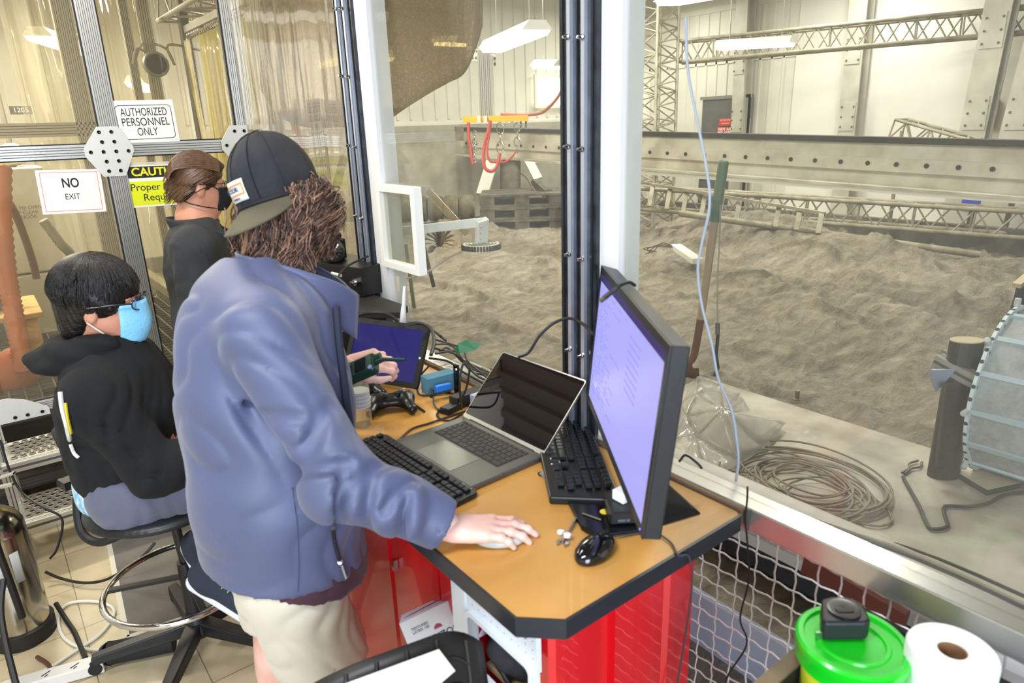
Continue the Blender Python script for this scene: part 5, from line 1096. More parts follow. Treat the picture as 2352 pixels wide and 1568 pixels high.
S=SDF(); S.ell((.25,.62,.47),(.24,.22,.04)); V,Q=S.mesh(.015); npmesh('seat',V,Q,M('dark seat cloth','23262c',.8),ncc)
MB().cyl((.25,.62,.1),(.25,.62,.45),.025).build('gas_column',black,ncc)
for k_ in range(5): a=2*PI*k_/5+.3; MB().bar((.25,.62,.09),(.25+.27*math.cos(a),.62+.27*math.sin(a),.06),.04,.03).build('leg',black,ncc); MB().lathe([(0,-.012),(.025,-.012),(.028,0),(.025,.012),(0,.012)],(.25+.27*math.cos(a),.62+.27*math.sin(a),.028),14,(-math.sin(a),math.cos(a),0)).build('castor',rubber,ncc)
def onb(px,py_):
    r=ray(px,py_); t=(bk(.5,.8,.026)-CAMP).dot(za)/r.dot(za); return CAMP+r*t
pc=[onb(1008,1490),onb(1046,1540),onb(930,1640),onb(790,1570)]
one(MB().add([p+za*z for z in (0,.0012) for p in pc],[(0,1,2,3),(4,5,6,7),(0,1,5,4),(1,2,6,5),(2,3,7,6),(3,0,4,7)]),'paper_sheet',M('off white sheet','c4c0b2',.8),'off-white paper sheet lying on the near chair backrest','paper',pc[0])
# ================= THINGS IN THE SAND HALL =================
# pass-through frame on the window sheet
a=Px(866,422,WX-.01); b=Px(960,430,WX-.01); c=Px(968,634,WX-.01); d=Px(882,602,WX-.01)
wfm=M('white frame','e4e2d8',.45); ff=thing('white_hatch_frame','white rectangular hatch frame on the window sheet right of the left window post','frame',c)
m=MB(); yc_=(a.y+b.y)/2; zc_=(a.z+c.z)/2; rrect(m,Vector((WX,(a.y+c.y)/2,(a.z+c.z)/2)),Vector((0,-1,0)),Vector((0,0,1)),a.y-c.y,a.z-c.z,.026,-.014,.02,.002); m.build('frame',wfm,ff,bevel=.002)
MB().bb((WX-.002,c.y+.02,c.z+.02),(WX+.002,a.y-.02,a.z-.02)).build('pane',glassmat('hatch pane','f2f4f0',.07,'d8d4c8',3),ff)
tag_=Px(915,652,WX-.004); one(MB().prism([(-.014,.03),(.014,.03),(.006,-.03),(-.012,-.03)],0,.001,(tag_,(0,-1,0),(0,0,1),(-1,0,0))),'paper_tab',M('tab paper','bdb6a0',.7),'small torn paper tab stuck to the window below the white hatch frame','paper',tag_)
# arm and round plate
A_=Pd(880,536,2.9); B_=Pd(1108,510,2.72); t=thing('round_vent_arm','white arm holding a round slotted plate above the sand beyond the hatch','arm',A_)
up_=M('arm white','dcdcd6',.45)
MB().bar(A_,B_,.02,.036).build('arm_bar',up_,t,bevel=.002); C_=Pd(1105,562,2.80); MB().bar(B_+Vector((0,0,.01)),C_,.026,.05,(1,0,0)).build('arm_drop',up_,t,bevel=.002)
MB().lathe([(.0,-.012),(.075,-.012),(.078,.0),(.075,.006),(0,.006)],C_,32).build('round_plate',M('plate cream','c9c5b2',.5),t,smooth=True)
m=MB()
for i in range(40): a_=2*PI*i/40; m.box(C_+Vector((math.cos(a_)*.078,math.sin(a_)*.078,-.006)),(.008,.008,.02),a_)
m.build('dark_toothed_edge',M('dark edge','3a3a36',.7),t)['kind']='stuff'
m=MB()
for r_ in (.02,.035,.05,.063): m.tube([C_+Vector((math.cos(q*PI/14)*r_,math.sin(q*PI/14)*r_,.007)) for q in range(28)],.0022,5,True)
m.build('ring_slot',M('slot shade','8d8875',.7),t)
for i,(f0,f1) in enumerate(((.2,.3),(.45,.55),(.7,.8))):
    for s_ in (-.011,.011): MB().lathe([(.004,0),(0,.001)],B_.lerp(C_,f0)+Vector((-.0135,s_,0)),8,(-1,0,0)).build('hole',inkblack,t)
cable(L3(Pd(1062,575,2.8),Pd(1020,598,2.85),Pd(985,622,2.85),Pd(940,638,2.8),Pd(905,634,2.75),Pd(878,622,2.7)),.004,'pale cable sagging from the round slotted plate to the left window post',None,M('pale cable','b5ad9a',.6))
# added sheet, its colour imitating a dark reflection in the dusty window
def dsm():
    m=glassmat('dusty reflection film','d6cab0',.60,'8a7c62',70,.6,.25); return m
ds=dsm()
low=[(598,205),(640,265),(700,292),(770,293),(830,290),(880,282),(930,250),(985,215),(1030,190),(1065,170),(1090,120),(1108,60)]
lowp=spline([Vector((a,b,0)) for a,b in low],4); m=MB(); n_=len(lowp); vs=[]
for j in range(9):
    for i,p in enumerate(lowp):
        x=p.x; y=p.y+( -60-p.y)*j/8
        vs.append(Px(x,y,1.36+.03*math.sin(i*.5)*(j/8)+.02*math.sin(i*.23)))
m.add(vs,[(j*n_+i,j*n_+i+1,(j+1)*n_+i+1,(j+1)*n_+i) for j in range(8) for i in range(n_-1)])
one(m,'dark_reflection_sheet',ds,'added brown dust-speckled sheet with a scalloped lower edge, imitating a dark reflection in the upper left window','plastic sheet',vs[n_*8],smooth=True,solid=.002)
# hoist: uprights, bolted bracket, spreader bar, straps, chains
hm_=M('bolted white plate','d9d6c8',.5); hz=7.6
h_=thing('hoist_bracket','white bolted hoist bracket with grooved uprights above the yellow bar','bracket',Pd(1100,120,hz))
e=MB(); _a=Pd(1080,105,hz); extr(e,_a,(_a.x,_a.y,3.87),.09,.07,2,(.58,.757,0)); e.build('upright',[alu_d,alu_groove],h_)
e=MB(); _a=Pd(1118,278,hz); _b=Pd(1118,120,hz); extr(e,_a,(_a.x,_a.y,_b.z),.15,.07,3,(.58,.757,0)); e.build('upright',[alu_d,alu_groove],h_)
def face(px,py_,d): o=Pd(px,py_,d); return (o,Vector((.787,-.616,-.03)).normalized(),Vector((0,0,1)),-Vector((.6,.8,0)).normalized())
s_=hz/1568
def plate(poly,bolts,d,th=.014,nm='plate'):
    o=face(1100,130,d); pp=[((x-1100)*d/1568,(130-y)*d/1568) for x,y in poly]; p=MB().prism(pp,0,th,o).build(nm,hm_,h_)
    q=MB()
    for x,y in bolts: q.lathe([(.015,th),(.012,th+.008),(0,th+.005)],o[0]+o[1]*((x-1100)*d/1568)+o[2]*((130-y)*d/1568),8,o[3])
    q.build('bolt',M('dark bolt','6a685e',.5,.5),p)
plate([(1073,98),(1083,98),(1083,114),(1138,116),(1138,151),(1133,151),(1133,128),(1106,128),(1106,139),(1073,139)],[(1078,106),(1078,119),(1087,119),(1096,119),(1122,121),(1130,121),(1137,121),(1078,133),(1085,133),(1093,133),(1136,134),(1136,146)],hz-.1)
plate([(1105,128),(1124,128),(1124,166),(1118,166),(1105,140)],[(1108,135),(1115,135),(1121,135),(1121,148),(1121,161)],hz-.14)
yb=thing('spreader_bar','yellow horizontal spreader bar with small grey clamps below the hoist bracket','bar',Pd(1140,272,hz))
MB().bar(Pd(1065,275,hz-.06),Pd(1213,271,hz-.16),.07,.065).build('bar',M('safety yellow bar','e0b42a',.5),yb)
for x in (1100,1115,1162,1176): MB().bar(Pd(x-4,274,hz-.11),Pd(x+4,273.5,hz-.11),.09,.075).build('clamp',hm_,yb)
for x in (1196,1208):
    MB().bar(Pd(x,262,hz-.14),Pd(x,292,hz-.14),.02,.03).build('clamp',M('dark clamp','56534a',.6),yb)
strap=M('red strap','b23a32',.6)
def rs(pts,r,label): return one(MB().tube(spline([Pd(a,b,hz-.12) for a,b in pts],6),r,6),'red_strap',strap,label,'strap',Pd(*pts[0],hz-.12),'red lifting straps under the yellow bar',smooth=True)
rs([(1126,278),(1122,300),(1113,330),(1111,370),(1116,388),(1130,393),(1142,380),(1148,352)],.021,'large red strap loop hanging from the middle of the yellow bar')
rs([(1128,278),(1124,310),(1119,345),(1124,368),(1133,372),(1145,372),(1160,372),(1176,360),(1184,348)],.013,'thinner red strap crossing to the right-hand chain')
rs([(1076,282),(1077,318),(1081,340),(1084,365),(1087,378)],.017,'short dark red strap at the left end of the yellow bar')
def chainlinks(px,y0,y1,n,label,R_=.014):
    t=thing('lifting_chain',label,'chain',Pd(px,y0,hz-.12),0,'chains under the yellow bar')
    for i in range(n):
        yy=y0+(y1-y0)*(i+.5)/n; hh=(y1-y0)/n*.62*hz/1568; c_=Pd(px,yy,hz-.12); u=Vector((.787,-.616,0)) if i%2==0 else Vector((.6,.78,0))
        MB().tube([c_+u*math.cos(q*PI/6)*R_*1.3+Vector((0,0,1))*math.sin(q*PI/6)*hh for q in range(12)],.006,5,True).build('link',steel,t,smooth=True)
chainlinks(1149,284,350,3,'pale chain of long links right of the red straps',.03); chainlinks(1188,284,350,4,'chain with long bottom link under the right end of the yellow bar',.026); chainlinks(1090,300,372,7,'short chain left of the large red strap')
cable(L3(Pd(1300,190,hz-.5),Pd(1282,222,hz-.4),Pd(1262,245,hz-.3),Pd(1240,260,hz-.2),Pd(1200,264,hz-.15),Pd(1150,262,hz-.1)),.016,'reddish hose sweeping from the middle window post to the yellow bar',None,M('reddish hose','a8604c',.6))
# machine column behind the yellow bar and end plate
mc=thing('pale_machine_frame','pale boxed machine frame standing on the black pallets','machine',Pd(1180,440,10.30))
gm=M('pale dusty panel','b9b4a0',.75,var=('a19b86',3)); dm=M('dark dusty drum','5c5749',.85,var=('766f5c',9))
fx=Vector((.787,-.616,0)).normalized(); fy=Vector((.616,.787,0)).normalized()
def fbox(par,nm,px0,py0,px1,py1,d,th,mat,bev=0):
    o=Pd((px0+px1)/2,(py0+py1)/2,d); w_=abs(px1-px0)*d/1568; h__=abs(py1-py0)*d/1568*1.04
    return MB().box(o+fy*th/2,(w_,th,h__),Matrix((fx,fy,Vector((0,0,1)))).transposed(),bev).build(nm,mat,par)
fbox(mc,'cross_panel',1085,322,1235,362,10.14,.3,gm); fbox(mc,'side_post',1214,318,1234,372,10.06,.1,gm); fbox(mc,'dark_motor',1236,324,1290,358,10.30,.3,dm); fbox(mc,'shaft',1236,362,1310,369,10.14,.05,hm_)
MB().cyl(Pd(1172,440,10.45),Pd(1172,372,10.45),.16,seg=18).build('drum',dm,mc,smooth=True)
MB().bar(Pd(1107,448,9.98),Pd(1130,372,10.14),.06,.17,fx).build('raked_plank',hm_,mc); MB().bar(Pd(1236,412,9.98),Pd(1214,370,10.14),.06,.13,fx).build('raked_plank',hm_,mc)
cr_=thing('round_wood_block','pale round block lying on top of the black pallets','block',Pd(1160,450,9.67)); MB().lathe([(0,0),(.16,0),(.16,.07),(0,.07)],Pd(1160,454,9.67),24).build('block',M('pale block','cfc9b2',.7),cr_)
one(MB().bar(Pd(1228,418,9.67),Pd(1258,444,9.52),.14,.10),'dusty_tool_box',dustblk,'small dusty dark tool lying tilted on the right of the pallets','tool',Pd(1240,430,9.67))
cable(L3(Pd(1195,395,9.67),Pd(1212,410,9.67),Pd(1230,440,9.59),Pd(1255,447,9.52),Pd(1288,450,9.52),Pd(1284,440,9.52)),.018,'brown cable curving over the pallet top',None,M('brown cable','6e604a',.7))
fbox(thing('beam_end_plate','dark framed end plate at the left tip of the gantry beam','plate',Pd(1055,305,8.6)),'plate',1045,292,1064,322,8.6,.1,dm)
# pallets
for k in range(3):
    p=thing('black_pallet',('bottom','middle','top')[k]+' dusty black plastic pallet of the stack on the sand','pallet',Pd(1205,530-28*k,6.0),0,'stacked black pallets')
    o=Pz(1200,530,.40)+Vector((0,0,.17*k)); Mx=Matrix((fx,fy,Vector((0,0,1)))).transposed(); w_=1.12; dd_=.9
    MB().box(o+fy*dd_/2+Vector((0,0,.14)),(w_,dd_,.03),Mx).build('deck',dustblk,p)
    MB().box(o+fy*dd_/2+Vector((0,0,.0)),(w_,dd_,.025),Mx).build('bottom_deck',dustblk,p)
    for i in range(3): MB().box(o+fx*(w_*.42*(i-1))+fy*dd_/2+Vector((0,0,.07)),(.2,dd_*.98,.12),Mx).build('block',dustblk,p)
# tyres in a row
wh=M('dusty wheel','5f5a48',.8,var=('77705a',8)); 
WC=Pz(1088,476,.70); axw=Vector((.80,-.60,0))
for k in range(5):
    c_=WC-axw*.22*k; t=thing('rover_wheel',('dusty black tyre facing the window with a red hub' if k==0 else ['','second','third','fourth','last'][k]+' dusty tyre in the row behind the red-hubbed one'),'tyre',c_,0,'row of dusty tyres')
    MB().lathe([(.09,.0),(.155,.01),(.175,-.02),(.18,-.08),(.175,-.16),(.155,-.19),(.09,-.19)],c_,30,axw).build('tread',wh,t,smooth=True)
    MB().lathe([(0,-.02),(.09,-.01),(.092,-.18),(0,-.18)],c_,24,axw).build('hub',M('hub green grey','6a6b58',.7),t,smooth=True)
    if k==0:
        MB().lathe([(.0,.0),(.035,-.004),(.038,-.02)],c_,16,axw).build('red_cap',M('faded red','8a4038',.6),t)
        for q in range(3): MB().tube([c_+axw*.004+(basis(axw)[0]*math.cos(R(60*q))+basis(axw)[1]*math.sin(R(60*q)))*math.cos(a_*PI/8)*.09+(-basis(axw)[0]*math.sin(R(60*q))+basis(axw)[1]*math.cos(R(60*q)))*math.sin(a_*PI/8)*.04 for a_ in range(16)],.006,5,True).build('oval_spoke',hm_,t,smooth=True)
for a_,b_,nm in (((750,455),(720,520),'left tyre seen under the film beside the left window post'),):
    c_=Pz(812,470,.85); t=thing('rover_wheel','large dusty tyre seen through the film just left of the left window post','tyre',c_,0,'row of dusty tyres'); MB().lathe([(.1,.0),(.19,.01),(.22,-.02),(.22,-.2),(.19,-.23),(.1,-.23)],c_,30,axw).build('tread',wh,t,smooth=True); MB().lathe([(0,-.02),(.09,-.01),(.092,-.18),(0,-.18)],c_,24,axw).build('hub',MC['hub green grey'],t,smooth=True)
# bladed black wheel
fc2=Pz(1010,556,.50); t=thing('bladed_wheel','black wheel of radial blades half sunk in the sand beyond the hatch','wheel',fc2); axf=(CAMP-fc2).normalized(); axf=(axf+Vector((.3,-.1,-.1))).normalized(); X1,Y1_,_=basis(axf)
for i in range(18):
    a_=2*PI*i/18; r_=X1*math.cos(a_)+Y1_*math.sin(a_); tn=-X1*math.sin(a_)+Y1_*math.cos(a_)
    MB().add([fc2+r_*0.032+tn*.004-axf*.03,fc2+r_*0.176+tn*.012-axf*.045,fc2+r_*0.184-tn*.004+axf*.03,fc2+r_*0.032-tn*.002+axf*.03]+[fc2+r_*0.032+tn*.007-axf*.03,fc2+r_*0.176+tn*.015-axf*.045,fc2+r_*0.184-tn*.001+axf*.03,fc2+r_*0.032+tn*.001+axf*.03],[(0,1,2,3),(4,5,6,7),(0,1,5,4),(1,2,6,5),(2,3,7,6)]).build('blade',dustblk if i%3==0 else M('black blade','23221f',.6),t)
MB().lathe([(0,.04),(.038,.04),(.04,-.04),(0,-.04)],fc2,16,axf).build('hub',black,t)
# tripod leg / rods in front
one(MB().cyl(Pd(968,545,5.9),Pd(996,657,6.25),.017,.02,8),'dark_rod',M('dark rod','3a372f',.7),'dark rod leaning into the sand just right of the white hatch frame','rod',Pd(980,600,3.5),smooth=True)
one(MB().cyl(Pd(932,560,5.3),Pd(952,712,5.5),.014,.017,8),'grey_green_rod',M('grey green rod','6d6f5d',.7),'grey-green rod seen through and below the white hatch frame','rod',Pd(940,640,3.5),smooth=True)
one(MB().cyl(Pd(985,440,4.0),Pd(1072,535,3.9),.022,seg=12),'clear_tube',glassmat('dusty clear tube','e8e4d4',.4,'b8ae94',8),'dusty clear plastic tube leaning across in front of the tyres','tube',Pd(1030,480,4),smooth=True)
for a_,b_,c_,d_,nm in ((740,560,790,360,'dark diagonal strut behind the film left of the left window post'),):
    one(MB().bar(Pd(a_,b_,4.6),Pd(c_,d_,4.8),.035,.05),'dark_strut',M('dark strut','4b4638',.8),nm,'strut',Pd(a_,b_,4.6))
one(MB().bar(Pd(672,262,4.4),Pd(748,600,4.2),.05,.01),'red_band',M('faded red band','a34a3e',.6),'faded red band running down behind the film beside the cap','band',Pd(700,400,4.3))
# pale wall posts behind film
for px,dp,nm in ((640,4.5,'pale upright behind the film just right of the door post'),(735,4.7,'grey bolted upright behind the film, left of the window post')):
    e=MB(); p0=Pd(px,330,dp); extr(e,(p0.x,p0.y,.4),(p0.x,p0.y,3.8),.08,.06,2,(0,1,0)); one(e,'grey_upright',[MC['dull alu post'],alu_groove],nm,'post',(p0.x,p0.y,.4))
# shovel
s0=Pd(1663,366,3.4); s1=Pd(1588,856,3.93); t=thing('shovel','long shovel with a green handle grip leaning over the sand near the window','shovel',s1)
p1=s0.lerp(s1,.26); p2=s0.lerp(s1,.72)+Vector((.01,0,.0)); p3=s0.lerp(s1,.9)
MB().tube([s0,s0.lerp(p1,.02),s0.lerp(p1,.05),p1],0,12,rr=[.012,.022,.026,.027]).build('green_grip',M('dusty green grip','4a6f58',.6,var=('6b7d66',9)),t,smooth=True)
MB().cyl(p1,p2,.022,.021,12).build('wooden_shaft',M('weathered shaft','b09c82',.8),t,smooth=True); MB().tube(spline([p2,p3,p3+Vector((-.02,.02,-.06)),s1],5),.021,10).build('rusty_socket',M('rusty socket','6f4836',.7),t,smooth=True)
MB().prism([(-.04,.03),(.04,.03),(.045,-.03),(0,-.07),(-.045,-.03)],0,.006,(s1,fx,Vector((0,0,1)),-fy)).build('blade',M('rusty blade','62483a',.7),t)
# hanging pale wire and probe cable
cable([Px(a_,b_,1.30) for a_,b_ in ((1575,40),(1580,160),(1600,270),(1622,380),(1630,470),(1612,560),(1603,620),(1612,700),(1635,790),(1650,870),(1680,940),(1692,1010),(1696,1060),(1690,1105))],.0032,'long pale blue wire hanging down behind the right window sheet',None,M('pale blue wire','b4bfd6',.5))
t=thing('probe_cable','thin grey cable ending in a black connector hanging beside the shovel','cable',Pd(1648,750,3.2)); MB().tube(spline([Pd(1655,470,3.3),Pd(1652,560,3.3),Pd(1648,650,3.25),Pd(1648,742,3.2)],6),.004,6).build('cord',M('grey cord','8a8578',.6),t,smooth=True)
MB().cyl(Pd(1648,742,3.2),Pd(1648,768,3.2),.011,seg=10).build('connector',M('connector grey','5a5c5a',.5),t,smooth=True); MB().tube([Pd(1649,768,3.2),Pd(1645,815,3.2),Pd(1649,845,3.2),Pd(1640,864,3.2)],.008,8).build('black_end',black,t,smooth=True)
# white electronics box on sand
q=Pz(1575,585,.47); t=thing('white_electronics_box','small white box with loose wires lying on the sand','box',q)
u_=(Pz(1602,603,.46)-Pz(1552,566,.50)).normalized(); MB().bar(Pz(1552,566,.50),Pz(1602,600,.46),.11,.06,(0,0,1)).build('case',M('box white','dcd9cc',.4),t,bevel=.008); MB().bar(Pz(1548,566,.49),Pz(1600,600,.45),.09,.045,(0,0,1)).build('edge_trim',M('box trim','9d9a8c',.5),t)
for k in range(4): random.seed(k); b0=Pz(1552,568,.5); MB().tube(spline([b0,b0+Vector((-.1-.03*k,.1,.05-.01*k)),b0+Vector((-.2,.12+.05*k,-.02)),b0+Vector((-.25+.06*k,.2,-.06))],5),.005,5).build('wire',M('dark wire','4a4238',.6),t,smooth=True)
# crumpled plastic sheet on the slab
pl=glassmat('milky plastic sheet','f8f8f4',.36,'f2f0ea',2,2.0,.15)
PV={'a':(1602,864,.40),'b':(1655,885,.43),'c':(1700,905,.42),'d':(1722,945,.41),'e':(1806,972,.44),'f':(1755,1030,.43),'g':(1700,1066,.42),'h':(1640,1092,.42),'i':(1560,1085,.41),'j':(1545,1010,.42),'k':(1560,930,.41),'m':(1664,944,.60),'n':(1600,900,.52),'o':(1600,1000,.47),'q':(1620,1080,.41),'r':(1575,955,.50)}
pv={k:Pz(*v) for k,v in PV.items()}
def tri(m,*ks,n=5):
    A,B,C=[pv[k] for k in ks]; ids={}; vs=[]
    for i in range(n+1):
        for j in range(n+1-i):
            u,v=i/n,j/n; p=A*(1-u-v)+B*u+C*v; p=p+Vector((0,0,.012*math.sin(p.x*31+p.y*23)*math.sin(p.y*37))); ids[(i,j)]=len(vs); vs.append(p)
    fs=[]
    for i in range(n):
        for j in range(n-i):
            fs.append((ids[(i,j)],ids[(i+1,j)],ids[(i,j+1)]))
            if i+j<n-1: fs.append((ids[(i+1,j)],ids[(i+1,j+1)],ids[(i,j+1)]))
    m.add(vs,fs)
m=MB()
for T in ('anb','bnm','bmc','cmd','dme','emf','fmg','gmo','gho','hqo','oqi','oij','jor','omr','rmn','jrk','krn','kna'): tri(m,*T)
one(m,'plastic_sheet',pl,'crumpled milky plastic sheet lying on the slab behind the monitor','plastic sheet',pv['o'],smooth=True,solid=.0015)
# coil
random.seed(4); cc_=Pz(1850,1112,.415); pts=[]
for i in range(15*22):
    a_=2*PI*i/22; lp_=i/22; rr=.17+.075*math.sin(lp_*1.9)+.03*math.sin(lp_*5.3); ox=.05*math.sin(lp_*2.4); oy=.05*math.cos(lp_*1.7)
    pts.append(cc_+Vector((ox+rr*1.05*math.cos(a_),oy+rr*1.25*math.sin(a_),.004*(lp_%4)+.004*math.sin(a_*3))))
pts=[Pz(1560,1045,.41),Pz(1600,1060,.41),Pz(1660,1075,.41),Pz(1720,1085,.41)]+pts+[Pz(1950,1120,.41),Pz(1990,1135,.41),Pz(2030,1160,.41),Pz(2050,1195,.41),Pz(2020,1208,.41),Pz(1975,1200,.41),Pz(1930,1180,.41)]
one(MB().tube(spline(pts,2),.0046,6),'coiled_cable',M('grey brown cable','7d7262',.7),'loosely coiled grey-brown cable lying on the concrete slab','cable',cc_,smooth=True)
q=Pz(1830,918,.4); one(MB().lathe([(.02,0),(.02,.006),(.011,.01),(.011,.045),(.013,.047),(.013,.052),(0,.052)],(0,0,0),14),'anchor_bolt',M('rusty bolt','7d6c5e',.6,.4),'short anchor bolt standing at the slab edge','bolt',None,smooth=True).location=q
q=Pz(2090,1078,.405); t=thing('small_pliers','small dark pliers lying on the slab left of the bucket wheel','pliers',q)
for s_ in (-1,1): MB().tube(spline([q+Vector((-.06,.0+.005*s_,.005)),q+Vector((0,.004*s_,.006)),q+Vector((.04,.02*s_,.006)),q+Vector((.09,.008*s_,.006))],5),.005,6).build('handle',M('dark plier','45403a',.5),t,smooth=True)
one(MB().tube(spline([Pz(a_,b_,.41) for a_,b_ in ((2352+30,1128),(2310,1135),(2270,1155),(2220,1163),(2170,1162),(2171,1185),(2176,1208),(2145,1215),(2130,1205),(2110,1160),(2082,1110),(2074,1095))],3),.0065,7),'flat_black_cable',M('dusty black cable','403d38',.7),'stiff black cable bent at right angles on the slab in front of the bucket wheel','cable',Pz(2170,1200,.41),smooth=True)
# bucket wheel and its stand
C0=Vector((3.03,.80,.735)); Rw=.325; t=thing('bucket_wheel','large translucent bucket wheel with a perforated rim on a stand over the slab','wheel',C0)
tw=glassmat('dusty acrylic','eef2f4',.62,'e2e4e2',5,2,.1); NB=14
for i in range(NB):
    a0_,a1_=2*PI*i/NB,2*PI*(i+1)/NB; m=MB()
    P=lambda r,a,y: Vector((C0.x+r*math.cos(a),y,C0.z+r*math.sin(a)))
    m.add([P(Rw*.985,a0_,.80),P(Rw*.985,a1_,.80),P(Rw*.985,a1_,.18),P(Rw*.985,a0_,.18),P(Rw*.965,a0_,.80),P(Rw*.965,a1_,.80),P(Rw*.965,a1_,.18),P(Rw*.965,a0_,.18)],[(0,1,2,3),(4,5,6,7),(0,1,5,4),(2,3,7,6),(1,2,6,5),(3,0,4,7)]); m.build('bucket_panel',tw,t)
    MB().bar(P(Rw*.99,a0_,.80),P(Rw*.99,a0_,.18),.02,.012,(math.cos(a0_),0,math.sin(a0_))).build('rib',M('rib blue grey','9fb0b4',.5),t)
m=MB(); m.lathe([(Rw*.84,-.004),(Rw*1.03,-.004),(Rw*1.03,.008),(Rw*.84,.008),(Rw*.84,-.004)],C0,56,(0,1,0)); m.build('rim',M('rim pale green grey','c2cfcf',.5,alpha=1),t)
m=MB(); m.lathe([(Rw*.86,0),(Rw*1.0,0),(Rw*1.0,.01),(Rw*.86,.01),(Rw*.86,0)],(C0.x,.18,C0.z),56,(0,1,0)); m.build('rim',MC['rim pale green grey'],t)
m=MB()
for i in range(44):
    a_=2*PI*i/44; m.lathe([(.009 if i%3 else .006,0),(0,.001)],P(Rw*.95,a_,.7955),10,(0,-1,0)); m.lathe([(.008,0),(0,.001)],P(Rw*1.031,a_,.802),8,(math.cos(a_),0,math.sin(a_)))
m.build('rim_hole',M('hole dark2','2f3436',.7),t)['kind']='stuff'
for i in range(8):
    a_=2*PI*i/8; m=MB(); m.lathe([(.011,0),(.011,.03),(0,.032)],P(Rw*1.03,a_,.805),10,(math.cos(a_),0,math.sin(a_))); m.build('lug',M('lug grey','a9b1b0',.5),t)
MB().cyl((C0.x,.12,C0.z),(C0.x,.86,C0.z),.02,seg=14).build('axle',steel,t)
MB().bar((C0.x-Rw,.46,C0.z),(C0.x+Rw,.46,C0.z),.03,.02).build('spoke',MC['rib blue grey'],t); MB().bar((C0.x,.46,C0.z-Rw),(C0.x,.46,C0.z+Rw),.03,.02).build('spoke',MC['rib blue grey'],t)
t=thing('wheel_stand','black oval post with grooved rails and a base plate holding the bucket wheel','stand',Pz(2168,1095,.4))
b0=Pz(2166,1092,.4); tz2=Px(2230,780,b0.x+.02).z; bm=M('speckled black post','14171c',.45,var=('2b2f35',60,.5,.8))
pp=MB(); pp.prism([(.062*math.cos(2*PI*i/24)*(1 if abs(math.cos(2*PI*i/24))<.8 else .98),.042*math.sin(2*PI*i/24)) for i in range(24)],0,tz2-.4,(b0,fx,fy,(0,0,1))); pp.build('post',bm,t,bevel=.003)
MB().prism([(.060*math.cos(2*PI*i/24),.040*math.sin(2*PI*i/24)) for i in range(24)],0,.004,(Vector((b0.x,b0.y,tz2)),fx,fy,(0,0,1))).build('sandy_cap',M('sandy top','b5a88c',.9),t)
e=MB(); extr(e,Pd(2152,826,2.62),Pd(2300,905,2.45),.05,.05,1); e.build('grooved_rail',[alu_d,alu_groove],t)
e=MB(); extr(e,Pd(2165,812,2.7),Pd(2310,885,2.53),.05,.05,1); e.build('grooved_rail',[alu_d,alu_groove],t)
MB().prism([(0,0),(.09,0),(.03,-.09),(.0,-.03)],0,.008,(Pd(2138,848,2.55),fx,Vector((0,0,1)),-fy)).build('bracket_plate',M('bracket grey blue','8d98a8',.5,.4),t)
MB().prism([(0,0),(.05,0),(.05,-.34),(.02,-.34)],0,.02,(Pd(2166,880,2.52),fx,Vector((0,0,1)),-fy)).build('side_plate',bm,t)
bp=[Pz(*q,.425) for q in ((2170,1052),(2345,1108),(2268,1125),(2205,1088))]; m=MB(); m.add([p+Vector((0,0,z)) for z in (-.024,0) for p in bp],[(0,3,2,1),(4,5,6,7),(0,1,5,4),(1,2,6,5),(2,3,7,6),(3,0,4,7)]); m.build('base_plate',M('base plate dark','34383c',.7),t); m=MB(); m.add([p+Vector((0,0,z)) for z in (0,.002) for p in bp],[(0,3,2,1),(4,5,6,7),(0,1,5,4),(1,2,6,5),(2,3,7,6),(3,0,4,7)]); m.build('sandy_plate_top',M('sandy plate','b9ae98',.9),t)
t=thing('dark_post','dark post with red wires standing on the sand at the right edge of the picture','post',Pz(2342,760,.4)); q=Pz(2342,750,.4); qt=Px(2350,640,q.x).z; MB().bb((q.x-.06,q.y-.05,.38),(q.x+.08,q.y+.05,qt)).build('post',bm,t,bevel=.01); MB().bar(Vector((q.x-.15,q.y+.02,qt-.02)),Vector((q.x+.1,q.y,qt+.05)),.05,.03).build('sandy_flap',M('sandy top','b5a88c',.9),t)
MB().tube(spline([Vector((q.x-.13,q.y+.02,qt-.03)),Vector((q.x-.16,q.y+.02,qt-.15)),Vector((q.x-.2,q.y+.03,qt-.3))],5),.006,6).build('wire',black,t,smooth=True)
q=Pd(2255,458,7.9); t=thing('blue_crate','small blue and white crate glimpsed beyond the low truss at the right','crate',q-Vector((0,0,.12))); MB().box(q,(.3,.3,.2)).build('body',M('crate blue','2a3fb4',.5),t); MB().box(q+Vector((0,0,.11)),(.32,.32,.04)).build('lid',lampw,t)
# ---- under the sill ----
pa,pb=Px(1600,1270,1.62),Px(2120,1530,1.62); one(MB().cyl((1.66,2.6,.66),(1.66,-.3,.66),.075,seg=24),'white_duct_pipe',M('chalky pipe','cfcbc6',.6,var=('b5b0a6',8)),'chalky white pipe running behind the wire mesh below the sill','pipe',(1.66,1.1,.66),smooth=True)
one(MB().bb((1.74,-.3,.40),(1.80,2.3,.47)),'dark_rail',M('dark rail','2b2a2a',.5),'dark rail below the white pipe behind the wire mesh','rail',(1.77,1,.4))
one(MB().box((1.55,.72,.22),(.02,.9,.42),(0,R(-18),0)),'pale_blue_panel',M('pale blue sheet','b9c9de',.4),'pale blue panel leaning behind the wire mesh beside the red cabinet','panel',(1.55,.75,.02))
one(MB().bar(Px(1850,1290,1.45),Px(2080,1425,1.45),.03,.05),'brown_board',M('brown red board','6b3c34',.7),'brown-red board above the white pipe behind the wire mesh','board',Px(1950,1355,1.45))
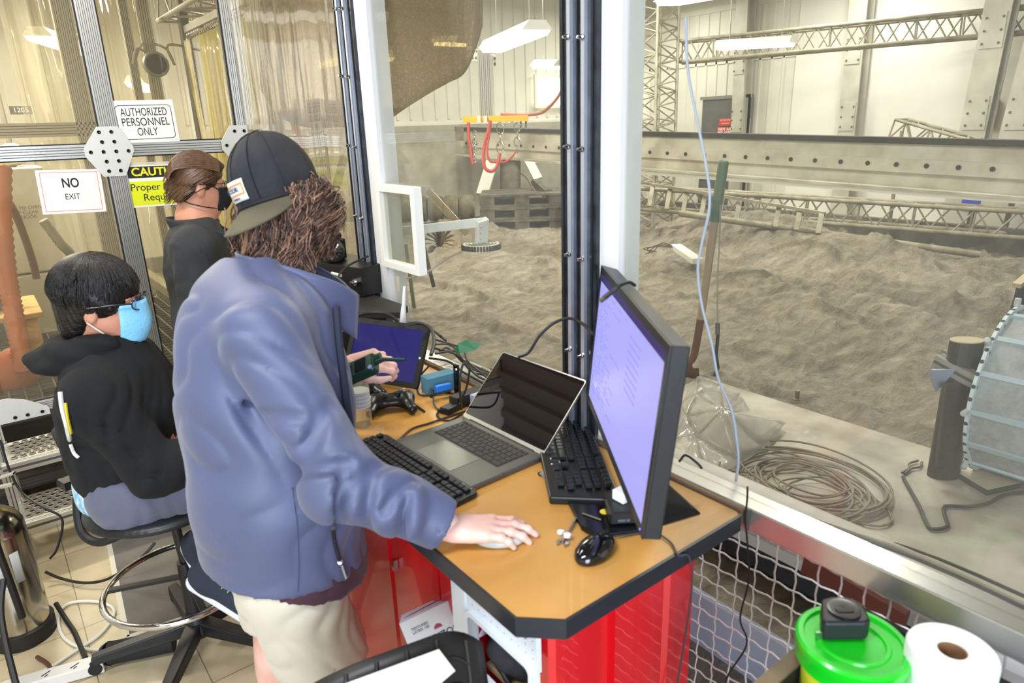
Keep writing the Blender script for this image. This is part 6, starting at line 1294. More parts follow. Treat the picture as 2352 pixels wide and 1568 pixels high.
one(MB().box((1.52,.30,.66),(.10,.22,.05),.1),'paper_bundle',M('pale paper bundle','cfd5e2',.6),'pale paper bundle beside the pipe behind the mesh near the green tub','paper',(1.52,.3,.64))
for k in range(6):
    x=1.42+.045*k; cable([Vector((x,2.3,.86-.02*k)),Vector((x+.02*math.sin(k),1.6,.82-.02*k)),Vector((x+.03*math.cos(k*2),1.0,.80-.02*k)),Vector((x+.04,.5,.83-.02*k)),Vector((x,-.1,.82-.02*k))],.005+.0015*(k%3),['grey','pale','black','thin pale','thick grey','dark'][k]+' cable in the bundle behind the mesh just under the sill','cables under the sill',[M('grey cord','8a8578',.6),M('pale cable','b5ad9a',.6),cmats][k%3])
cable([Px(1717,1118,1.17),Px(1716,1150,1.185),Px(1712,1190,1.19),Px(1716,1240,1.2),Px(1720,1330,1.2),Px(1700,1420,1.2),Px(1715,1480,1.2),Px(1668,1560,1.2),Px(1660,1640,1.2)],.0022,'thin black cable hanging over the sill right of the desk corner')
cable([Px(1560,1060,1.18),Px(1575,1045,1.19),Px(1600,1062,1.19),Px(1612,1075,1.2)],.003,'short black cable arching over the sill behind the monitor foot')
# ================= LEFT FLOOR AREA =================
mat_=one(MB().add([Vector((x,y,z)) for z in (.0,.004) for x,y in [(Pz(250,1245,0).x,Pz(250,1245,0).y),(Pz(290,1462,0).x,Pz(290,1462,0).y),(.72,2.52),(.70,3.33)]],[(0,1,2,3),(4,5,6,7),(0,1,5,4),(1,2,6,5),(2,3,7,6),(3,0,4,7)]),'floor_mat',M('grey floor mat','77736c',.8,var=('67635c',7)),'grey rubber floor mat with a pale border under the stool','mat')
ea=Pz(250,1245,0); eb_=Pz(292,1465,0); ec=Vector((.72,2.5,0))
b=MB(); b.bar(ea+Vector((0,0,.003)),eb_+Vector((0,0,.003)),.02,.005).bar(eb_+Vector((0,0,.003)),ec+Vector((0,0,.003)),.02,.005); o=b.build('border_tape',M('pale border tape','d5d0bd',.6),None); o.parent=mat_
# ---------- drafting stool ----------
HB=Pz(450,1418,.12); st=thing('drafting_stool','black drafting stool with chrome foot ring under the seated person','stool',(HB.x,HB.y,0))
sx0,sy0=HB.x,HB.y
MB().cyl((sx0,sy0,.10),(sx0,sy0,.36),.030,.026,20).build('column_sleeve',black,st,smooth=True); MB().cyl((sx0-.0,sy0,.36),(sx0-.01,sy0-.0,.62),.016,seg=16).build('gas_column',black,st,smooth=True)
MB().lathe([(.0,.06),(.05,.06),(.055,.09),(.035,.14),(.032,.16)],(sx0,sy0,0),20).build('hub',black,st,smooth=True)
for k in range(5):
    a=R(20)+2*PI*k/5; e_=Vector((sx0+.33*math.cos(a),sy0+.33*math.sin(a),.06)); MB().add([Vector((sx0,sy0,.10))+q for q in ()],[]) 
    u=Vector((math.cos(a),math.sin(a),0)); v=Vector((-u.y,u.x,0)); c=Vector((sx0,sy0,0))
    MB().add([c+u*.03+v*.026+Vector((0,0,.12)),c+u*.03-v*.026+Vector((0,0,.12)),c+u*.34-v*.016+Vector((0,0,.075)),c+u*.34+v*.016+Vector((0,0,.075)),c+u*.03+v*.03+Vector((0,0,.07)),c+u*.03-v*.03+Vector((0,0,.07)),c+u*.34-v*.02+Vector((0,0,.045)),c+u*.34+v*.02+Vector((0,0,.045))],[(0,1,2,3),(4,5,6,7),(0,1,5,4),(1,2,6,5),(2,3,7,6),(3,0,4,7)]).build('leg',black,st,bevel=.004)
    MB().lathe([(0,-.016),(.022,-.016),(.026,0),(.022,.016),(0,.016)],c+u*.335+Vector((0,0,.027)),16,v).build('castor',rubber,st,smooth=True)
RC=Vector((sx0-.03,sy0-.06,.33)); rp=[RC+Vector((.235*math.cos(2*PI*i/48),.235*math.sin(2*PI*i/48),0)) for i in range(48)]
MB().tube(rp,.0105,10,True).build('foot_ring',chrome,st,smooth=True)
for k in range(3): a=2*PI*k/3+.6; MB().bar((sx0,sy0,.30),RC+Vector((.23*math.cos(a),.23*math.sin(a),0)),.02,.012).build('ring_bracket',black,st)
S=SDF(); SQ=Vector((sx0-.03,sy0-.03,.635)); S.ell(SQ,(.235,.225,.045)); V,Q=S.mesh(.01,clip=lambda X,Y,Z:SQ.z-.032-Z+0*X+0*Y); npmesh('seat',V,Q,M('black vinyl seat','191b1d',.4),st)
MB().cyl((sx0,sy0,.56),(sx0-.1,sy0-.1,.58),.02).build('tilt_lever',black,st)
# J-bar and backrest
J=[Pd(330,1225,2.30),Pd(290,1225,2.28),Pd(230,1245,2.27),Pd(190,1225,2.28),Pd(177,1170,2.3),Pd(180,1100,2.32),Pd(172,1075,2.33)]
jp=spline(J,6); MB().tube(jp,.014,8).build('back_bar',black,st,smooth=True)
Bk=spline([Pd(122,985,2.28),Pd(135,1010,2.25),Pd(158,1050,2.22),Pd(190,1100,2.20),Pd(225,1170,2.18)],6)
m=MB(); 
def bkf(u,v):
    i=u*(len(Bk)-1); k=min(int(i),len(Bk)-2); p=Bk[k].lerp(Bk[k+1],i-k); w=(v-.5)*2; return p+Vector((.30,.42,0))*(v*.8)+Vector((-.03,.02,0))*(1-w*w)+Vector((0,0,.0))
m.grid(bkf,12,14); m.build('backrest',M('stool back black','17181a',.45),st,smooth=True,solid=.028)
MB().box(Pd(160,1108,2.3),(.05,.05,.03),.3).build('adjust_knob',black,st); MB().cyl(Pd(150,1108,2.3),Pd(136,1108,2.3),.015,seg=12).build('adjust_knob',black,st,smooth=True)
# ---------- chrome extinguisher ----------
eb=Pz(62,1478,0); ex=thing('fire_extinguisher','tall chrome water extinguisher with black foot ring and hose','fire extinguisher',(eb.x,eb.y,0))
EC=Vector((eb.x-.0,eb.y+.06,0)); r_=.093
ch2=M('worn chrome','b5b0a6',.16,1,bump=(9,.03))
MB().lathe([(0,.03),(r_,.03),(r_,.44),(r_*.97,.475),(r_*.8,.51),(r_*.5,.535),(.03,.545),(.024,.56),(.0,.56)],EC,40).build('tank',ch2,ex,smooth=True)
MB().lathe([(r_*.7,0),(r_+.008,0),(r_+.01,.06),(r_+.003,.065)],EC,40).build('foot_ring',M('foot black','15130f',.5),ex,smooth=True)
MB().cyl(EC+Vector((0,0,.55)),EC+Vector((0,0,.61)),.018,seg=16).build('valve',chrome,ex,smooth=True)
MB().bar(EC+Vector((-.01,.0,.615)),EC+Vector((.09,-.05,.63)),.02,.008).build('lever',chrome,ex); MB().bar(EC+Vector((-.01,.0,.64)),EC+Vector((.10,-.05,.67)),.02,.006).build('lever',chrome,ex)
vd=Vector((.58,.757,0)).normalized(); sd=Vector((vd.y,-vd.x,0))
f_=lambda a,z,r=r_+.012: EC+(-vd*math.cos(R(a))+sd*math.sin(R(a)))*r+Vector((0,0,z))
MB().tube(spline([EC+Vector((0,0,.59)),EC+sd*.05-vd*.03+Vector((0,0,.60)),f_(45,.52),f_(38,.45),f_(40,.35),f_(42,.25),f_(44,.14)],6),.012,10).build('hose',M('hose black','121212',.5),ex,smooth=True)
m=MB(); m.grid(lambda u,v:f_(8+32*u,.27+.09*v,r_+.0012),8,2); m.build('label_plate',M('label silver','a9aaa2',.5),ex,smooth=True,solid=.0006)
m=MB(); m.grid(lambda u,v:f_(52+18*u,.27+.12*v,r_+.0012),6,2); m.build('label_plate',M('label silver','a9aaa2',.5),ex,smooth=True,solid=.0006)
one(MB().cyl((EC.x-.12,EC.y+.16,0),(EC.x-.12,EC.y+.16,.62),.035,seg=20),'orange_cylinder',M('orange bottle','c9872a',.4),'slim orange cylinder partly seen behind the chrome extinguisher','cylinder',(EC.x-.12,EC.y+.16,0),smooth=True)
# power strip and cables
p0,p1=Pz(62,1568,.03),Pz(240,1518,.03); t=thing('power_strip','long white power strip on the floor in front of the extinguisher','power strip',(p0+p1)/2-Vector((0,0,.03)))
MB().bar(p0+(p0-p1)*.3+Vector((0,0,-.005)),p1+Vector((0,0,-.005)),.055,.042,(0,0,1)).build('body',M('power strip white','d6d3cb',.4),t,bevel=.004)
for f in (.25,.62,.9): q=p0.lerp(p1,f)+Vector((0,0,.0165)); MB().box(q,(.03,.004,.001),.4).box(q+Vector((.0,-.012,0)),(.012,.004,.001),.4).build('slot',inkblack,t)
W_=M('white cord','dedacd',.5)
cable([Pz(a,b,.008) for a,b in ((0,1572),(40,1558),(110,1535),(165,1500),(225,1460),(255,1425),(262,1400),(240,1385),(200,1380),(160,1385),(137,1405),(135,1435),(148,1465),(180,1485),(215,1492),(250,1487))],.006,'white cord lying in a loop on the tile floor beside the extinguisher',None,W_)
cable([Pz(240,1522,.02),Pz(262,1515,.02),Pz(278,1508,.02),Pz(285,1496,.03)],.006,'short white cord leaving the right end of the power strip',None,W_)
cable([Pz(128,1385,.05),Pz(150,1420,.015),Pz(170,1450,.012),Pz(185,1485,.012),Pz(196,1510,.04)],.009,'thick black cord from the extinguisher side to the power strip')
cable([Pz(104,1313,.05),Pz(140,1328,.02),Pz(190,1338,.02),Pz(240,1332,.03),Pz(290,1305,.08),Pz(330,1275,.14),Pz(356,1246,.18)],.006,'black cable curving over the floor from the extinguisher to the stool')
cable([Pd(0,1010,2.9),Pd(22,1080,2.9),Pd(50,1130,2.9),Pd(100,1165,2.85),Pd(138,1185,2.85),Pd(143,1215,2.85),Pd(130,1262,2.85),Pd(115,1282,2.85)],.005,'black cable hanging in a bend in front of the steps')
cable([Pd(8,1330,2.3),Pd(2,1400,2.25),Pd(12,1470,2.2),Pd(30,1545,2.15),Pd(45,1600,2.1)],.010,'black cable hanging down at the lower left edge over the extinguisher')
cable([Pz(85,1508,.01),Pz(105,1520,.012),Pz(114,1532,.015),Pz(112,1550,.03)],.007,'short brown-red cord behind the power strip',None,M('brown red cord','5b3626',.6))
t=thing('floor_duct','black padded tube lying under the stool beside the power strip','tube',Pz(260,1490,.0)); MB().cyl(Pz(250,1500,.045),Pz(400,1470,.045),.04,seg=18).build('padding',M('foam black','1b1a18',.8),t,smooth=True); MB().cyl(Pz(240,1503,.04),Pz(252,1500,.045),.034,.042,18).build('end_cap',black,t,smooth=True)
# ================= PEOPLE =================
def V3(*a): return np.array(a,float)
def un(v): v=np.array(v,float); return v/np.linalg.norm(v)
UP=V3(0,0,1)
def frame3(f,up=UP):
    f=un(f); l=un(np.cross(up,f)); u=np.cross(f,l); return f,l,u   # forward, left, up
def rotm(f,l,u): return np.stack([f,l,u],1)
def ppx(V):
    C=np.array(CAMP); Rm=np.array(R3); q=(V-C)@Rm; return np.stack([q[:,0]/q[:,2]*FPX+1176,q[:,1]/q[:,2]*FPX+784,q[:,2]],1)
def hit(V,px,py,rad=7,off=0):
    q=ppx(V); m=(abs(q[:,0]-px)<rad)&(abs(q[:,1]-py)<rad)
    if not m.any(): m=(abs(q[:,0]-px)<rad*3)&(abs(q[:,1]-py)<rad*3)
    d=q[m][:,2].min() if m.any() else 1.5
    return Pd(px,py,d-off)
def headsdf(S,C,f,up=UP,s=1.0,face=True,neckto=None,ear=True):
    f,l,u=frame3(f,up); Rm=rotm(f,l,u); P=lambda a,b,c:np.array(C)+(f*a+l*b+u*c)*s
    S.ell(P(-.012,0,.025),V3(.098,.076,.092)*s,Rm,.02)         # cranium
    S.ell(P(.030,0,-.035),V3(.062,.058,.078)*s,Rm,.03)          # face
    S.ell(P(.052,0,-.092),V3(.030,.028,.022)*s,Rm,.03)          # chin
    S.cap(P(.0,.052,-.055),P(.055,.018,-.092),.020*s,.016*s,.03).cap(P(.0,-.052,-.055),P(.055,-.018,-.092),.020*s,.016*s,.03)
    if face:
        S.cap(P(.088,0,.005),P(.106,0,-.030),.008*s,.011*s,.012).ell(P(.100,0,-.033),V3(.010,.016,.008)*s,Rm,.008)
        for b in (-1,1):
            S.ell(P(.086,.030*b,.004),V3(.014,.018,.011)*s,Rm,.012,'-'); S.ell(P(.074,.030*b,.004),V3(.013,.013,.012)*s,Rm,.004)
            S.cap(P(.088,.014*b,.020),P(.078,.048*b,.020),.006*s,.005*s,.012)
        S.cap(P(.090,-.018,-.062),P(.090,.018,-.062),.006*s,.006*s,.006).cap(P(.088,-.014,-.072),P(.088,.014,-.072),.0065*s,.0065*s,.006)
        S.cap(P(.1,-.024,-.0665),P(.1,.024,-.0665),.0018*s,.0018*s,.003,None,'-')
    if ear:
        for b in (-1,1):
            c=P(-.005,.078*b,-.015); S.ell(c,V3(.020,.008,.032)*s,rotm(f,l,un(u-.25*f)),.006); S.ell(c+l*b*.009*s+f*.003*s,V3(.011,.006,.019)*s,Rm,.004,'-')
    S.cap(P(-.030,0,-.05),P(-.045,0,-.115) if neckto is None else np.array(neckto),.056*s,.060*s,.03)
    return P
def handsdf(S,w,d,n,side,curl,s=1.0,thumb=(.5,-.3),spread=1,base=.0):
    """w wrist, d direction, n back-of-hand normal, side=+1 when thumb lies at n x d"""
    d=un(d); n=un(n-d*np.dot(n,d)); t=np.cross(n,d)*side; w=np.array(w,float)
    kn=[(.088,.030),(.092,.009),(.087,-.012),(.078,-.031)]; ln=[(.042,.026,.020),(.046,.029,.021),(.042,.027,.020),(.034,.020,.018)]
    for (a,b) in kn: S.cap(w+d*.012*s+t*b*.62*s,w+d*a*s+t*b*s,.0165*s,.0125*s,.014)
    S.ell(w+d*.045*s-n*.004*s,V3(.050,.036,.015)*s,rotm(d,t,n),.014)
    S.cap(w-d*.05*s,w+d*.015*s,.029*s,.024*s,.02,(n,.78))
    for i,((a,b),L_) in enumerate(zip(kn,ln)):
        p=w+d*a*s+t*b*s; ang=0; dd=un(d+t*(b*1.6*spread)); c=curl[i] if isinstance(curl[0],(tuple,list)) else curl
        rr=[.0105,.0092,.0083,.0070]
        for k in range(3):
            ang+=c[k]; q=p+(dd*math.cos(ang)-n*math.sin(ang))*L_[k]*s*(.92 if i==3 else 1); S.cap(p,q,rr[k]*s*(.88 if i==3 else 1),rr[k+1]*s*(.88 if i==3 else 1),.004); 
            S.ell(p,V3(1,1,1)*rr[k]*1.08*s,None,.004); p=q
    p=w+d*.022*s+t*.026*s-n*.006*s; q=p+(d*.030+t*.022-n*.006)*s; r=q+un(d*thumb[0]+t*.35+n*thumb[1])*.034*s; e=r+un(d*(thumb[0]+.3)+t*.0+n*thumb[1])*.026*s
    S.cap(p,q,.017*s,.0135*s,.014).cap(q,r,.0125*s,.0105*s,.006).cap(r,e,.0105*s,.0085*s,.004); return e
def merge(*vq):
    Vs=[];Qs=[];o=0
    for V,Q in vq: Vs.append(V);Qs.append(Q+o);o+=len(V)
    return np.concatenate(Vs),np.concatenate(Qs)
def folds(f,l,amp=.004,seed=0,zs=1.0,lo=30,hi=75):
    f=np.array(f);l=np.array(l); r=np.random.RandomState(seed); K=[(r.uniform(lo,hi),r.uniform(-30,30)*zs,r.uniform(0,6.3)) for _ in range(5)]
    def g(X,Y,Z):
        a=X*l[0]+Y*l[1]; b=X*f[0]+Y*f[1]; wz=.05*np.sin(Z*9+a*7+seed)+.02*np.sin(Z*27+b*19); o=0
        for i,(k,kz,ph) in enumerate(K): 
            t=(a if i%2 else b)+ .6*(b if i%2 else a)+wz
            o=o+np.sin(t*k+Z*kz+ph)
        o=o/len(K)
        return amp*(1.2-2.6*np.abs(o)**.7)
    return g
skin=M('skin light','e6bdad',.48,var=('dcaa9a',14),bump=(160,.05)); skin2=M('skin warm','c98f72',.5,var=('bd8268',14),bump=(160,.05))
for m_ in (skin,skin2):
    b_=m_.node_tree.nodes['Principled BSDF']; b_.inputs['Subsurface Weight'].default_value=.12; b_.inputs['Subsurface Radius'].default_value=(.012,.005,.003)
def cloth(name,c,v=None,rough=.8,fine=900,str_=.15,sheen=.2): return M(name,c,rough,bump=(fine,str_),var=(v,5) if v else None,sheen=sheen)
# =============== person in the slate blue jacket ===============
F1,L1,_=frame3((.97,-.24,0)); HF,HL,HU=frame3((.84,.53,.02),un(UP-.30*V3(.787,-.616,0)))
HC=np.array(Pd(642,440,1.58)); NB=V3(.495,1.575,1.475)
SR=V3(.415,1.375,1.385); SL=V3(.505,1.735,1.395); WR=V3(.640,1.070,.990); ER=V3(.462,1.175,1.125)
EL=V3(.52,1.80,1.14); WL=np.array(Pd(800,842,1.88)); 
p1=thing('person','person in slate blue jacket and backwards dark cap, right hand on the desk','person',(.42,1.5,0))
B=SDF(); headsdf(B,HC+HF*.012-HU*.012,HF,HU,s=.92,neckto=NB+F1*.028,face=True,ear=False)
B.cap(NB+F1*.02-UP*.02,V3(.45,1.54,1.25),.075,.14,.06,(F1,.7)).cap(V3(.45,1.54,1.25),V3(.41,1.51,.95),.14,.14,.05,(F1,.75))
B.chain([SR,ER,WR],[.05,.042,.030],.03).chain([SL,EL,WL],[.05,.042,.030],.03).cap(SR,SL,.05,.05,.05)
RH,LH=V3(.395,1.42,.86),V3(.43,1.58,.86); RK,LK=V3(.46,1.40,.48),V3(.43,1.66,.48); RA,LA=V3(.40,1.385,.09),V3(.385,1.66,.09)
for h_,k_,a_ in ((RH,RK,RA),(LH,LK,LA)): B.cap(h_,k_,.085,.060,.05).cap(k_,a_,.062,.038,.03).ell(k_+(a_-k_)*.3+V3(-.012,0,0),V3(.052,.052,.13)*1.0,None,.04).cap(a_,a_+V3(.0,0,-.03),.038,.04,.02)
bV=B.mesh(.0075)
Hn=SDF(); dR=un(V3(.775,.975,0)-V3(.645,1.075,0)); handsdf(Hn,WR+V3(0,0,-.004),un(V3(dR[0],dR[1],-.02)),UP,1,[(.08,.38,.35),(.02,.34,.34),(.05,.40,.36),(.12,.45,.35)],1.0,(.6,-.5),.7)
for i_ in range(4): pass
hV=Hn.mesh(.0026)
Hl=SDF(); lv=un(V3(.70,-.35,.10)); handsdf(Hl,WL,lv,un(V3(-.35,-.45,.75)),-1,[(.7,.8,.6)]*4,.95,(.8,.0),.3)
lV=Hl.mesh(.003)
npmesh('body',*merge(bV,hV,lV),skin,p1,2)
# fingernails
# ---- jacket ----
J=SDF(); T=[V3(.430,1.505,.80),V3(.43,1.50,.98),V3(.450,1.520,1.18),V3(.47,1.54,1.34)]
J.chain(T,[.212,.200,.195,.176],.05,(F1,.93)).cap(V3(.465,1.55,1.37),NB+V3(-.005,0,-.03),.13,.085,.06,(F1,.85))
J.cap(V3(.455,1.545,1.40),SR,.10,.082,.06).cap(V3(.46,1.55,1.40),SL,.10,.082,.06).cap(V3(.41,1.53,1.33),V3(.40,1.52,1.15),.13,.13,.06)
J.chain([SR,ER,ER+(WR-ER)*.5,WR-un(WR-ER)*.0],[.080,.068,.060,.056],.035).ell(ER+V3(-.012,-.01,-.012),V3(.070,.070,.070),None,.03)
J.chain([SL,EL,WL],[.085,.068,.05],.035)
# hand-placed folds: armpit, elbow, sleeve
def groove(a,b,r,k=.02,op='-',S=J): S.cap(a,b,r,r*.6,k,None,op)
armd=un(WR-ER)
def armfold(A,Bp,t,rad,ang,arc,r,k,op,phase=0.):
    """curved crease wrapping the visible side of a sleeve"""
    d=un(Bp-A); c=A+(Bp-A)*t; nv=np.array(CAMP)-c; nv=un(nv-d*np.dot(nv,d)); sv=np.cross(d,nv); pts=[]
    for q in np.linspace(-arc,arc,6): pts.append(c+(nv*math.cos(q+phase)+sv*math.sin(q+phase))*rad+d*ang*q)
    for i in range(5): J.cap(pts[i],pts[i+1],r*(.5 if i in(0,4) else 1),r*(.5 if i in(0,4) else 1),k,None,op)
for t_,ph_,an_,ar_,r_ in ((.05,.5,.03,.9,.010),(.18,-.4,-.04,.8,.009),(.30,.4,.03,1.0,.011),(.46,-.3,-.03,.7,.008),(.60,.5,.025,.8,.009)):
    armfold(ER,WR,t_,.072-.012*t_,an_,ar_,r_,.022,'-',ph_); armfold(ER,WR,t_+.07,.060-.008*t_,an_,ar_*.8,r_*.95,.02,'+',ph_)
for t_,ph_,an_,ar_,r_ in ((.55,.6,-.05,.7,.009),(.75,.2,.05,.9,.011),(.90,.5,-.03,.9,.011)):
    armfold(SR,ER,t_,.083-.012*t_,an_,ar_,r_,.022,'-',ph_)
groove(SR+V3(-.05,.04,-.12),ER+V3(-.075,.05,-.0),.007,.06)
fo=folds(F1,L1,.0050,3,.35,26,60); JT=SDF(); JT.chain(T,[.212,.200,.195,.176],.05,(F1,.93)); TVm,_q=JT.mesh(.012)
def jclip(X,Y,Z):
    hem=.822-Z+.12*(Y-1.5)-.10*(X-.42)
    wc=WR-armd*.012; cuff=(X-wc[0])*armd[0]+(Y-wc[1])*armd[1]+(Z-wc[2])*armd[2]; far=((X-wc[0])**2+(Y-wc[1])**2+(Z-wc[2])**2)<.14**2
    c2=np.where(far,cuff,-1); ld=un(WL-EL); w2=WL-ld*.02; cl=(X-w2[0])*ld[0]+(Y-w2[1])*ld[1]+(Z-w2[2])*ld[2]; fl=((X-w2[0])**2+(Y-w2[1])**2+(Z-w2[2])**2)<.12**2
    return np.maximum(np.maximum(hem,c2),np.where(fl,cl,-1))
J.cap(WR-armd*.035,WR+armd*.05,.046,.050,.004,None,'-').cap(V3(.430,1.505,.70),V3(.432,1.505,.78),.175,.175,.01,(F1,.88),'-').cap(NB+V3(0,0,-.0),NB+V3(0,0,.1),.062,.09,.01,None,'-')
JV,JQ=J.mesh(.0062,disp=fo,clip=jclip)
jm=cloth('slate blue softshell','505776','4b526f',.5,700,.10,.15); jk=npmesh('jacket',JV,JQ,jm,p1,2)
jd=M('jacket seam dark','3f4868',.8); 
def surfline(V,pts,r,name,mat,parent,n=10,off=.002,seg=6,rad=7):
    q=spline([Vector((a,b,0)) for a,b in pts],n); w=[hit(V,p.x,p.y,rad,off) for p in q]
    # smooth depth
    for _ in range(3): w=[w[0]]+[(w[i-1]+w[i]*2+w[i+1])/4 for i in range(1,len(w)-1)]+[w[-1]]
    return MB().tube(w,r,seg).build(name,mat,parent,smooth=True)
surfline(JV,[(672,1120),(682,1200),(686,1290),(684,1358)],.0011,'seam',jd,jk,off=-.0004)
surfline(JV,[(765,1212),(768,1240),(775,1270),(782,1295)],.0042,'pocket_zip',M('zip black','17191f',.5),jk,off=.003)
q0_=hit(JV,784,1297,7,.006); q1_=hit(JV,794,1328,7,.008); MB().bar(q0_,q1_,.006,.004).build('zip_pull',M('silver pull','c9ccd2',.3,.8),jk)
q0_=hit(JV,781,1290,7,.005); MB().lathe([(.006,0),(.006,.004),(0,.005)],q0_,12,-ray(781,1290)).build('zip_slider',steel,jk)
# collar
def collar(c,f,l,rb,rt,h,open_,lean,mat,parent,name='collar',drop=.03,thick=.006,n=40,frontdrop=.05,tl=0):
    m=MB(); c=np.array(c)
    def fn(u,v):
        a=(u-.5)*2*(PI-open_); s=abs(a)/(PI-open_); r=rb+(rt-rb)*v; dirv=-f*math.cos(a)+l*math.sin(a)
        z=h*v-frontdrop*s**2.2 - drop*(1-v)*.3; p=c+dirv*r*(1+.18*max(0,s-.5))+UP*z+f*(lean*s*s+tl*v)+dirv*.006*math.sin(a*3+2)*v; return tuple(p)
    m.grid(fn,n,8); return m.build(name,mat,parent,smooth=True,solid=thick)
collar(NB+V3(.040,-.028,-.045),F1,L1,.078,.092,.100,.42,.062,jm,jk,frontdrop=.120,thick=.007)
inr=M('jacket lining dark','1c2236',.8)
# front zip edge of the open jacket
surfline(TVm,[(772,705),(778,780),(788,860),(798,940),(808,1010),(815,1080)],.009,'front_zip_edge',inr,jk,off=-.03,rad=30)
# t-shirt hem
TS=SDF(); TS.chain([V3(.434,1.50,.77),V3(.436,1.51,.9)],[.204,.198],.04,(F1,.94)); TV,TQ=TS.mesh(.007,disp=folds(F1,L1,.003,9,.2),clip=lambda X,Y,Z:np.maximum(.80-Z+.22*(Y-1.5)-.35*(X-.45),Z-.86)+0*X)
npmesh('t_shirt',TV,TQ,cloth('plum shirt','4a2233','391a2a',.85),p1,2)
# shorts
SH=SDF(); SH.cap(V3(.42,1.46,.80),V3(.43,1.54,.80),.12,.12,.06).cap(RH-UP*.05,RH+(RK-RH)*.86,.115,.112,.04).cap(LH-UP*.05,LH+(LK-LH)*.78,.112,.105,.04)
def shclip(X,Y,Z): return (.535-Z)+0*X+0*Y
SV,SQ_=SH.mesh(.007,disp=folds(F1,L1,.0045,5,.8),clip=lambda X,Y,Z:np.maximum(.53-Z,Z-.84)+0*X+0*Y)
npmesh('shorts',SV,SQ_,cloth('pale khaki','cfc8b6','c4bca8',.85,600,.12),p1,2)
for a_ in (RA,LA):
    S=SDF(); S.cap(a_+V3(-.03,0,-.045),a_+V3(.15,0,-.055),.045,.040,.03,(UP,.8)).cap(a_,a_+V3(0,0,-.04),.05,.05,.03); v_,q_=S.mesh(.008,clip=lambda X,Y,Z:.004-Z+0*X+0*Y); npmesh('shoe',v_,q_,M('dark shoe','2a2c30',.7),p1)
# ---- cap, worn backwards ----
capm=M('dark mesh cap','14181f',.75,bump=(500,.5),var=('23262a',18)); capf=M('dark cap panel','0c0e13',.8,bump=(300,.2))
CB=.046; CC=HC+HU*.022-HF*.004; cap=thing('x','x','x'); bpy.data.objects.remove(cap)
S=SDF(); S.ell(CC,V3(.106,.093,.116),rotm(HF,HL,HU),.01)
Rm_=rotm(HF,HL,HU)
def capclip(X,Y,Z):
    q=(X-CC[0])*HU[0]+(Y-CC[1])*HU[1]+(Z-CC[2])*HU[2]; return -CB-q
cV,cQ=S.mesh(.0045,clip=capclip,disp=lambda X,Y,Z:.0012*np.sin(np.arctan2((X-CC[0])*HL[0]+(Y-CC[1])*HL[1],(X-CC[0])*HF[0]+(Y-CC[1])*HF[1])*6)+0*Z)
def capmat(C): q=(C-CC)@HF; return np.where(q<.012,0,1)
cp=npmesh('cap',cV,cQ,[capm,capf],p1,1,matf=capmat)
# brim (points backward over the nape)
def brimf(u,v):
    a=(u-.5)*2*1.25; d=max(0,math.cos(a*1.24))**.6; ext=.086*v*d
    p=CC-HF*(math.cos(a)*.098+ext)+HL*(math.sin(a)*.0875*(1+.16*v*d))-HU*(CB-.004+.050*v*d+.016*v*d*(1-math.cos(a)))
    return tuple(p)
m=MB(); m.grid(brimf,24,10); m.build('brim',M('olive grey brim','5a543f',.85,bump=(400,.3),var=('554f3c',16)),cp,smooth=True,solid=.004)
sb_=M('cap seam','0a0d14',.8)
for a_ in (-.9,-.3,.3,.9,):
    surf=[CC-HF*(math.cos(a_)*.1075*math.cos(e))+HL*(math.sin(a_)*.0945*math.cos(e))+HU*(.1175*math.sin(e)) for e in np.linspace(-.38,1.5,12)]
    MB().tube([Vector(p) for p in surf],.0016,5).build('seam',sb_,cp,smooth=True)
MB().lathe([(.007,0),(.006,.004),(0,.005)],Vector(CC+HU*.116),12,Vector(HU)).build('button',capf,cp)
band=[Vector(CC-HF*(math.cos(a)*.1005)+HL*(math.sin(a)*.088)-HU*(CB-.008)) for a in np.linspace(-1.5,1.5,24)]
MB().tube(band,.006,6).build('band',sb_,cp,smooth=True)
def patchf(du,dv,off=.0): # patch coords in metres around crown azimuth 0 (brim side)
    a=du/.105+.0; e=-.02+dv/.113; p=CC-HF*(math.cos(a)*(.1067+off)*math.cos(e))+HL*(math.sin(a)*(.0937+off)*math.cos(e))+HU*((.1167+off)*math.sin(e)); return tuple(p)
def patch(w,h,off,mat,nm,cx_=0,cy_=0,th=.0018):
    m=MB(); m.grid(lambda u,v:patchf(cx_+(u-.5)*w,cy_+(v-.5)*h,off),12,6); return m.build(nm,mat,cp,smooth=True,solid=th)
PXO=.034
patch(.078,.044,.0015,M('patch white','e2e4e2',.7),'patch',PXO); 
orp=M('patch orange','e0893c',.7)
for (w_,h_,x,y) in ((.060,.0035,.004,.0125),(.060,.0035,.004,-.0075),(.0035,.022,.034,.0025)): patch(w_,h_,.003,orp,'orange_stripe',PXO-x,y)
prr=M('patch print blue','33415e',.7)
text_o=Vector(patchf(PXO,.0025,.0045)); ex_=Vector(patchf(PXO+.02,.0025,.0045))-Vector(patchf(PXO-.02,.0025,.0045)); ey_=Vector(patchf(PXO,.012,.0045))-Vector(patchf(PXO,-.008,.0045))
if ex_.dot(Vector((.787,-.616,0)))<0: ex_=-ex_
text('patch_print','SKYSCHILL',.0145,(text_o,ex_,ey_),prr,cp,fit=.048); text('patch_print','TOWER SA',.007,(Vector(patchf(PXO,-.0155,.0045)),ex_,ey_),prr,cp,fit=.032)
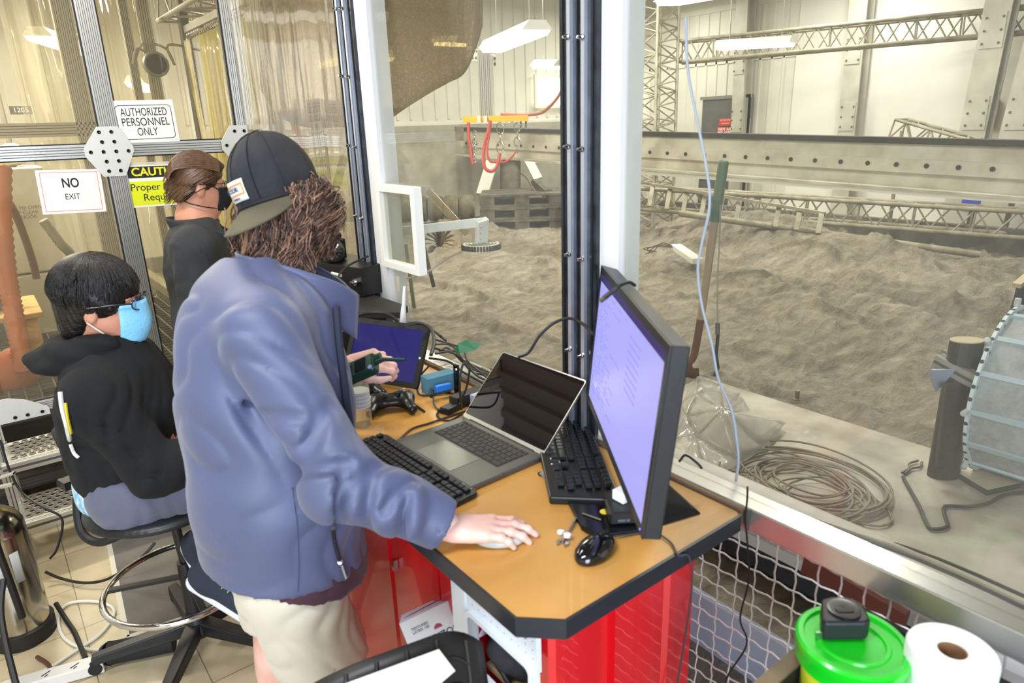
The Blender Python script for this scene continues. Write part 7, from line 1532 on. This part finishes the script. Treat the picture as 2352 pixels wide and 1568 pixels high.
# ---- wavy hair ----
rs_=np.random.RandomState(21); polys=[]
def waves(n,src,length,drop,out,curl,seed,jitter=.02,npts=14,rs=1.0):
    r=np.random.RandomState(seed); res=[]
    for i in range(n):
        az,el=src(r); a=az
        base=CC-HF*(math.cos(a)*.100*rs)+HL*(math.sin(a)*.088*rs)+HU*(-CB-.004+el*.5)
        od=un(-HF*math.cos(a)+HL*math.sin(a)); L_=length*r.uniform(.6,1.1); ph=r.uniform(0,6.3); am=curl*r.uniform(.6,1.4); fr=r.uniform(.9,1.8); ot=out*r.uniform(.4,1.3)
        side=np.cross(od,UP); pts=[]
        for k in range(npts):
            t=k/(npts-1); p=base+od*(ot*math.sin(t*PI*.62))-UP*(drop*L_*t)+side*(am*math.sin(t*fr*6.3+ph)*t**.6)+od*(am*math.cos(t*fr*6.3+ph)*t**.6*.8)+side*jitter*(r.rand()-.5)*0
            pts.append(p)
        res.append(pts)
    return res
# azimuth: 0 = nape (brim side), -pi/2 = his right side (towards viewer's right)
def locks(n,src,length,drop,out,curl,seed,per=32,spreadr=.0085,rs=1.0):
    L_=waves(n,src,length,drop,out,curl,seed,rs=rs); r=np.random.RandomState(seed+50); res=[]
    for l_ in L_:
        A=np.array(l_)
        for k in range(per):
            o=r.normal(0,1,3)*spreadr; t=np.linspace(0,1,len(A))[:,None]; ph=r.uniform(-.6,.6)
            w=np.sin(t*9+ph*3)*.0022*r.normal(0,1,3); res.append(A+o*(1.1-.55*t**1.3)+w-UP*(t*r.uniform(-.012,.012)))
    return res
H1=locks(125,lambda r:(-1.72+max(-.9,min(.62,r.normal(0,.42))),r.uniform(-.02,.035)),.130,1.0,.006,.020,1)
H2=locks(80,lambda r:(r.uniform(-1.1,1.5),r.uniform(-.05,-.01)),.185,1.0,.022,.012,2,30,.007,.80)
H3=locks(22,lambda r:(PI*.5+r.normal(0,.4),r.uniform(-.01,.02)),.12,1.0,.028,.012,3)
H4=locks(46,lambda r:(-2.0+r.uniform(-.4,.5),r.uniform(.0,.03)),.098,1.0,.022,.026,5)
H7=locks(75,lambda r:(r.uniform(-1.1,1.7),-.10),.115,1.0,.026,.012,9,30,.007,.88)
ALLH=H1+H2+H3+H4+H7; rr_h=np.random.RandomState(2); rr_h.shuffle(ALLH)
hairA=M('brown wavy hair','6a4c3c',.36,var=('8f7060',30),bump=(200,.2)); hairB=M('dark brown wavy hair','402c22',.4); hairC=M('tawny wavy hair','a67e5c',.4)
for k_,(hm__,a_,b_) in enumerate(((hairA,0,.45),(hairB,.45,.9),(hairC,.9,1))):
    V_,Q_=strands(ALLH[int(len(ALLH)*a_):int(len(ALLH)*b_)],.0018,.0008); npmesh('hair',V_,Q_,hm__,p1,0)
H6=[]
for az_ in (.55,.75,.95,1.1,.35):
    l_=np.array(waves(1,lambda r:(az_,-.03),.19,1.0,.03,.012,int(az_*100),npts=14)[0]); rq=np.random.RandomState(int(az_*77)); H6+=[l_+rq.normal(0,.0022,3) for _ in range(14)]
V_,Q_=strands(H6,.0012,.0005); npmesh('hair',V_,Q_,hairC,p1,0)
HS=SDF(); HS.ell(HC-HU*.120-HF*.030,V3(.060,.070,.060),Rm_,.03).ell(HC-HL*.030-HU*.050-HF*.005,V3(.080,.070,.078),Rm_,.03).ell(HC-HU*.055-HF*.025,V3(.058,.062,.055),Rm_,.03); v_,q_=HS.mesh(.006,disp=lambda X,Y,Z:.004*np.sin(X*160+np.sin(Z*50)*2)*np.sin(Y*140+Z*30)); npmesh('hair',v_,q_,hairB,p1,1)
# things in hand: small mouse and radio
mg=WR+dR*.105; ms2=Vector((mg[0],mg[1],DZ)); S=SDF(); S.ell(V3(ms2.x,ms2.y,DZ+.006),(.052,.030,.020),rotm(dR,np.cross(UP,dR),UP)); v_,q_=S.mesh(.003,clip=lambda X,Y,Z:DZ+.0015-Z+0*X+0*Y)
gm2=thing('grey_mouse','small pale grey wireless mouse under the fingers of the blue-jacketed person','mouse',ms2); npmesh('shell',v_,q_,M('pale grey shell','b9bcb4',.35),gm2,2)
ra=np.array(Pd(800,868,1.83)); rb=np.array(Pd(868,838,1.80)); rd=un(rb-ra); rt=thing('handheld_radio','dark green two-way radio with short antenna in a left hand before the tablet','radio',Vector(ra))
nrm_=un(V3(-.35,-.45,.75)); nrm_=un(nrm_-rd*np.dot(nrm_,rd)); sdn=np.cross(nrm_,rd); Mx=Matrix((Vector(rd),Vector(sdn),Vector(nrm_))).transposed()
rc_=(ra+rb)/2+nrm_*.012
MB().box(Vector(rc_),(.105,.056,.034),Mx,.006).build('body',M('radio green','15392d',.3,coat=.4),rt); MB().box(Vector(rc_+rd*.012+nrm_*.0175),(.034,.036,.002),Mx).build('display',M('radio display','0e1512',.15),rt)
for i in range(3):
    for j in range(3): MB().box(Vector(rc_+rd*(-.018-.012*i)+sdn*(.013*(j-1))+nrm_*.018),(.008,.009,.002),Mx,.0005).build('key',black,rt)
MB().tube([Vector(rc_+rd*.05+sdn*-.0),Vector(rc_+rd*.075),Vector(np.array(Pd(930,826,1.76)))],.005,8,rr=[.008,.006,.004]).build('antenna',M('antenna green','12302a',.4),rt,smooth=True)
MB().cyl(Vector(rc_+rd*.05+sdn*.018),Vector(rc_+rd*.066+sdn*.018),.008,seg=12).build('knob',M('radio green','15392d'),rt,smooth=True); MB().lathe([(.006,0),(.006,.003),(0,.003)],Vector(rc_+rd*.045-sdn*.02+nrm_*.017),10,Vector(nrm_)).build('lilac_button',M('lilac button','7f8fc8',.4),rt)
# =============== seated person ===============
F2,L2,_=frame3((.90,-.43,0)); H2F=un(V3(.885,-.46,-.10)); C2=np.array(Pd(236,694,2.08))
p2=thing('person','seated person in black hoodie with glasses and light blue face mask','person',(.24,2.36,0))
PV2=V3(.245,2.335,.735); CH2=V3(.235,2.345,1.00); N2=C2-UP*.165-H2F*.045
SR2=CH2+UP*.07-L2*.175; SL2=CH2+UP*.07+L2*.175; ER2=SR2+F2*.13-UP*.235-L2*.03; WR2=ER2+F2*.24+UP*.04+L2*.06; EL2=SL2+F2*.15-UP*.22; WL2=EL2+F2*.23+UP*.05-L2*.04
B=SDF(); headsdf(B,C2,H2F,neckto=N2,s=1.08); B.cap(N2,CH2,.065,.13,.06).cap(CH2,PV2,.14,.15,.05).chain([SR2,ER2,WR2],[.045,.034,.028],.02).chain([SL2,EL2,WL2],[.045,.034,.028],.02)
KR=PV2-L2*.10+F2*.42+UP*.03; KL=PV2+L2*.12+F2*.42+UP*.03; AR=V3(*(PV2-L2*.08+F2*.22)[:2],.40); AL=V3(*(PV2+L2*.02+F2*.40)[:2],.34)
B.cap(PV2-L2*.09,KR,.09,.06,.04).cap(PV2+L2*.09,KL,.09,.06,.04).cap(KR,AR,.058,.035,.03).cap(KL,AL,.058,.035,.03)
hb=SDF(); handsdf(hb,WR2,F2,UP,1,[(.3,.4,.3)]*4,.95); hb2=SDF(); handsdf(hb2,WL2,F2,UP,-1,[(.3,.4,.3)]*4,.95)
npmesh('body',*merge(B.mesh(.0075),hb.mesh(.004),hb2.mesh(.004)),skin2,p2,2)
J=SDF(); J.chain([PV2+V3(0,0,.02)-F2*.02,CH2-UP*.12-F2*.015,CH2,CH2+UP*.08],[.185,.175,.18,.14],.06,(F2,.86)).cap(CH2+UP*.06,SR2,.11,.08,.06).cap(CH2+UP*.06,SL2,.11,.08,.06).cap(CH2+UP*.06,N2-UP*.01,.12,.085,.06)
J.chain([SR2,ER2,WR2],[.085,.075,.05],.04).chain([SL2,EL2,WL2],[.085,.07,.05],.04)
for q in range(3): J.cap(CH2-L2*.15-F2*(.08-.06*q)-UP*(.05+.02*q),PV2-L2*.15-F2*(.02-.05*q)+UP*.10,.009,.006,.02,None,'-')
for t_ in (.2,.5,.8): c_=SR2+(ER2-SR2)*t_; J.cap(c_-L2*.085-F2*.03,c_-L2*.075+F2*.05-UP*.03,.008,.006,.02,None,'-')
def hclip(X,Y,Z):
    d_=un(WR2-ER2); w=WR2-d_*.01; a=(X-w[0])*d_[0]+(Y-w[1])*d_[1]+(Z-w[2])*d_[2]; n1=((X-w[0])**2+(Y-w[1])**2+(Z-w[2])**2)<.1**2
    d2=un(WL2-EL2); w2=WL2-d2*.01; a2=(X-w2[0])*d2[0]+(Y-w2[1])*d2[1]+(Z-w2[2])*d2[2]; n2=((X-w2[0])**2+(Y-w2[1])**2+(Z-w2[2])**2)<.1**2
    return np.maximum(np.maximum(.715-Z-.10*((X-PV2[0])*F2[0]+(Y-PV2[1])*F2[1]),np.where(n1,a,-1)),np.where(n2,a2,-1))
J.cap(N2+UP*.0,N2+UP*.1,.05,.08,.02,None,'-')
V2,Q2=J.mesh(.0068,disp=folds(F2,L2,.0045,12,.6),clip=hclip); hm2=cloth('black hoodie','08090b','0d0f11',.95,500,.25,0); hd=npmesh('hoodie',V2,Q2,hm2,p2,2)
# hood lying on the back
S=SDF(); hb_=N2-F2*.035+UP*.012
for i in range(9):
    a_=-1.9+3.8*i/8; a2_=-1.9+3.8*(i+1)/8
    if i<8:
        g=lambda a:hb_+F2*.055+(-F2*math.cos(a)*.105+L2*math.sin(a)*.105)+UP*(.045-.030*math.cos(a)-.02*abs(a)/1.9); S.cap(g(a_),g(a2_),.040,.040,.03)
S.ell(hb_-F2*.065-UP*.015,V3(.085,.12,.040),rotm(un(F2+UP*.25),L2,un(UP-F2*.25)),.04)
S.ell(hb_-F2*.11+UP*.0,V3(.05,.08,.025),rotm(F2,L2,UP),.03).cap(hb_+F2*.10+L2*-.06-UP*.02,hb_+F2*.17-UP*.12-L2*.02,.035,.025,.04)
S.cap(hb_-F2*.10-UP*.055+L2*.06,hb_-F2*.10-UP*.055-L2*.08,.012,.012,.02,None,'-')
v_,q_=S.mesh(.006,disp=lambda X,Y,Z:.004*np.sin(Z*90+X*40)+.002*np.sin(X*70+Y*50)); npmesh('hood',v_,q_,hm2,hd,2)
# printed strip on hoodie back
whp=M('hoodie print white','d9dad4',.8); yep=M('hoodie print yellow','c9b52a',.8)
surfline(V2,[(138,900),(142,935),(152,975),(160,1010)],.006,'back_print',whp,hd,off=.002,rad=12); surfline(V2,[(150,925),(155,960),(163,995)],.004,'back_print',yep,hd,off=.005,rad=12); surfline(V2,[(162,1020),(170,1040),(180,1050)],.005,'back_print',whp,hd,off=.004,rad=12)
# t-shirt edge and trousers
S=SDF(); S.chain([PV2-F2*.03-UP*.01,PV2+UP*.08],[.175,.165],.04,(F2,.9)); v_,q_=S.mesh(.008,clip=lambda X,Y,Z:np.maximum(.675-Z,Z-.80)+0*X+0*Y,disp=folds(F2,L2,.002,4)); npmesh('t_shirt',v_,q_,M('tie dye blue shirt','6fb4d6',.85,var=('d7e8ee',30,.4,.6)),p2,2)
S=SDF(); S.cap(PV2-L2*.07-UP*.02,PV2+L2*.07-UP*.02,.135,.135,.05).cap(PV2-L2*.09-UP*.01,KR,.115,.085,.04).cap(PV2+L2*.09-UP*.01,KL,.115,.085,.04).cap(KR,AR+UP*.06,.082,.06,.03).cap(KL,AL+UP*.06,.082,.06,.03)
for q in range(4): c_=PV2-L2*.12+F2*(.08+.035*q)+UP*(.085-.01*q); S.cap(c_-L2*.05,c_+F2*.03+L2*.05,.006,.005,.015,None,'-')
v_,q_=S.mesh(.0075,disp=folds(F2,L2,.004,8,.8),clip=lambda X,Y,Z:Z-.80+0*X+0*Y); npmesh('trousers',v_,q_,cloth('grey trousers','5f6175','565869',.85),p2,2)
# shoes on the ring (pixel-measured)
def shoe(heel,toe,h,label_):
    S=SDF(); heel=np.array(heel);toe=np.array(toe); d_=un(toe-heel); s_=un(np.cross(UP,d_)); u_=np.cross(d_,s_)
    S.cap(heel+u_*.05,toe+u_*.035,.040,.034,.02,(s_,1.05)).cap(heel+u_*.05+d_*.03,heel+u_*.12+d_*.03,.042,.036,.03)
    sole=SDF(); sole.cap(heel+u_*.018,toe+u_*.012,.044,.040,.01,(u_,.42)); v1,q1=S.mesh(.004); v2,q2=sole.mesh(.004)
    sh_=npmesh('shoe',v1,q1,M('navy running shoe','1b2434',.8,bump=(300,.4)),p2,2); npmesh('sole',v2,q2,M('pale sole','c9cddc',.6),sh_,1)
    gs=M('lime stripe','6fae4a',.5)
    for k_ in range(4): surfline(v1,[tuple(ppx((heel+(toe-heel)*(.35+.13*k_)+u_*.09)[None])[0][:2]),tuple(ppx((heel+(toe-heel)*(.45+.13*k_)+u_*.06)[None])[0][:2]),tuple(ppx((heel+(toe-heel)*(.40+.13*k_)+u_*.035)[None])[0][:2])],.0018,'lime_stripe',gs,sh_,n=4,off=.001)
    lm=MB()
    for k_ in range(5): c_=heel+(toe-heel)*(.48+.08*k_)+u_*(.083-.004*k_); lm.tube([Vector(c_-s_*.022),Vector(c_+u_*.008),Vector(c_+s_*.022)],.0028,6)
    lm.build('lace',M('dark lace','0e131c',.7),sh_,smooth=True)
shoe(Pd(462,1345,2.02),Pd(570,1412,1.98),0,''); shoe(Pd(447,1262,2.25),Pd(480,1325,2.20),0,'')
# head details
f2,l2,u2=frame3(H2F); P2=lambda a,b,c:Vector(C2+(f2*a+l2*b+u2*c)*1.08)
S=SDF(); S.ell(C2+(f2*-.018+u2*.034)*1.08,V3(.112,.093,.104)*1.08,rotm(f2,l2,u2),.02).ell(C2+(f2*-.055-u2*.035)*1.08,V3(.062,.075,.062)*1.08,rotm(f2,l2,u2),.03).ell(C2+(f2*-.062-u2*.075)*1.08,V3(.048,.062,.045)*1.08,rotm(f2,l2,u2),.03)
for b in (-1,1): S.cap(C2+(f2*.01+l2*b*.076+u2*.03)*1.08,C2+(f2*.045+l2*b*.068-u2*.0)*1.08,.020,.010,.02)
S.ell(C2+(f2*.105-u2*.045)*1.08,V3(.07,.09,.068)*1.08,rotm(f2,l2,u2),.01,'-')
hair2=M('black straight hair','110d0b',.42,bump=(150,.3)); v_,q_=S.mesh(.005,disp=lambda X,Y,Z:.0018*np.sin(np.arctan2((X-C2[0])*l2[0]+(Y-C2[1])*l2[1],(X-C2[0])*f2[0]+(Y-C2[1])*f2[1])*46+Z*40)); h2o=npmesh('hair',v_,q_,hair2,p2,1)
r=np.random.RandomState(6); pol=[]
for i in range(1500):
    a_=r.uniform(-PI,PI); el0=r.uniform(.2,1.45); crown=C2+(f2*-.045+u2*.05)*1.08; pts=[]
    ext=r.uniform(.7,1.25) if abs(a_)<2.0 else r.uniform(1.2,1.75)
    if abs(a_)<.9: ext=r.uniform(.5,.95)
    for k in range(10):
        e=1.5-(1.5-el0*0)*(k/9)*ext*.95-r.uniform(0,.02); ce,se=math.cos(e),math.sin(e)
        sx_=.114*1.08*(1 if e>0 else 1-.25*abs(se)); p=C2+f2*(-.018*1.08+math.cos(a_)*sx_*ce)+l2*(math.sin(a_)*.0955*1.08*ce)+u2*(.034*1.08+.106*1.08*se)
        if e<0: p=p+(C2-p)*.10*abs(se)
        pts.append(p+un(p-C2)*(.002+.004*r.rand()*(k/9)))
    pol.append(pts)
V_,Q_=strands(pol,.0016,.0007); npmesh('hair',V_,Q_,hair2,p2,0)
# mask
def maskf(u,v):
    a=(u-.5)*2*1.08; z=.012-.110*v; bulge=.016*math.sin(PI*v)*math.cos(a*.9); r_=(.098+bulge) ; rr_=.070
    return tuple(np.array(P2(.012+math.cos(a)*r_-.006*v,math.sin(a)*rr_*(1-.15*v),z-.010+.012*math.cos(a)*(1 if v<.3 else 0)*(.3-v)/.3)))
m=MB(); m.grid(maskf,24,12); mk=m.build('face_mask',M('light blue mask','7fc4e8',.7,bump=(120,.2),var=('9ad6f2',8)),p2,smooth=True,solid=.002)
for b in (-1,1):
    MB().tube(spline([Vector(maskf(1 if b>0 else 0,.05)),P2(.03,b*.082,.004),P2(-.008,b*.088,.008)],5),.0018,6).build('ear_loop',M('mask loop white','e6ecee',.6),mk,smooth=True)
    MB().tube(spline([Vector(maskf(1 if b>0 else 0,.95)),P2(.02,b*.082,-.065),P2(-.012,b*.090,-.035)],5),.0018,6).build('ear_loop',MC['mask loop white'],mk,smooth=True)
gl=MB()
for b in (-1,1): gl.tube([P2(.104-.012*math.cos(t)*b*b*0-.010*(abs(math.cos(t))),b*.034+math.cos(t)*.025,.008+math.sin(t)*.018) for t in np.linspace(0,2*PI,24)[:-1]],.0022,6,True); gl.tube([P2(.094,b*.060,.012),P2(.05,b*.084,.012),P2(-.008,b*.090,.004)],.0028,6)
gl.tube([P2(.104,-.010,.010),P2(.106,0,.013),P2(.104,.010,.010)],.0022,6); go_=gl.build('glasses',M('dark glasses frame','161a22',.3),p2,smooth=True)
for b in (-1,1): MB().lathe([(.0,.0),(.0235,0)],P2(.0985,b*.034,.008),20,Vector(f2)).build('lens',glassmat('lens clear'+str(b),'e8eef6',.05,'cfd8e8',4,2),go_)
for b in (-1,1): MB().lathe([(.0,.002),(.006,.001),(.011,-.004)],P2(.0885,b*.0305,.004),14,Vector(f2)).build('eye',M('eye white','dcd6cf',.2),p2,smooth=True)
# =============== standing person behind ===============
F3,L3_,_=frame3((.95,-.30,0)); H3F=un(V3(.95,-.12,-.12)); C3=np.array(Pd(458,424,2.98))
p3=thing('person','standing person in dark grey jacket with swept-back brown hair and black mask','person',(.60,3.1,0))
N3=C3-UP*.165-H3F*.04; CH3=N3-UP*.20-F3*.01; PV3=CH3-UP*.45-F3*.01
SR3=N3-UP*.085-L3_*.19-F3*.01; SL3=N3-UP*.085+L3_*.19-F3*.01; ER3=SR3-UP*.29-L3_*.05-F3*.03; WR3=ER3-UP*.22+F3*.08; EL3=SL3-UP*.28+L3_*.05; WL3=EL3-UP*.2+F3*.12
B=SDF(); headsdf(B,C3,H3F,neckto=N3,s=1.05); B.cap(N3,CH3,.075,.13,.06).cap(CH3,PV3,.14,.13,.05).chain([SR3,ER3,WR3],[.05,.042,.03],.03).chain([SL3,EL3,WL3],[.05,.042,.03],.03)
for b in (-1,1): h_=PV3+L3_*b*.09; B.cap(h_,V3(h_[0],h_[1],.48),.08,.055,.04).cap(V3(h_[0],h_[1],.48),V3(h_[0],h_[1],.08),.055,.04,.03)
hb=SDF(); handsdf(hb,WR3,un(-UP+F3*.3),-L3_,1,[(.25,.3,.2)]*4,1); hb2=SDF(); handsdf(hb2,WL3,un(-UP+F3*.4),L3_,-1,[(.25,.3,.2)]*4,1)
npmesh('body',*merge(B.mesh(.008),hb.mesh(.004),hb2.mesh(.004)),skin2,p3,2)
J=SDF(); J.chain([PV3-UP*.03,PV3+UP*.2,CH3,N3-UP*.12],[.19,.18,.185,.15],.05,(F3,.78)).cap(N3-UP*.10,SR3,.11,.085,.06).cap(N3-UP*.10,SL3,.11,.085,.06).cap(N3-UP*.10,N3-UP*.03,.12,.08,.05)
J.chain([SR3,ER3,WR3],[.088,.072,.052],.03).chain([SL3,EL3,WL3],[.088,.072,.052],.03)
J.cap(N3+F3*.10-UP*.05,N3+F3*.155-UP*.30,.045,.020,.01,None,'-').cap(N3,N3+UP*.1,.062,.09,.01,None,'-')
J.cap(SR3-L3_*.0-UP*.1-F3*.06,ER3+UP*.0-F3*.055+L3_*.05,.010,.010,.03,None,'-').cap(SR3-UP*.12+F3*.07,ER3+F3*.07+L3_*.04,.012,.010,.03,None,'-')
def c3(X,Y,Z):
    w=WR3; n1=((X-w[0])**2+(Y-w[1])**2+(Z-w[2])**2)<.12**2; return np.maximum(PV3[2]-.13-Z,np.where(n1,w[2]+.02-Z,-1))+0*X
V3_,Q3_=J.mesh(.008,disp=folds(F3,L3_,.004,17,.4),clip=c3); jm3=cloth('charcoal grey jacket','333638','2a2c2f',.9,400,.2,0); j3=npmesh('jacket',V3_,Q3_,jm3,p3,2)
collar(N3+V3(0,0,-.055),F3,L3_,.090,.112,.085,.55,.05,jm3,j3,frontdrop=.10,thick=.007)
S=SDF(); S.chain([PV3,CH3,N3-UP*.10],[.155,.16,.125],.05,(F3,.85)).cap(N3-UP*.12+F3*.03,N3-UP*.03,.085,.070,.05); v_,q_=S.mesh(.008,clip=lambda X,Y,Z:Z-(N3[2]-.02)+0*X+0*Y); npmesh('t_shirt',v_,q_,M('black t-shirt','0c0c0e',.85),p3,2)
MB().tube(spline([Vector(N3+F3*.10-UP*.06-L3_*.03),Vector(N3+F3*.165-UP*.18-L3_*.02),Vector(N3+F3*.19-UP*.32)],6),.005,6).build('lanyard',M('red lanyard','b8332c',.6),p3,smooth=True)
S=SDF(); S.cap(PV3-L3_*.06-UP*.05,PV3+L3_*.06-UP*.05,.13,.13,.05)
for b in (-1,1): h_=PV3+L3_*b*.095; S.cap(h_,V3(h_[0],h_[1],.10),.11,.075,.03)
v_,q_=S.mesh(.01,disp=folds(F3,L3_,.003,8,.8),clip=lambda X,Y,Z:np.maximum(.07-Z,Z-PV3[2]-.03)+0*X+0*Y); npmesh('trousers',v_,q_,cloth('dark denim','1d222c','181c25',.85),p3,2)
for b in (-1,1):
    h_=PV3+L3_*b*.09; a_=V3(h_[0],h_[1],.08); S=SDF(); S.cap(a_-F3*.03-UP*.03,a_+F3*.15-UP*.04,.045,.04,.03); v_,q_=S.mesh(.008,clip=lambda X,Y,Z:.004-Z+0*X+0*Y); npmesh('shoe',v_,q_,M('dark shoe','2a2c30',.7),p3)
f3,l3,u3=frame3(H3F); P3=lambda a,b,c:Vector(C3+(f3*a+l3*b+u3*c)*1.05)
S=SDF(); S.ell(C3+(f3*-.012+u3*.034)*1.05,V3(.104,.086,.096)*1.05,rotm(f3,l3,u3),.02).ell(C3+(f3*-.06-u3*.03)*1.05,V3(.050,.066,.058)*1.05,rotm(f3,l3,u3),.03).ell(C3+(f3*.05+u3*.085)*1.05,V3(.045,.05,.022)*1.05,rotm(f3,l3,u3),.03)
S.ell(C3+(f3*.105-u3*.04)*1.05,V3(.075,.1,.085)*1.05,rotm(f3,l3,u3),.01,'-')
for b in (-1,1): S.ell(C3+(f3*.03+l3*b*.085-u3*.055)*1.05,V3(.045,.03,.045)*1.05,rotm(f3,l3,u3),.01,'-')
hair3=M('swept brown hair','3f2919',.45,bump=(120,.3)); v_,q_=S.mesh(.005,disp=lambda X,Y,Z:.002*np.sin(Z*150+np.sin(X*30)*3)); npmesh('hair',v_,q_,hair3,p3,1)
r=np.random.RandomState(8); pol=[]
for i in range(900):
    b=math.sin(r.uniform(-PI/2,PI/2))*.985; pts=[]
    for k in range(9):
        t=k/8; a_=(.24+.78*t)*PI*.98; y=b*(.082-.0*t)*1.05; hgt=math.sqrt(max(0,1-b*b*.92)); x=math.cos(a_)*.106*1.05; z=math.sin(a_)*.099*1.05*hgt
        if z<.0 or t>.75: z=z-(t-.7)*.07*r.uniform(.5,1)
        p=C3+f3*(-.012*1.05+x)+l3*y+u3*(.036*1.05+z); pts.append(p+un(p-C3)*(.001+.003*r.rand())+l3*.003*math.sin(t*5+i))
    pol.append(pts)
for i in range(900):
    sg=-1 if i%2 else 1; x0=r.uniform(-.085,.055); z0=r.uniform(-.035,.09); pts=[]
    for k in range(7):
        t=k/6; x=x0-.050*t; z=z0-.028*t-.03*t*t*max(0,-x*8); xx=min(1,abs(x+.012)/.106); zz=min(1,max(0,(z-.036))/.098); y=.0845*math.sqrt(max(.02,1-xx*xx*.92-zz*zz*.9))
        if z<0: y*=.97
        pts.append(C3+(f3*x+l3*sg*(y+.0035)+u3*z)*1.05)
    if z0-.03<.0 and x0>-.03: continue
    pol.append(pts+[pts[-1]]*2)
V_,Q_=strands(pol,.0014,.0008); npmesh('hair',V_,Q_,M('mid brown strands','5b402c',.36),p3,0)
m=MB()
def mf(u,v):
    a=(u-.5)*2*1.0; z=-.005-.095*v; bulge=.022*math.sin(PI*v)*math.cos(a); return tuple(np.array(P3(.014+math.cos(a)*(.094+bulge)-.008*v,math.sin(a)*.064*(1-.2*v),z)))
m.grid(mf,22,10); mk3=m.build('face_mask',M('black cloth mask','101013',.8),p3,smooth=True,solid=.002)
for b in (-1,1):
    MB().tube(spline([Vector(mf(1 if b>0 else 0,.1)),P3(.03,b*.078,-.0),P3(-.03,b*.090,-.03),P3(-.07,b*.07,-.06)],5),.0022,6).build('strap',rubber,mk3,smooth=True)
    MB().tube(spline([Vector(mf(1 if b>0 else 0,.9)),P3(.01,b*.075,-.085),P3(-.04,b*.075,-.075),P3(-.07,b*.06,-.065)],5),.0022,6).build('strap',rubber,mk3,smooth=True)
MB().tube([P3(-.085,y_,-.062) for y_ in (-.05,0,.05)],.004,6).build('yellow_strap',M('yellow strap','e0b81e',.5),mk3,smooth=True)
g=MB(); g.tube([P3(.088,-.055,.012),P3(.04,-.080,.010),P3(-.01,-.086,.004)],.002,6); g.tube([P3(.098+.0*t,-.032+math.cos(t)*.022,.006+math.sin(t)*.016) for t in np.linspace(0,2*PI,20)[:-1]],.0018,6,True); g.tube([P3(.098,.032+math.cos(t)*.022,.006+math.sin(t)*.016) for t in np.linspace(0,2*PI,20)[:-1]],.0018,6,True); g.build('glasses',M('dark glasses frame','161a22'),p3,smooth=True)
for b in (-1,1): MB().lathe([(.0,.002),(.006,.001),(.011,-.004)],P3(.0885,b*.0305,.004),14,Vector(f3)).build('eye',M('eye white','dcd6cf',.2),p3,smooth=True)
for m in bpy.data.materials: m.use_fake_user=False
